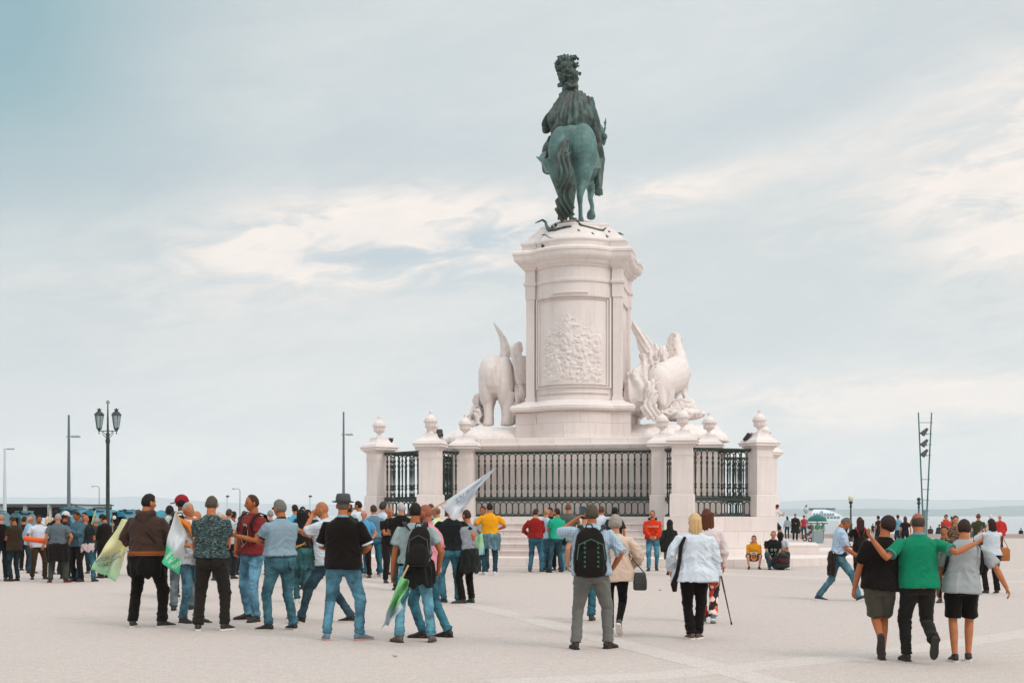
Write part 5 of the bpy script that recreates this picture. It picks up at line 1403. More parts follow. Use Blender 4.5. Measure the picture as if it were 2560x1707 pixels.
def flag(name, label, pts, D, c1, c2, pole=None, dz=.10, text=None, group='flags carried in the crowd', tcol='e8f4ee', tpos=None, pcol='c9a57c', seed=0, thick=.006):
    """cloth flag: pts = 4 measured corners (tl, tr, br, bl) at distance D, with real ripples and depth"""
    r = thing(name, label, 'flag', W(*pts[3], D), 0, group); o0 = W(*pts[3], D)
    A, B, C_, E = [W(p[0], p[1], D+(p[2] if len(p) > 2 else 0)) if len(p) > 2 else W(*p, D) for p in pts]
    N, M = 30, 36; vs = []; uv = []
    def P(u, v):
        p = (A*(1-u)+B*u)*(1-v)+(E*(1-u)+C_*u)*v
        rip = dz*(math.sin(u*7+v*3+seed)*.5+mnoise.noise((u*3+seed, v*3, 0))*.9)*min(1, .15+u+v)
        side = .35*dz*mnoise.noise((v*3, seed+3, u*2))*v*1.2
        return p+V((side, rip, .3*dz*mnoise.noise((u*4, seed+9, v*3))*v))-o0
    for j in range(M+1):
        for i in range(N+1):
            vs.append(P(i/N, j/M)); uv.append((i/N, 1-j/M))
    mb = MB(); fs = [(j*(N+1)+i, j*(N+1)+i+1, (j+1)*(N+1)+i+1, (j+1)*(N+1)+i) for j in range(M) for i in range(N)]
    me = bpy.data.meshes.new('cloth'); me.from_pydata([tuple(v) for v in vs], [], fs); me.update()
    ul = me.uv_layers.new(name='UVMap')
    for lp_ in me.loops: ul.data[lp_.index].uv = uv[lp_.vertex_index]
    me.materials.append(mat(c1, 'flagcloth', .8, c2)); me.polygons.foreach_set('use_smooth', [True]*len(me.polygons))
    o = link('cloth', me, r); sm = o.modifiers.new('t', 'SOLIDIFY'); sm.thickness = thick*.3
    if pole:
        pm = MB(); pm.tube([W(*p, D+.01)-o0 if len(p) == 2 else W(p[0], p[1], D+p[2])-o0 for p in pole], .011, 8); part('pole', pm, mat(pcol, 'plain'), r)
    if text:
        for k, (ln, u0, v0, sz, ang, colr) in enumerate(text):
            cu = bpy.data.curves.new('lettering', 'FONT'); cu.body = ln; cu.size = sz; cu.extrude = .0008; cu.offset = sz*.02
            cu.materials.append(mat(colr, 'paint')); to = bpy.data.objects.new('lettering', cu); COL.objects.link(to); to.parent = r
            FLT.append((to, P, u0, v0, ang, A, B, C_, E))
    return r
FLT = []
def fix_texts():
    """turn every lettering curve into mesh that hugs the cloth it is printed on"""
    bpy.context.view_layer.update(); dg = bpy.context.evaluated_depsgraph_get()
    for o, T, P0 in TEXTS:
        me = bpy.data.meshes.new_from_object(o.evaluated_get(dg)); n = bpy.data.objects.new('lettering', me); COL.objects.link(n); n.parent = o.parent; n.matrix_local = o.matrix_local.copy()
        for v in me.vertices: v.co.z -= 1.9*v.co.x**2
        bpy.data.objects.remove(o)
    for o, P, u0, v0, ang, A, B, C_, E in FLT:
        me = bpy.data.meshes.new_from_object(o.evaluated_get(dg)); n = bpy.data.objects.new('lettering', me); COL.objects.link(n); n.parent = o.parent
        wu = ((B-A).length+(C_-E).length)/2; hv = (E-A).length
        ca, sa = math.cos(R(ang)), math.sin(R(ang))
        for v in me.vertices:
            x = v.co.x*ca-v.co.y*sa; y = v.co.x*sa+v.co.y*ca
            u = u0+x/wu; w_ = v0-y/hv
            v.co = P(u, w_)+V((0, -.006+v.co.z, 0))
        bpy.data.objects.remove(o)
# ================================================================ the crowd (nearest first)
def feet(l, r=None, wl=0, wr=0):
    return None
G0 = 'people standing about on the square'
def PP(*a, **k):
    k.setdefault('group', None)
    return person(*a, **k)
SK1, SK2, SK3, SK4 = 'b8734a', 'c98f6c', '9c5c38', '5e3a28'
# -- foreground left group
c = PP(366, 1567, 1231, -6, 'man in brown hooded jacket with orange hem stripes, back to us', ('short', '1d1410'), SK1, ('hoodie', '43312b'), ('trousers', '17130f'), '20262a', 'cfc9bf',
       arms=(((-.16, .22, 1.06), (-1, -.5, -.5)), ((.18, .22, 1.02), (1, -.4, -.5))), feet=((-.19, 0, 0, 0, 14), (.20, .03, 0, 0, -38)), head=(-38, 4, 0), wide=1.12, hem=.93,
       extras=[(stripes_band, .945, 'b5622a', .062, .010), (stripes_band, .965, 'b5622a', .062, .010), (stripes_band, .985, 'b5622a', .062, .010), (strap, -1, '2a1e1a', .016), (waist_wrap, '15110e', 'cloth', .66, .93, 'jacket_round_waist', 190, 350, False)])
c = PP(451, 1529, 1235, 4, 'man in dark red cap with black backpack over a white shirt', ('buzz', '17100d'), '6f3f28', ('shirt', 'c9ced0'), ('jeans', '6c7a7c'), '1e1c1b', 'd8d5cf',
       arms=('front', 'front'), feet=((-.10, 0, 0, 0, 10), (.12, .2, 0, 0, -10)), head=(15, 0, 0), extras=[(cap, '8f1f2c', 'cap', 70)])
backpack(c, 'black backpack on the man in the dark red cap', '1d1e1e', .34, .5, .15, 1.2)
c = PP(474, 1555, 1254, -118, 'grey haired man looking up, orange sweater slung over his white shirt', ('short', 'a39d95'), 'b97a52', ('shirt', 'c3c5cf'), ('jeans', '4d7f92'), '241a15', None,
       arms=(((-.05, .24, 1.12), (-.9, -.2, -.8)), ((.03, .27, 1.10), (.9, -.2, -.9))), feet=((-.10, .05, 0, 0, 12), (.10, -.04, 0, 0, -12)), head=(-22, -20, 4), belly=.07, hem=.84, extras=[(scarf_sweater, 'c4702a')])
c = PP(528, 1575, 1235, 0, 'man in green black camouflage shirt with arms folded, back to us', ('thin', '4c463e'), SK1, ('tee', '3b5450', 'camo'), ('trousers', '27221e'), '2a2623', 'e2ddd5',
       arms=('crossed', 'crossed'), feet=((-.17, 0, 0, 0, 14), (.17, .02, 0, 0, -24)), wide=1.16, hem=.93, head=(0, 3, 0))
c = PP(640, 1551, 1231, 142, 'man in dark red printed shirt and light blue jeans, thumb in pocket', ('receding', '40291c'), 'b26b40', ('tee', '7c2a2a'), ('jeans', '5fa0bd'), '1f1a18', None,
       arms=('crossed', ((.22, .10, .95), (1, -.5, 0))), feet=((-.12, .10, 0, 0, 18), (.30, -.12, 0, 0, -30)), head=(-24, 4, 0), wide=1.04, hem=.92, lean=(0, -3, 0), extras=[(belt, '231a16')])
backpack(c, 'black rucksack on the man in the dark red shirt', '201b18', .30, .46, .15, 1.18)
def tee_print(c):
    mb = MB(); t = c['t']; yb = .152
    def q(x, z): return t((x, yb-1.7*x*x-.035*abs(z-1.22), z))
    rows = []
    for z, hw in ((1.07, .015), (1.10, .04), (1.16, .055), (1.24, .05), (1.30, .035), (1.33, .02)):
        rows.append([q(-hw, z), q(-hw*.5, z)+c['T'] @ V((0, .004, 0)), q(hw*.5, z)+c['T'] @ V((0, .004, 0)), q(hw, z)])
    mb.loft(rows, cap=False, close=False); part('shirt_print', mb, mat('2a211d', 'cloth'), c['root'])
    for pts in (((-.065, 1.26), (-.07, 1.16), (-.04, 1.08), (0, 1.045), (.05, 1.035)), ((-.045, 1.30), (-.035, 1.34)), ((-.02, 1.31), (-.015, 1.345)), ((0, 1.31), (0, 1.345)), ((.02, 1.31), (.02, 1.34)), ((0, 1.05), (.05, 1.10), (.07, 1.13)), ((.0, 1.06), (.03, 1.02), (.07, 1.015))):
        m2 = MB(); m2.tube([q(*p)+c['T'] @ V((0, .006, 0)) for p in pts], .0035, 5); part('print_line', m2, mat('c9b8ac', 'plain'), c['root'])
tee_print(c)
c = PP(704, 1574, 1246, 36, 'grey haired man in grey blue tee with arms folded and teal jeans', ('short', '6d6963'), 'b0683f', ('tee', '8398a4', 'heather'), ('jeans', '3c6f7c'), '211e1c', 'c9c3b6',
       arms=(((.02, .22, 1.18), (-1, .25, -.5)), 'crossed'), feet=((-.19, .0, 0, 0, 34), (.15, -.06, 0, 0, 2)), head=(18, 2, 0), wide=1.1, hem=.99, cuffcol='1b2228', collar='22262a', belly=.03,
       extras=[(belt, '2b2018'), (glasses, '1a1512')])
c = PP(858, 1600, 1236, -4, 'man in grey trilby hat, black top and blue jeans', ('buzz', '6b5a4c'), SK1, ('polo', '16110f'), ('jeans', '4f90a8'), '5a7a86', 'c98f84',
       arms=(((-.10, .26, 1.1), (-.9, -.4, -.7)), ((.15, .20, 1.02), (1, -.55, -.5))), feet=((-.20, 0, 0, 0, 20), (.19, .03, 0, 0, -46)), wide=1.16, hem=.86, cuffcol='c9d6df', collar='7fb0c4', belly=.03, sleeve=.86,
       extras=[(cap, '4b4f4e', 'trilby')])
c = PP(818, 1556, 1238, 84, 'bald man in white shirt with a hand to his mouth, striding behind the trilby', ('shaved', '5a4232'), 'bd7a50', ('shirt', 'c9cfd4', 'hstripes', 'b9c2c9'), ('jeans', '2f4c58'), '241f1d', 'cfc8bd',
       arms=(((-.02, .18, 1.52), (-.6, .5, -1)), ((.10, .46, 1.40), (.6, .2, -1))), feet=((-.10, .34, 0, -14, 10), (.12, -.32, 0, 0, -10)), head=(0, 2, 0), lean=(4, 0, 0), beard=.4)
c = PP(1038, 1605, 1252, 2, 'man in pale grey tee and blue jeans, holding a lowered green flag', ('buzz', '1f1611'), 'a5633b', ('tee', '93a3a3', 'heather'), ('jeans', '5aa0b6'), '5e5046', '3a332c',
       arms=(((-.29, .04, .84), (-.7, -1, 0)), ((.29, .10, .90), (1, -1, 0))), feet=((-.20, .0, 0, 0, 32), (.20, .02, 0, 0, -8)), wide=1.08, head=(-4, 0, 0), hem=.98,
       extras=[(waist_wrap, '1c1c1a', 'cloth', .70, 1.02, 'jacket_round_waist', 235, 375, True)])
backpack(c, 'slim black backpack with grey piping on the man in pale grey', '1f1c1a', .30, .50, .14, 1.20, .05, None, .05)
c = PP(1016, 1590, 1251, 66, 'bald bearded man in pink shirt behind the man in pale grey', ('shaved', '3a2a22'), 'a7644a', ('shirt', 'd88f9c'), ('jeans', '2f7385'), '2a211c', None,
       arms=('front', 'side'), feet=((-.10, -.30, 0, 0, 10), (.12, -.55, 0, 0, -10)), pelvis=(0, -.30, .90), beard=.6, head=(6, 0, 0))
# -- centre
c = PP(1480, 1622, 1257, 3, 'man in light blue checked shirt and grey trousers taking a picture', ('short', '4f4438'), 'ad6a44', ('shirt', 'a9bac6', 'check', '93a7b8'), ('trousers', '6d6c68'), '2c2320', None,
       arms=(((-.17, .24, 1.56), (-1.1, .1, -.8)), ((.26, .02, .97), (.7, -1, .2))), feet=((-.20, 0, 0, 0, 8), (.20, .07, 0, 0, -40)), wide=1.18, belly=.02, hem=.89, head=(4, -2, 0), sleeve=1.0)
backpack(c, 'large black backpack with green lacing on the man in the checked shirt', '1b1715', .40, .60, .20, 1.17, -.05, '3d6b58', 0, 'backpacks')
held(c, 'phone', 0, 'phone held up by the man in the checked shirt')
c = PP(1462, 1552, 1262, -8, 'person in teal jeans walking, mostly hidden behind the photographing man', ('short', '2a1d16'), SK2, ('tee', '7f9aa3'), ('jeans', '33798a'), '38302a', '2c2621',
       arms=('side', 'side'), feet=((-.06, -.28, .16, 70, 4), (.09, .12, 0, 0, -4)))
c = PP(1537, 1586, 1284, -8, 'grey haired woman in beige coat walking away with a dark bag', ('fluffy', '9d9186'), 'c08f70', ('coat', 'cdb3a0'), ('tight', '14110f'), '3d3a38', 'd9d3cb', female=True, wide=1.2,
       arms=(((-.28, .10, .92), (-.8, -1, 0)), ((.22, .18, .98), (1, -.5, 0))), feet=((-.05, -.16, .0, 4, 4), (.08, -.34, .13, 40, -6)), hem=.80, head=(-4, 4, 0), sleeve=1.95)
handbag(c, 'dark green grey shoulder bag of the woman in beige', (.36, -.02, .80), (.20, .12, .26), '3c3c38', 'leather', (.02, -.12, 1.40))
c = PP(1735, 1597, 1282, 2, 'blond woman in pale blue tunic and black trousers', ('bob', 'cda878'), 'c98f78', ('blouse', 'ced5dd'), ('trousers', '14100f'), '5c4038', 'e5ded8', female=True, wide=1.32,
       arms=(((-.33, .06, .93), (-.8, -1, 0)), ((.34, -.02, .80), (.8, -1, 0))), feet=((-.04, 0, 0, 0, 10), (.06, .04, 0, 0, -26)), head=(-4, 2, 3), hem=.80, belly=.02, sleeve=1.9)
def shawl(c):
    mb = MB(); t = c['t']
    mb.tube([t(p) for p in ((-.16, -.14, 1.42), (-.22, -.16, 1.30), (-.24, -.17, 1.10), (-.27, -.15, .92), (-.31, -.12, .76), (-.30, -.12, .66))], [(.02, .03), (.03, .03), (.025, .025), (.03, .04), (.05, .06), (.03, .05)], 8)
    o = part('scarf', mb, mat('1c1614', 'cloth'), c['root'], smooth=60)
shawl(c)
c = PP(1770, 1556, 1268, 2, 'woman with long auburn hair, white sweater and red floral trousers', ('longer', '5a2f1c'), 'c98f78', ('sweater', 'd9c9c8'), ('floral', '1b1418'), '2c6478', 'd5d8d8', female=True, wide=1.05,
       arms=(((-.24, .02, .9), (-.5, -1, 0)), ((.26, .08, .86), (.8, -1, 0))), feet=((-.06, .05, 0, 0, 4), (.05, -.15, .04, 18, -14)), head=(0, 0, -6), hscale=1.0)
cn_ = thing('walking_cane', 'dark adjustable walking cane leaning right beside the auburn haired woman', 'cane', W(1797, 1412, 17.6)-V((0, 0, 0)))
P_ = [W(1797, 1413, 17.6)*1, W(1829, 1561, 17.9)]
o_ = P_[0]; d_ = P_[1]-P_[0]
mb = MB(); mb.tube([V((0, 0, 0)), d_*.45], .012, 8); part('upper_tube', mb, mat('3c2a26', 'paint', .4), cn_, smooth=60)
mb = MB(); mb.tube([d_*.44, d_*.72], .010, 8); part('middle_tube', mb, mat('5a2f28', 'paint', .4), cn_, smooth=60)
mb = MB(); mb.tube([d_*.71, d_*.975], .008, 8); part('lower_tube', mb, mat('3c2a26', 'paint', .4), cn_, smooth=60)
mb = MB(); mb.tube([d_*.965, d_], .013, 8); part('rubber_tip', mb, mat('1a1817', 'plain'), cn_, smooth=60)
mb = MB(); mb.tube([V((.02, 0, -.03)), V((0, 0, .03)), V((-.045, 0, .055)), V((-.09, 0, .05))], [.012, .016, .015, .012], 8); part('handle', mb, mat('1a1614', 'plain'), cn_, smooth=60)
# -- right trio
c = PP(2197, 1650, 1279, 6, 'boy in black shirt and olive shorts walking in a hug, left of three', ('thick', '2a1813'), 'a9663f', ('tee', '15100f'), ('shorts', '4d4a40'), '221d1b', '2a2522',
       arms=(((-.27, .10, .84), (-.8, -.8, 0)), ((.20, .25, 1.0), (.8, -.5, 0))), feet=((-.10, -.30, .22, 66, -16), (.07, .06, 0, 0, -16)), lean=(0, 5, 0), head=(0, 4, 18), wide=1.14, hem=.86, sleeve=.85)
c = PP(2292, 1652, 1271, -2, 'balding man in green polo with his arms around two boys', ('ring', '463a33'), 'b3704a', ('polo', '0c7a57'), ('trousers', '24221f'), '211e1b', '2e2a26',
       arms=(((-.56, -.17, 1.42), (-.25, -.5, -1.6)), ((.60, -.19, 1.385), (.2, -.8, -.55))), feet=((-.11, .02, 0, 0, 6), (.10, -.33, .20, 66, -4)), wide=1.16, belly=.04, hem=.87, collar='7f8f9c', cuffcol='3f7f78', head=(0, 0, 2), lean=(3, 0, 0), sleeve=.75)
c = PP(2405, 1653, 1300, -10, 'boy in grey tee and black shorts walking, right of three', ('short', '33211a'), 'b9774f', ('tee', '9ea2a3', 'heather'), ('shorts', '14110f'), '1e1b1a', 'd3cec7',
       arms=(((-.26, .14, .84), (-.8, -.8, 0)), ((.52, -.02, .93), (.6, -.8, .3))), feet=((-.09, -.04, 0, 0, 6), (.09, .10, 0, 0, -12)), wide=1.18, hem=.83, sleeve=.85, head=(0, 6, 0), lean=(2, 3, 0), refh=1.74)
def two_straps(c):
    r = world_thing(c, 'backpack', 'dark rucksack worn on the chest of the boy in grey', 'backpack', 'backpacks'); t, W_ = c['t'], c['W']; m = mat('1f1c1b', 'cloth')
    mb = MB(); mb.box(t((0, .26, 1.16)), (.3, .16, .4), c['T'], .05); part('pack', mb, m, r)
    for sx in (-1, 1):
        s_ = MB(); s_.tube([t(p) for p in ((sx*.12, .2, 1.33), (sx*.15, .1, 1.45), (sx*.155, 0, 1.475), (sx*.165, -.09, 1.44), (sx*.19, -.15, 1.34), (sx*.205, -.13, 1.22), (sx*.21, -.02, 1.08), (sx*.18, .16, 1.02))], [(.006, .022)]*8, 8, side=c['T'] @ V((0, .3, 1))); part('strap', s_, m, r, smooth=60)
two_straps(c)
# ---------------------------------------------------------------- flags
flag('flag', 'yellow green flag with blue lettering hanging beside the man in brown', [(304, 1296), (352, 1302), (292, 1452), (231, 1424)], 18.6, 'e2ddae', 'b4dfb8', pole=[(230, 1423), (331, 1245)] if 0 else None, dz=.16, seed=2,
     text=[('SINDICATO', .08, .86, .058, 52, '6f9db5'), ('NACIONAL DA', .24, .90, .058, 52, '6f9db5'), ('POLÍCIA', .46, .93, .07, 52, 'c9e3e3')])
flag('flag', 'white and green flag on a wooden pole in front of the orange sweater', [(439, 1277), (467, 1340), (446, 1437), (402, 1403)], 17.3, 'e0e4e8', '4fcf97', pole=[(438, 1276, 0), (466, 1340, -.02), (492, 1396, -.04)], dz=.10, seed=5,
     text=[('SINDICATO', .20, .90, .062, 60, 'd9efe2'), ('NACIONAL', .45, .93, .062, 60, 'd9efe2'), ('POLÍCIA', .70, .95, .062, 60, 'd9efe2')])
flag('flag', 'white flag streaming up to the right on a pole above the black shirted man', [(1100, 1262), (1239, 1168), (1165, 1262), (1136, 1300)], 21.2, 'dde2e6', 'e0e4e8', pole=[(1052, 1288, .1), (1080, 1272, .05), (1116, 1252, 0)], dz=.14, seed=8,
     text=[('S.N.P.', .28, .45, .10, 5, '8aa9cc')])
flag('flag', 'green and white flag pointing at the ground in the grey tee man\'s hand', [(1002, 1440), (1024, 1452), (994, 1536), (951, 1572)], 15.2, '8fd193', 'c3d3d8', pole=[(1021, 1412, 0), (1004, 1446, 0)], dz=.16, seed=3)
flag('flag', 'pale green flag hanging at the left side of the yellow polo man', [(1190, 1345), (1206, 1330), (1212, 1385), (1193, 1388)], 32.6, 'a8d7a8', '9cc4c8', dz=.08, seed=6)
flag('flag', 'narrow pale green flag raised over the far left crowd', [(236, 1277), (240, 1276), (233, 1310), (228, 1309)], 27, 'b9d3a8', 'a9cfa0', dz=.04, seed=7, pole=[(239, 1276), (230, 1311)])
flag('flag', 'narrow white flag furled over the far left crowd', [(119, 1262), (124, 1262), (124, 1290), (119, 1290)], 33, 'c3cbd0', 'b9c6c9', dz=.04, seed=9, pole=[(121, 1261), (122, 1300)])

# -- second row, left to centre
c = PP(752, 1507, 1270, 10, 'long black haired woman in black shirt with a teal jacket at her waist', ('longer', '130e0c'), 'c99578', ('tee', '1b1f1e'), ('jeans', '3b6c74'), 'd6d3cf', 'e2ded8', female=True, wide=1.02,
       arms=('front', ((.27, .06, .87), (.6, -1, 0))), feet=((-.07, .1, 0, 0, 4), (.09, -.02, 0, 0, -10)), head=(10, 4, 0), extras=[(waist_wrap, '2f5f62', 'denim', .62, 1.0)])
handbag(c, 'small yellow shoulder bag of the long haired woman', (-.22, -.16, .93), (.15, .07, .17), 'd3932a', 'leather', (.06, -.14, 1.12))
c = PP(1128, 1508, 1257, 12, 'man in black tee and teal jeans standing under the white flag', ('short', '1c1411'), SK1, ('tee', '181c1c'), ('jeans', '2f6f80'), '201e1c', 'c4beb4',
       arms=(((-.16, .3, 1.1), (-1, -.3, -.5)), ((.33, .05, .96), (1, -.8, 0))), feet=((-.13, .0, 0, 0, 50), (.13, .05, 0, 0, -6)), wide=1.16, hem=.93)
c = PP(1168, 1507, 1272, 46, 'man in grey tee with black jacket tied around his waist, under the white flag', ('buzz', '3a2c24'), SK1, ('tee', '8b8f96'), ('trousers', '17130f'), '2f3533', '38302c',
       arms=('low', 'low'), feet=((-.12, 0, 0, 0, 40), (.12, .0, 0, 0, -10)), extras=[(waist_wrap, '1e211f', 'cloth', .56, 1.0, 'jacket_round_waist', 180, 370, True)])
c = PP(1224, 1437, 1256, 2, 'man in bright yellow polo with denim jacket tied at his waist', ('short', '241a14'), SK1, ('polo', 'e59c14'), ('jeans', '1f4a58'), 'cfc7c6', 'd9d0ce',
       arms=(((-.26, .20, 1.02), (-1, -.7, 0)), ((.20, .24, 1.10), (1.1, -.4, -.4))), feet=((-.12, 0, 0, 0, 34), (.13, .02, 0, 0, -20)), wide=1.16, extras=[(waist_wrap, '5f8590', 'denim', .60, 1.0, 'jacket_round_waist', 185, 355, True)])
c = PP(1208, 1428, 1264, 160, 'man whose face shows just left of the yellow polo', ('short', '30221a'), SK1, ('shirt', '9fb0b8'), ('jeans', '34505c'), '222')if 0 else PP(1208, 1428, 1264, 160, 'man whose face shows just left of the yellow polo', ('short', '30221a'), SK1, ('shirt', '9fb0b8'), ('jeans', '34505c'), '222222', None)
c = PP(1338, 1431, 1270, -22, 'man in long sleeved red sweater and blue jeans, back to us', ('short', '3a261c'), SK2, ('sweater', '8f1d1a'), ('jeans', '2f6f88'), '3a322c', 'c9c5bd',
       arms=(((-.20, .12, 1.0), (-1.2, -.8, 0)), 'front'), feet=((-.16, 0, 0, 0, 10), (.17, .02, 0, 0, -10)), wide=1.1, head=(-14, 3, 0), hem=.95)
c = PP(1366, 1427, 1270, -40, 'bald man in pale blue tee between the red sweater and turquoise polo', ('shaved', '6b4a38'), SK2, ('tee', 'a9bfd0'), ('jeans', '4f8aa0'), '221e1c', 'c9c5bd', arms=('side', 'side'), wide=1.0)
c = PP(1376, 1424, 1267, 172, 'black haired man in black shirt facing us beside the turquoise polo', ('short', '120d0b'), SK1, ('polo', '181615'), ('trousers', '1a1715'), '201c1a', None, arms=('front', 'front'), head=(-20, 0, 0))
c = PP(1392, 1430, 1268, 24, 'man in turquoise polo and dark jeans standing legs apart', ('short', '2b1d16'), SK1, ('polo', '1fa381'), ('jeans', '2c5666'), '221b18', None,
       arms=('front', 'front'), feet=((-.24, -.06, 0, 0, 20), (.18, .06, 0, 0, -10)), wide=1.08, head=(20, 0, 0), lean=(0, 4, 0), hem=.90)
c = PP(1421, 1428, 1257, 6, 'man in olive grey tee with black jacket at his waist, back to us', ('buzz', '6a4b3a'), SK1, ('tee', '4f5a52'), ('jeans', '6aa3b8'), '5b8a9c', 'c9d3d8',
       arms=(((-.24, .16, .95), (-1, -.8, 0)), 'side'), wide=1.12, extras=[(waist_wrap, '1d1918', 'cloth', .68, 1.0)])
c = PP(1408, 1424, 1284, -6, 'person in black trousers half hidden behind the olive grey tee', ('short', '3a2a20'), SK2, ('tee', '2c302e'), ('tight', '191614'), '2a1d18', None)
c = PP(1504, 1430, 1264, -10, 'man in white shirt beyond the photographing man', ('short', '5e3a24'), SK1, ('shirt', 'd0d8df'), ('jeans', '3c6474'), '222222', None)
c = PP(1537, 1431, 1268, -14, 'black haired man in navy shirt beyond the grey haired woman', ('thick', '120e0d'), SK1, ('shirt', '1f2a31'), ('jeans', '2b3f48'), '222222', None)
c = PP(1632, 1426, 1273, 176, 'bearded man in bright red hooded sweatshirt walking toward us', ('receding', '3d2a20'), 'bd8262', ('hoodie', 'c7330f'), ('jeans', '3f92ab'), '25221f', None,
       arms=('lap', 'lap'), feet=((-.11, -.16, .06, 25, 6), (.12, .12, 0, 0, -14)), head=(-22, 0, 0), beard=.85, wide=1.06, collar='2a201c', hem=.91)
writing(c, 'FALCONS', 1.275, .078, 'e0a89c', y=.192)
c = PP(1675, 1437, 1299, -6, 'small woman in black hooded jacket and green skirt carrying a black bag', ('hidden', '15110f'), 'b98a70', ('coat', '20221f'), ('skirt', '4a5440'), '1c1917', None, female=True, wide=1.05,
       arms=('side', 'front'), feet=((-.06, .12, 0, 0, 4), (.05, -.02, 0, 0, -12)), hem=.82)
def hoodup(c):
    h = MB(); hc, Rh = c['hc'], c['Rh']; h.ell(hc+Rh @ V((0, -.015, .012)), (.108, .118, .142), 18, 12, Rh); h.tube([c['t']((0, -.03, 1.42)), hc+Rh @ V((0, -.03, -.06))], [.12, .10], 14)
    o = part('hood', h, mat('1d1f1c', 'cloth'), c['root']); remesh(o, .014, 2, lambda o: displace(o, lambda v, n: .012*nz(v, 9)))
hoodup(c)
handbag(c, 'black shoulder bag at the hip of the hooded woman', (-.20, -.10, .86), (.20, .12, .26), '1c1a18', 'cloth', (.08, -.12, 1.38))
c = PP(2097, 1500, 1275, -90, 'man in checked shirt and jeans striding right, looking down', ('short', '5d5852'), 'ad6338', ('shirt', 'b9c8d6', 'check', '8fa6be'), ('jeans', '4a7f90'), '22333c', 'd8dadb',
       arms=(((-.10, .32, 1.00), (-.5, -1, -.2)), ((.14, .30, 1.00), (.5, -1, -.2))), feet=((-.09, -.38, 0, 6, 4), (.10, .36, .0, -22, -4)), head=(0, 34, 0), lean=(5, 0, 0), hem=.99, sleeve=.9,
       extras=[(waist_wrap, '2a201c', 'cloth', .56, 1.02, 'jacket_round_waist', 190, 330, False)])
held(c, 'phone', 1, 'phone in the hands of the striding man in the checked shirt')
c = PP(2148, 1461, 1290, -4, 'long haired woman in black dress with red straps walking away', ('longer', '3a1f18'), SK1, ('tee', '17130f'), ('tight', '15110f'), 'd3d0cc', 'd3d0cc', female=True,
       arms=(((-.24, .16, 1.02), (-1, -.8, 0)), 'front'), feet=((-.03, .14, 0, 0, 4), (.07, -.14, .03, 16, -6)), hem=.76)
r_ = world_thing(c, 'backpack', 'small dark backpack with red straps on the long haired woman in black', 'backpack', 'backpacks')
for sx in (-1, 1):
    s_ = MB(); s_.tube([c['t'](p) for p in ((sx*.10, .09, 1.44), (sx*.115, 0, 1.485), (sx*.11, -.12, 1.44), (sx*.06, -.19, 1.33), (sx*.04, -.2, 1.22))], [(.007, .024)]*5, 6, side=V((0, .3, 1))); part('strap', s_, mat('8a2430', 'cloth'), r_)
s_ = MB(); s_.box(c['t']((0, -.20, 1.12)), (.22, .10, .28), c['T'], .04, .8); part('pack', s_, mat('1a1514', 'cloth'), r_)
c = PP(2480, 1484, 1296, 6, 'woman in white tee photographing with a phone, brown bag on her arm', ('bob', '2a1816'), 'c0805c', ('tee', 'c5ccd4'), ('trousers', '161211'), '1c1a19', 'd0cbc4', female=True, wide=1.22,
       arms=(((-.13, .33, 1.42), (-1, -.3, -1)), ((-.02, .34, 1.38), (.9, -.2, -1))), feet=((-.14, 0, 0, 0, 30), (.14, .03, 0, 0, -8)), hem=.90, sleeve=.9)
held(c, 'phone', 0, 'phone held up by the woman in the white tee')
handbag(c, 'tan brown shopper bag hanging right of the woman in white', (.31, .0, .92), (.26, .14, .32), 'a35f24', 'leather', (.24, 0, 1.38))
c = PP(2362, 1505, 1312, 150, 'person in leopard print top walking toward us behind the trio', ('long', '4a3324'), 'a8704c', ('shirt', '8a6a4a', 'leopard'), ('tight', '1c1816'), '222222', None, female=True, arms=('side', 'side'), feet=((-.08, 0, 0, 0, 6), (.08, .1, 0, 0, -6)))
c = PP(2388, 1455, 1288, 176, 'brown haired woman facing us behind the boy in grey', ('long', '5a3f2c'), 'c08a68', ('tee', '6a5344', 'leopard'), ('trousers', '241f1c'), '222222', None, female=True)
# -- seated on the ledge
LZ = .25
def sit(x, yf, yh, rz, label, base=0.0, pz=.30, kn=.36, **k):
    D = k.pop('D')
    return person(x, yf, yh, rz, label, D=D, base=base, **k)
Dl = 37.0
c = person(1884, 1421, 1341, 172, 'boy in orange yellow hooded top sitting on the stone ledge', ('short', '4a2c22'), 'c78d72', ('hoodie', 'd98c16'), ('shorts', '262c33'), '1d1b1a', None, D=Dl, arms=('lap', 'lap'),
           feet=((-.18, .42, 0, 0, 10), (.18, .42, 0, 0, -10)), pelvis=(0, -.02, .40), knees=((-.35, .6, 1), (.35, .6, 1)), lean=(16, 0, 0), head=(-10, -20, 0), refh=1.17, wide=1.1, hscale=1.18, hem=.90, sleeve=1.9)
writing(c, 'URBAN', 1.16, .075, '3a3a78', y=.20)
mb = MB(); mb.box(c['t']((0, .193, 1.16)), (.27, .006, .09), c['T'], .0); part('chest_patch', mb, mat('d9d6d3', 'cloth'), c['root'])
c = person(1931, 1421, 1326, 176, 'man in black printed tee sitting on the stone ledge', ('receding', '4a3428'), 'c08a70', ('tee', '181a1b'), ('jeans', '2f5560'), '22201f', None, D=Dl-.1, arms=('lap', 'lap'),
           feet=((-.20, .50, 0, 0, 10), (.14, .50, 0, 0, -10)), pelvis=(0, 0, .35), knees=((-.4, .6, 1), (.4, .6, 1)), lean=(18, 0, 0), head=(-14, -12, 0), refh=1.14, wide=1.15, belly=.03)
writing(c, 'C O', 1.22, .10, 'b9cfc4', y=.20); writing(c, 'm', 1.10, .07, 'b9cfc4', y=.215, x=.05); writing(c, '2', 1.12, .10, '3f8a5c', y=.215, x=-.06)
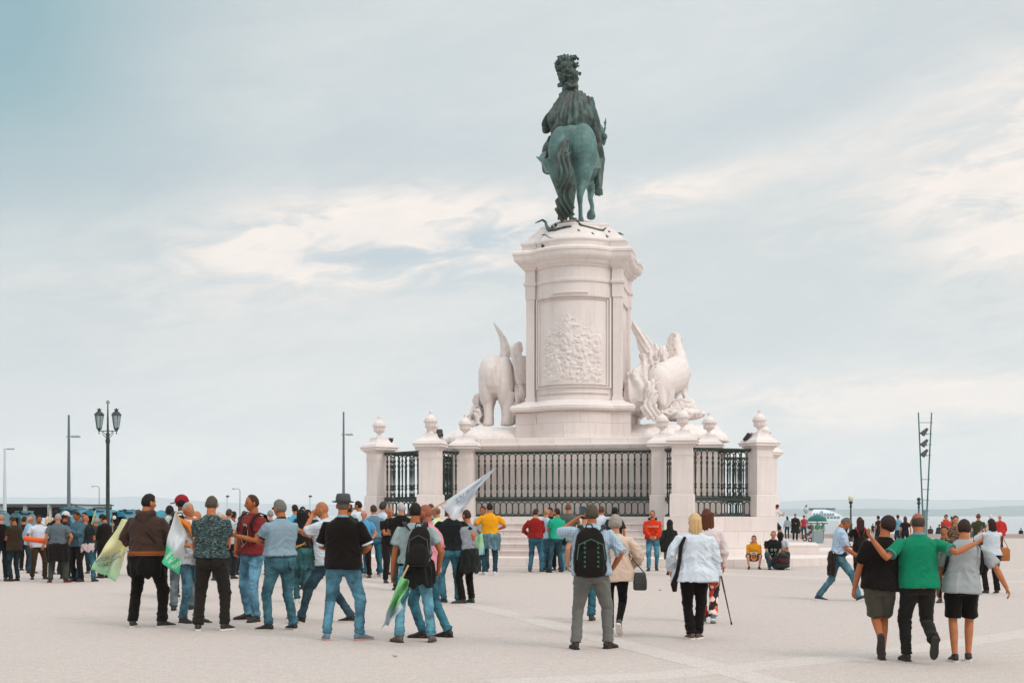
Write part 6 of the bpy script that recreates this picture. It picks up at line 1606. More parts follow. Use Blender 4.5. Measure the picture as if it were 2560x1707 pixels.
c = person(1960, 1424, 1330, 150, 'girl in black cap and white tee leaning on the seated man', ('hidden', '2a1d16'), 'c58a68', ('tee', 'cdd0d6'), ('tight', '2a3532'), 'c9b8b4', None, D=Dl+.2, female=True, arms=('crossed', 'crossed'),
           feet=((-.30, .52, 0, 0, 10), (-.02, .40, 0, 0, -10)), pelvis=(0, 0, .40), knees=((-.2, .5, 1), (.3, .5, 1)), lean=(26, 0, 0), head=(10, 30, 0), refh=1.14, wide=.86, hscale=1.12, extras=[(cap, '1f1715', 'cap', 0)])
bg = thing('backpack', 'dark maroon and green rucksack standing on the ground by the seated man', 'backpack', W(1950, 1423, 36.2), R(8), 'backpacks')
mb = MB(); mb.ell((0, 0, .20), (.27, .17, .22), 18, 12); mb.ell((.05, -.05, .33), (.18, .14, .14), 14, 10); o = part('pack', mb, mat('241a1b', 'cloth'), bg); remesh(o, .018, 2, lambda o: displace(o, lambda v, n: .02*nz(v, 8)))
mb = MB(); mb.ell((.04, -.14, .27), (.15, .06, .11), 12, 8); part('pocket', mb, mat('4f2026', 'cloth'), bg, smooth=60)
mb = MB(); mb.ell((.0, -.13, .10), (.25, .07, .07), 12, 8); part('base_pocket', mb, mat('1f2a28', 'cloth'), bg, smooth=60)
mb = MB(); mb.tube([(-.1, -.12, .42), (-.16, -.2, .3), (-.2, -.2, .12)], .014, 6); part('strap', mb, mat('1b1b1b', 'cloth'), bg, smooth=60)
c = person(1937, 1360, 1266, -62, 'slim person in white sitting up on the plinth edge with crossed arms', ('short', '3a2620'), 'c98a70', ('tee', 'd9d4d3'), ('shorts', '1c1a1c'), 'a9aab0', None, D=44.6, base=.62, arms=(((.0, .30, 1.30), (-.6, 0, -1)), ((.05, .42, 1.40), (.8, .1, -1))),
           feet=((-.10, .52, .06, 10, 6), (.08, .50, .02, 10, -6)), pelvis=(0, 0, .90), knees=((-.1, .8, 1), (.1, .8, 1)), lean=(10, 0, 0), refh=1.72, wide=.85)
# -- far left crowd
FL = [
 (4, 1451, 1284, 40, 'bald man in black at the far left edge', ('shaved', '6a4a3a'), 'b98a7c', ('tee', '171311'), ('jeans', '22333a'), dict(arms=('front', 'front'))),
 (36, 1452, 1287, 62, 'man in dark brown tee looking down at the left edge', ('buzz', '33241b'), SK3, ('tee', '33271a'), ('jeans', '26363c'), dict(arms=('front', 'front'), hem=.80, head=(0, 26, 0), wide=1.12)),
 (74, 1432, 1288, -55, 'balding man in light blue shirt left of the white tee', ('ring', 'a8a29c'), SK1, ('shirt', '8fb4cc'), ('jeans', '2d5563'), dict(head=(-20, 0, 0), sleeve=1.9)),
 (60, 1425, 1290, -10, 'person in black trousers behind the light blue shirt', ('short', '2a1d16'), SK1, ('tee', '23201e'), ('trousers', '1d1816'), dict()),
 (101, 1447, 1286, -140, 'bearded man in white tee carrying an orange roll', ('short', '241a14'), 'a86240', ('tee', 'c9ccd6'), ('trousers', '3d2f20'), dict(arms=('low', ((.30, .12, .92), (.6, -1, 0))), beard=.7, hem=.86, wide=1.12, feet=((-.12, 0, 0, 0, 10), (.20, -.06, 0, 0, -20)))),
 (120, 1428, 1290, 10, 'blond woman between the white tee and the grey tee', ('long', 'c9b596'), SK2, ('shirt', 'b9b3a8'), ('trousers', '2b2622'), dict(female=True)),
 (146, 1456, 1281, 4, 'grey haired man in slate grey tee with black jacket at his waist', ('thin', '96918c'), SK1, ('tee', '59656a', 'heather'), ('trousers', '3a3f3a'), dict(wide=1.16, sole='a8433c', feet=((-.20, 0, 0, 0, 30), (.18, 0, 0, 0, -20)), arms=('side', ((.24, .05, .95), (1, -.7, 0))), extras=[(waist_wrap, '181311', 'cloth', .52, .98, 'jacket_round_waist', 170, 370, False)])),
 (139, 1435, 1276, -12, 'dark haired person behind the grey haired man in slate', ('thick', '17100d'), SK3, ('tee', '1c1a1a'), ('trousers', '1f1c1a'), dict()),
 (163, 1446, 1278, -30, 'man in white cap behind the slate grey tee', ('buzz', '2a1d16'), SK3, ('tee', '1f2224'), ('jeans', '22302f'), dict(extras=[(cap, 'c9c6c6', 'cap', -60)])),
 (196, 1453, 1276, 150, 'heavy man in teal striped shirt talking with his hand raised', ('short', '2c1c14'), SK3, ('shirt', '2a4a55', 'stripes', '4d7684'), ('trousers', '1b1412'), dict(arms=('phone', 'front'), wide=1.16, belly=.05, sleeve=1.9, head=(0, 12, 0), feet=((-.12, 0, 0, 0, 10), (.14, 0, 0, 0, -10)))),
 (219, 1453, 1285, -6, 'bald man in charcoal tee with a pink sweater around his waist', ('shaved', '6b4b3a'), SK1, ('tee', '1f2426'), ('jeans', '2d6b7a'), dict(arms=('front', 'front'), wide=1.12, hem=.98, feet=((-.28, 0, 0, 0, 24), (.16, 0, 0, 0, -10)), extras=[(waist_wrap, 'c3aeae', 'cloth', .78, 1.0, 'sweater_round_waist', 235, 350, False)])),
 (212, 1432, 1279, 170, 'man in sunglasses behind the bald man in charcoal', ('short', '1d1512'), SK1, ('tee', '22282a'), ('jeans', '24434c'), dict(extras=[(glasses, '14100e')])),
 (240, 1438, 1292, -10, 'older man in olive shirt behind the narrow green flag', ('ring', '9c8f84'), SK1, ('tee', '3a3d33'), ('jeans', '2d6470'), dict()),
 (262, 1444, 1283, 60, 'black haired man in dark jacket bending over his hands', ('thick', '1c1310'), SK1, ('coat', '17120f'), ('trousers', '17130f'), dict(arms=('front', 'front'), head=(10, 24, 0), collar='5a7078')),
 (283, 1436, 1291, 20, 'person in dark clothes right of the black haired man', ('short', '2a1d16'), SK2, ('tee', '20262b'), ('jeans', '25343a'), dict()),
 (350, 1440, 1290, 20, 'person in dark trousers left behind the man in brown', ('short', '2a1d16'), SK2, ('tee', '2a2a28'), ('trousers', '181513'), dict(dx=0)),
 (424, 1492, 1262, 10, 'dark haired man in black jacket behind the red cap', ('short', '1a120f'), SK3, ('coat', '1b1c1c'), ('trousers', '1c1917'), dict(arms=('front', 'front'), wide=1.1)),
 (494, 1500, 1275, 100, 'man whose face shows behind the man looking up', ('shaved', '8a7a70'), SK1, ('shirt', 'a8b0b8'), ('jeans', '34505c'), dict()),
 (548, 1450, 1277, 20, 'pale haired man behind the camouflage shirt', ('thin', 'b8aea6'), SK2, ('shirt', 'aab4ba'), ('trousers', '262220'), dict()),
 (559, 1441, 1283, -170, 'bald older man behind the camouflage shirt', ('ring', 'b9b0a6'), SK2, ('shirt', 'b9c4ca'), ('trousers', '2a2624'), dict()),
 (572, 1446, 1271, -14, 'brown haired man in pale striped shirt right of the camouflage shirt', ('short', '4a3526'), SK1, ('shirt', 'b3bcc0', 'stripes', '97a3aa'), ('trousers', '1b2226'), dict(sleeve=1.9, arms=('low', 'low'))),
 (583, 1436, 1277, -30, 'dark haired man in dark vest beyond the pale striped shirt', ('short', '1f1612'), SK3, ('tee', '22282c'), ('jeans', '2b333a'), dict()),
 (612, 1435, 1275, 50, 'man in light blue shirt holding a bag behind the dark red shirt', ('buzz', '5a4436'), SK1, ('shirt', '9cbccd'), ('trousers', '1d1a1a'), dict(arms=('front', 'front'))),
 (676, 1436, 1274, 10, 'grey haired person behind the dark red shirt', ('short', '8b8782'), SK2, ('tee', '6a6f70'), ('jeans', '34505c'), dict()),
 (600, 1405, 1290, 20, 'distant man in navy far behind the light blue shirt', ('short', '241a16'), SK2, ('tee', '2a3640'), ('jeans', '2b3a44'), dict()),
 (738, 1432, 1260, 40, 'dark haired man in bright blue top beyond the long haired woman', ('short', '241a14'), SK1, ('tee', '4fa0c0'), ('jeans', '2a4450'), dict()),
 (757, 1436, 1265, 178, 'man facing us behind the long haired woman', ('short', '2b2320'), SK2, ('tee', '252a2c'), ('jeans', '2a4450'), dict()),
 (770, 1472, 1274, 14, 'black haired man in black tee beyond the pointing hand', ('thick', '14100f'), SK3, ('tee', '1a1d1d'), ('jeans', '1f4a50'), dict(wide=1.1, hem=.94)),
 (786, 1446, 1271, -10, 'bald man in dark vest with pale blue collar', ('shaved', '8a5a48'), SK1, ('shirt', '1f3036'), ('jeans', '2c6470'), dict(collar='9fc0cc')),
 (872, 1440, 1262, 10, 'person in black sun hat behind the trilby', ('buzz', '2a201c'), SK3, ('tee', '1e3a36'), ('jeans', '20353a'), dict(extras=[(cap, '2a2b2a', 'trilby')])),
 (897, 1433, 1251, 62, 'man in white tee rubbing his chin right of the trilby', ('short', '1a1310'), SK1, ('tee', 'ccd2d8'), ('jeans', '3a5a68'), dict(arms=('face', 'crossed'), head=(10, 0, 0))),
 (907, 1443, 1273, 160, 'balding man in bright blue polo with dark jacket', ('ring', 'b3a59a'), 'c48a70', ('polo', '4f93b8'), ('trousers', '1a1413'), dict(arms=('pocket', 'side'), belly=.04, wide=1.04, feet=((-.20, 0, 0, 0, 16), (.12, 0, 0, 0, -10)))),
 (941, 1441, 1260, 30, 'man in slate blue polo with white collar and teal jeans', ('short', '4a2e1e'), SK1, ('polo', '5f7d90', 'heather'), ('jeans', '1f7088'), dict(collar='c9ccd0', cuffcol='c9ccd0', arms=('front', 'side'), shoes='cfcac6', sole='d6d2ce', feet=((-.28, -.03, 0, 0, 26), (.14, .02, 0, 0, -8)), hem=.95, wide=1.08)),
 (957, 1436, 1254, -20, 'dark haired man in white shirt beyond the slate blue polo', ('thick', '3a3430'), SK2, ('shirt', 'c3ccd3'), ('jeans', '34505c'), dict()),
 (974, 1456, 1267, -150, 'shaven man in black tee with folded arms', ('shaved', '57473f'), SK1, ('tee', '171413'), ('trousers', '1b1715'), dict(arms=('crossed', 'crossed'), head=(-8, 8, 0), wide=1.06)),
 (1003, 1475, 1254, 4, 'white haired man in black tee, back to us, right of the folded arms', ('buzz', 'b3aaa8'), 'b27a68', ('tee', '151312'), ('jeans', '22403f'), dict(wide=1.16, arms=('front', 'front'), hem=.90)),
 (1064, 1446, 1262, 8, 'grey haired man in navy shirt behind the flag pole', ('short', 'a39a96'), SK1, ('shirt', '26343f'), ('jeans', '2a4450'), dict(wide=1.1)),
 (1078, 1440, 1258, 30, 'brown haired man just behind the navy shirt', ('short', '5a3626'), SK1, ('tee', '8b8f93'), ('jeans', '2a4450'), dict()),
 (1092, 1472, 1264, 70, 'man in pale yellow shirt and glasses under the flag pole', ('ring', '5d544c'), SK1, ('shirt', 'c9d2a0'), ('jeans', '2f6a70'), dict(extras=[(glasses, '2a2420')], shoes='4a2c1c', belly=.03)),
]
for x, yf, yh, rz, lb, hr, sk, tp, bt_, kw in FL:
    kw = dict(kw); kw.setdefault('shoes', '241f1c')
    sh_c = kw.pop('shoes'); sol = kw.pop('sole', None)
    person(x, yf, yh, rz, lb, hr, sk, tp, bt_, sh_c, sol, **kw)
rl_ = thing('paper_roll', 'bright orange roll held by the bearded man in white', 'roll', W(88, 1350, 29.6), 0)
mb = MB(); mb.tube([W(61, 1345, 29.6)-W(88, 1350, 29.6), W(112, 1352, 29.6)-W(88, 1350, 29.6)], .062, 16); part('tube', mb, mat('e0560a', 'paint', .6), rl_, smooth=50)
mb = MB(); mb.tube([W(60.5, 1345, 29.6)-W(88, 1350, 29.6), W(61.6, 1345, 29.6)-W(88, 1350, 29.6)], .045, 12); part('inner_core', mb, mat('c9b9a8', 'plain'), rl_)
# -- far right strollers
FR_ = [
 (1968, 1346, 1290, 8, 'woman in grey top with black hair by the water', ('long', '14100e'), SK2, ('sweater', '98a1a6'), ('jeans', '1f3a40'), dict(female=True)),
 (1988, 1350, 1283, 176, 'man in long black coat facing us by the water', ('short', '3a2a22'), 'c08a74', ('coat', '1b1614'), ('trousers', '181412'), dict(arms=('side', 'front'), wide=1.15, hem=.46)),
 (2010, 1347, 1287, 2, 'man in red shirt with dark backpack far away', ('short', '2c201a'), SK2, ('tee', 'a8323c'), ('jeans', '2c4f5a'), dict()),
 (2002, 1344, 1305, -20, 'child beside the man in red', ('short', '3a2a20'), SK2, ('tee', '8f6a6a'), ('jeans', '32505c'), dict()),
 (2028, 1346, 1306, 150, 'child in white with red shorts near the pushchair', ('short', '8a5a3a'), 'd09a80', ('tee', 'd0c6c4'), ('shorts', '5a2a2c'), dict()),
 (2056, 1346, 1305, 12, 'person in pale blue shirt crouching near the pushchair', ('short', '33241c'), SK2, ('tee', '7fa3b8'), ('jeans', '35505f'), dict()),
 (2113, 1345, 1296, -20, 'person in dark coat beyond the striding man', ('short', '2a1d18'), SK2, ('coat', '23282a'), ('trousers', '1e2224'), dict()),
 (2245, 1366, 1286, 30, 'man in steel blue shirt by the water, left of the green polo', ('short', '241a16'), SK1, ('tee', '6a94ac'), ('jeans', '263a44'), dict(arms=('phone', 'side'))),
 (2196, 1370, 1288, 30, 'person in black behind the tilted boy', ('short', '1c1512'), SK1, ('tee', '1c1a1a'), ('jeans', '22282c'), dict()),
 (2254, 1352, 1304, 170, 'child in orange by the water', ('short', '4a2c1c'), SK2, ('tee', 'd8692a'), ('jeans', '3a4a54'), dict()),
 (2263, 1378, 1290, -10, 'dark haired woman in black near the green polo shoulder', ('long', '4a241c'), SK1, ('tee', '1c1817'), ('jeans', '22282c'), dict(female=True)),
 (2182, 1340, 1308, 10, 'small distant figure in black at the quay', ('short', '1c1512'), SK1, ('tee', '22282c'), ('jeans', '2a3238'), dict()),
 (2365, 1376, 1286, 176, 'young man in red jacket over white shirt facing us by the water', ('thick', '3a2218'), 'c58a6c', ('hoodie', 'b8382a'), ('jeans', '2a3a44'), dict(arms=('front', 'front'))),
 (2379, 1352, 1290, 0, 'person with reddish hair behind the red jacket', ('short', '5a3020'), SK1, ('tee', 'b99a94'), ('jeans', '333d44'), dict()),
 (2446, 1400, 1283, -24, 'man in olive tee turning to the river', ('short', '6a3a24'), 'b4744e', ('tee', '3e3d28'), ('shorts', '2a2a26'), dict()),
 (2477, 1372, 1285, 0, 'woman with white hat by the river', ('bob', 'ccc6c0'), SK2, ('tee', 'c9ced3'), ('jeans', '4a5a64'), dict(female=True)),
 (2500, 1378, 1287, 10, 'balding man in red jacket right of the phone woman', ('ring', 'b08a74'), SK2, ('coat', 'b82a26'), ('trousers', '2a2a2c'), dict()),
]
for x, yf, yh, rz, lb, hr, sk, tp, bt_, kw in FR_:
    person(x, yf, yh, rz, lb, hr, sk, tp, bt_, '241f1c', None, **kw)
for x, yf, yh, rz, lb, tc_, D in ((2436, 1344, 1303, -60, 'person in teal jacket crouching at the quay edge', '2c5f66', 80), (2552, 1344, 1318, -30, 'person in black sitting on the quay edge at the right', '1c1d20', 86.4), (2346, 1344, 1309, -40, 'person in dark blue sitting on the quay by the red jacket', '22353c', 86.4), (2326, 1343, 1312, -20, 'person with reddish hair sitting on the quay edge', '3a3134', 86.4)):
    person(x, yf, yh, rz, lb, ('short', '241a16'), SK2, ('coat', tc_), ('jeans', '1f262a'), '1c1a19', None, D=D, arms=('lap', 'lap'), feet=((-.12, .50, 0, 0, 4), (.12, .48, 0, 0, -4)), pelvis=(0, 0, .40), knees=((-.2, .6, 1), (.2, .6, 1)), lean=(16, 0, 0), refh=1.22)
# ================================================================ lamps, masts and the waterfront
DG = mat('1f3329', 'iron'); GREY = mat('8a9698', 'paint', .5); TEAL = mat('2f7d8c', 'paint', .5); WHT = mat('cfd3d4', 'paint', .6)
lp_ = thing('street_lamp', 'tall green cast iron lamp post with two lanterns on the left', 'street lamp', V(((269.5-CX)*44/F, 44, 0)))
def z44(y): return EYE+(HY-y)*44/F
mb = MB(); mb.lathe([(.17, 0), (.17, .25), (.12, .3), (.10, .9), (.085, 1.0), (.07, 1.1), (.058, z44(1110)), (.085, z44(1102)), (.07, z44(1098)), (.05, z44(1090)), (.075, z44(1087)), (.04, z44(1080)), (.02, z44(1015))], n=14); part('post', mb, DG, lp_, smooth=40)
mb = MB(); mb.lathe([(.01, z44(1017)), (.03, z44(1014)), (.01, z44(1011))], n=8); mb.torus((0, 0, z44(1006)), .055, .010, axis='y', n=14); mb.torus((0, 0, z44(1006)), .055, .010, axis='x', n=14); mb.lathe([(.012, z44(1003)), (.002, z44(998))], n=6); part('finial', mb, DG, lp_, smooth=40)
arm_ = MB(); arm_.tube([(-.34, 0, z44(1077)), (.34, 0, z44(1077))], .014, 8)
for sx in (-1, 1):
    arm_.tube([(sx*.05, 0, z44(1094)), (sx*.14, 0, z44(1088)), (sx*.2, 0, z44(1080)), (sx*.16, 0, z44(1078)), (sx*.12, 0, z44(1083))], .011, 6)
    arm_.tube([(sx*.02, 0, z44(1083)), (sx*.10, 0, z44(1085)), (sx*.17, 0, z44(1078))], .01, 6)
    arm_.ell((sx*.30, 0, z44(1082)), (.02, .02, .05), 8, 6)
part('crossarm', arm_, DG, lp_, smooth=50)
def lantern(sx):
    x = sx*.295
    fr_ = MB(); z0, z1 = z44(1071), z44(1037)
    for k in range(6):
        a = math.pi/3*k; fr_.tube([(x+.085*math.cos(a), .085*math.sin(a), z0), (x+.155*math.cos(a), .155*math.sin(a), z1)], .009, 5)
    fr_.lathe([(.02, z0-.10), (.05, z0-.05), (.09, z0-.01), (.095, z0+.015), (.05, z0+.02)], (x, 0, 0), 6)
    fr_.lathe([(.165, z1-.01), (.175, z1+.01), (.16, z1+.03), (.10, z1+.10), (.06, z1+.12), (.05, z1+.16), (.075, z1+.18), (.03, z1+.2), (.02, z1+.235), (.002, z1+.24)], (x, 0, 0), 12)
    for k in range(6):
        a = math.pi/3*k; fr_.tube([(x+.05*math.cos(a), .05*math.sin(a), z1+.16), (x+.085*math.cos(a), .085*math.sin(a), z1+.22)], [.012, .002], 4)
    o = part('lantern', fr_, DG, lp_, smooth=35)
    gl = MB(); gl.loft([[(x+r*math.cos(math.pi/3*k), r*math.sin(math.pi/3*k), z) for k in range(6)] for z, r in ((z0+.01, .080), (z1, .150))]); part('glass', gl, mat('b9c8cb', 'glass'), o)
lantern(-1); lantern(1)
def mast(name, lb, x, yt, D, yl, side, arml=.7, r=.075, color=None, foot=0.0):
    rr_ = thing(name, lb, 'light mast', V(((x-CX)*D/F, D, foot)), 0, 'slim light masts')
    zt = EYE+(HY-yt)*D/F-foot; zl = EYE+(HY-yl)*D/F-foot; m = color or mat('5f6f76', 'paint', .5)
    mb = MB(); mb.lathe([(r*1.8, 0), (r*1.8, .06), (r*1.2, .08), (r, zt*.5), (r*.6, zt)], n=10); part('pole', mb, m, rr_, smooth=40)
    a = MB(); a.box((side*arml*.62, 0, zl), (arml*.75, .18, .10), bev=.02); a.tube([(-side*.12, 0, zl), (side*arml*.3, 0, zl)], .03, 6); part('lamp_head', a, mat('9aa6a6', 'paint', .5), rr_, smooth=40)
mast('light_mast', 'slim blue grey mast with one lamp left of the iron lamp post', 172, 1037, 62, 1091, 1, .55, .085)
mast('light_mast', 'slim blue grey mast with one lamp left of the monument', 859, 1029, 66, 1086, 1, .48, .07)
mast('light_mast', 'white mast with a double lamp at the left edge', 12, 1121, 95, 1122, 1, .7, .12, mat('c3cdd0', 'paint'))
def curved(x, yt, D, side, lb):
    r = thing('light_mast', lb, 'light mast', V(((x-CX)*D/F, D, 0)), 0, 'curved quay lamps'); zt = EYE+(HY-yt)*D/F; k = D/F
    mb = MB(); mb.tube([(0, 0, 0), (0, 0, zt-.3), (side*2*k, 0, zt-.05), (side*7*k, 0, zt), (side*14*k, 0, zt)], [.09, .05, .04, .035, .03], 8); part('pole', mb, mat('8d9c9f', 'paint'), r, smooth=50)
    mb = MB(); mb.ell((side*16*k, 0, zt-.03), (4*k, .12, .07), 10, 6); part('lamp_head', mb, GREY, r, smooth=60)
curved(248, 1215, 150, -1, 'thin curved lamp in the distance right of the blue grey mast'); curved(600, 1221, 150, -1, 'thin curved lamp in the distance left of the dark red shirt')
for x, y, D in ((568, 1240, 150), (775, 1240, 150)):
    r = thing('signal_pole', 'short white pole in the distance ' + ('right of the camouflage shirt' if x < 600 else 'left of the trilby'), 'pole', V(((x-CX)*D/F, D, 0)), 0)
    zt = EYE+(HY-y)*D/F; mb = MB(); mb.tube([(0, 0, 0), (0, 0, zt)], .07, 8); part('pole', mb, mat('c9d0d2', 'paint'), r); mb = MB(); mb.box((.05, 0, zt), (.35, .3, .2), bev=.03); part('lamp_head', mb, mat('3a474a', 'paint'), r)
# green quay lamps at the right
for x, yt, D, lb in ((2127, 1240, 75, 'green lamp post with a pale globe right of the striding man'), (2297, 1243, 80, 'green lamp post with a dark head beside the ladder mast')):
    r = thing('street_lamp', lb, 'street lamp', V(((x-CX)*D/F, D, 0)), 0, 'green lamps along the quay'); k = D/F; zt = EYE+(HY-yt)*k
    mb = MB(); mb.lathe([(.16, 0), (.16, .35), (.11, .45), (.09, .9), (.11, 1.0), (.06, 1.1), (.045, zt-.7), (.075, zt-.62), (.05, zt-.5), (.09, zt-.42), (.13, zt-.34), (.1, zt-.3)], n=12); part('post', mb, DG, r, smooth=40)
    if x < 2200:
        mb = MB(); mb.ell((0, 0, zt-.13), (.16, .16, .2), 14, 10); part('globe', mb, mat('cfcab4', 'paint', .3), r, smooth=80)
    else:
        mb = MB(); mb.lathe([(.06, zt-.3), (.12, zt-.12), (.14, zt-.1), (.05, zt)], n=12); part('lantern', mb, DG, r, smooth=40)
# ladder like floodlight mast
r = thing('floodlight_mast', 'tall two legged ladder mast with three floodlights at the right', 'light mast', V(((2314-CX)*70/F, 70, 0)), 0); k = 70/F
def zz(y): return EYE+(HY-y)*k
for a, b in ((-9, -18), (4, 15)):
    mb = MB(); mb.tube([(a*k*.55, 0, 0), (a*k*.8, 0, zz(1280)), (b*k, 0, zz(1031))], [.045, .045, .035], 8); part('mast_leg', mb, mat('3c6a62', 'paint'), r)
for y in (1056, 1084, 1111, 1138, 1198, 1223, 1249, 1276, 1296):
    f = (y-1031)/250; x0, x1 = -18+10.5*f, 15-11*f; mb = MB(); mb.tube([((x0-1)*k, 0, zz(y)), ((x1+4)*k, 0, zz(y))], .018, 6); part('rung', mb, mat('5f7f7a', 'paint'), r)
for y in (1078, 1106, 1131):
    mb = MB(); Rm = Matrix.Rotation(R(42), 3, 'Y'); mb.tube([(-9*k, -.05, zz(y+8)), (-4*k, -.05, zz(y+2)), (4*k, -.05, zz(y-7))], [.16, .12, .07], 10); mb.tube([(0, 0, zz(y+3)), (3*k, 0, zz(y+9))], .02, 5)
    part('floodlight', mb, mat('4a4f4b', 'paint'), r, smooth=50)
r = thing('bollard', 'grey metal post standing at the foot of the ladder mast', 'post', V(((2312-CX)*60/F, 60, 0)), 0); mb = MB(); mb.lathe([(.12, 0), (.12, .05), (.09, .08), (.085, 1.75), (.06, 1.8)], n=12); part('post', mb, mat('6f7f86', 'paint'), r, smooth=40)
# ---- left waterfront: terminal roof, vans, stalls
tr_ = thing('terminal_canopy', 'long low dark canopy roof on pale columns at the far left', 'canopy', V(((0-CX)*130/F, 130, 0)), 0); k = 130/F; X0 = (0-CX)*k
def zc(y): return EYE+(HY-y)*k
mb = MB(); mb.loft([[(x, y, z) for y, z in ((0, zc(1259)), (14, zc(1259)), (14, zc(1262)), (0, zc(1262)))] for x in (-60, 178*k)]); part('roof', mb, mat('3c4243', 'plain'), tr_)
mb = MB(); mb.loft([[(x, y, z) for y, z in ((.5, zc(1262)), (13, zc(1262)), (13, zc(1266)), (.5, zc(1266)))] for x in (-60, 178*k)]); part('fascia_beam', mb, mat('8a8f8e', 'plain'), tr_)
mb = MB(); mb.box((-30+89*k, 13, zc(1276)), (60+178*k, .4, 1.5)); part('back_wall', mb, mat('3a2d26', 'plain'), tr_)
mb = MB(); mb.tube([(178*k, 0, zc(1259)), (198*k, 0, zc(1268)), (220*k, 0, zc(1275))], .09, 6); part('ramp_handrail', mb, mat('4a5050', 'plain'), tr_)
mb = MB(); mb.loft([[(x, y, z) for y, z in ((0, zc(a)), (6, zc(a)), (6, zc(a+4)), (0, zc(a+4)))] for x, a in ((178*k, 1264), (222*k, 1278))]); part('ramp', mb, mat('7f8484', 'plain'), tr_)
for x in (-50, 0, 58, 119, 176):
    mb = MB(); mb.box((x*k, .6, zc(1262)/2), (.35, .35, zc(1262))); part('column', mb, mat('c3c9c8', 'plain'), tr_)
def van(x0, x1, yt, yb, D, lb, color, rz=0):
    k = D/F; wv = (x1-x0)*k; r = thing('van', lb, 'van', V((((x0+x1)/2-CX)*k, D, 0)), 0, 'teal vans parked behind the crowd'); h = EYE+(HY-yt)*k; m = mat(color, 'paint', .4)
    mb = MB(); d = 1.95; pr = [(-wv/2, .42), (-wv/2, h*.93), (-wv/2+.12, h), (wv/2-.9, h), (wv/2-.35, h*.62), (wv/2, h*.5), (wv/2, .42)]
    mb.loft([[(x, y, z) for x, z in pr] for y in (-d/2, -d/2+.1, d/2-.1, d/2)]); part('body', mb, m, r)
    gm = mat('22353a', 'paint', .15)
    for i in range(3):
        xx = -wv/2+.35+i*(wv-1.4)/3; mb = MB(); mb.box((xx+(wv-1.4)/6, -d/2-.012, h*.74), ((wv-1.4)/3-.18, .02, h*.27), bev=.008); part('window', mb, gm, r)
        mb = MB(); mb.box((xx+(wv-1.4)/6, -d/2-.02, h*.44), ((wv-1.4)/3-.04, .02, .03)); part('trim', mb, mat('1d2d30', 'plain'), r)
    for xx in (-wv/2+.8, wv/2-.9):
        mb = MB(); mb.torus((xx, -d/2+.08, .33), .25, .09, axis='y', n=20, m=8); o = part('wheel', mb, mat('171717', 'plain'), r, smooth=60); mb = MB(); mb.tube([(xx, -d/2+.0, .33), (xx, -d/2+.15, .33)], .19, 14); part('rim', mb, mat('8f9597', 'paint', .3), o)
    mb = MB()
    for i in range(5): mb.box((-wv/2+.4+i*(wv-1.3)/4, 0, h+.06), (.06, 1.4, .08))
    mb.box((-.3, -.62, h+.1), (wv-1.3, .05, .04)); mb.box((-.3, .62, h+.1), (wv-1.3, .05, .04)); part('roof_rack', mb, mat('4f7f8a', 'paint'), r)
    mb = MB(); mb.box((wv/2-1.1, 0, h+.05), (.2, .9, .08), bev=.03); part('beacon_bar', mb, mat('2a5f6a', 'paint', .3), r)
van(-40, 47, 1281, 1330, 60, 'teal van at the far left edge behind the crowd', '2a5f68'); van(46, 112, 1282, 1330, 58, 'grey teal van with side windows left of the white tee', '3d666b')
van(170, 232, 1274, 1330, 52, 'blue van behind the teal striped shirt', '2f7288'); van(228, 300, 1276, 1330, 54, 'bright teal van behind the iron lamp post', '2a8496'); van(305, 372, 1279, 1330, 56, 'teal van hidden behind the man in brown', '2a7888')
def stall(x0, x1, yt, D, lb, roofc, wallc):
    k = D/F; wv = (x1-x0)*k; r = thing('market_stall', lb, 'stall', V((((x0+x1)/2-CX)*k, D, 0)), 0, 'stalls with blue roofs'); h = EYE+(HY-yt)*k
    mb = MB(); n = 14; rows = []
    for y, zf in ((-1.5, -.30), (0, 0), (1.5, -.30)):
        rows.append([(-wv/2+wv*i/n, y, h+zf+.05*math.sin(i*1.3)) for i in range(n+1)])
    rows += [[(x, y*.98, z-.06) for x, y, z in rr__] for rr__ in rows[::-1]]
    mb.loft(rows+[rows[0]], cap=False, close=False); part('awning', mb, mat(roofc, 'cloth'), r)
    mb = MB()
    for i in range(n): mb.box((-wv/2+wv*(i+.5)/n, -1.5, h-.40), (wv/n*.94, .02, .22))
    part('valance', mb, mat('5d97a5', 'cloth'), r)
    mb = MB(); mb.box((0, 1.3, h*.42), (wv*.97, .08, h*.82)); part('back_panel', mb, mat(wallc, 'plain'), r)
    mb = MB(); mb.box((0, -1.2, .45), (wv*.94, .7, .9)); part('counter', mb, mat('c3c9cc', 'plain'), r)
    for x in (-wv/2+.1, 0, wv/2-.1):
        mb = MB(); mb.tube([(x, -1.4, 0), (x, -1.4, h-.3)], .035, 6); part('pole', mb, mat('9fabad', 'paint'), r)
stall(372, 445, 1276, 84, 'white walled stall with blue roof left of the red cap', '2f7f93', 'd3d8da'); stall(200, 372, 1275, 85, 'long stall with blue roof behind the teal vans', '2f7f93', 'c3cccf')
bp_ = thing('banner', 'black banner with a white emblem held up right of the lamp post', 'banner', W(288, 1310, 26), 0)
mb = MB(); k = 26/F; mb.loft([[(x*k+dx, y, z*k) for x, y, z in ((-8, -.01, 30), (4, .01, 31), (6, .01, 16), (10, 0, -6), (-1, 0, -4), (-6, -.01, 12))] for dx in (0,)]+[[(x*k, y+.02, z*k) for x, y, z in ((-8, -.01, 30), (4, .01, 31), (6, .01, 16), (10, 0, -6), (-1, 0, -4), (-6, -.01, 12))]]); part('cloth', mb, mat('1c1b1c', 'cloth'), bp_)
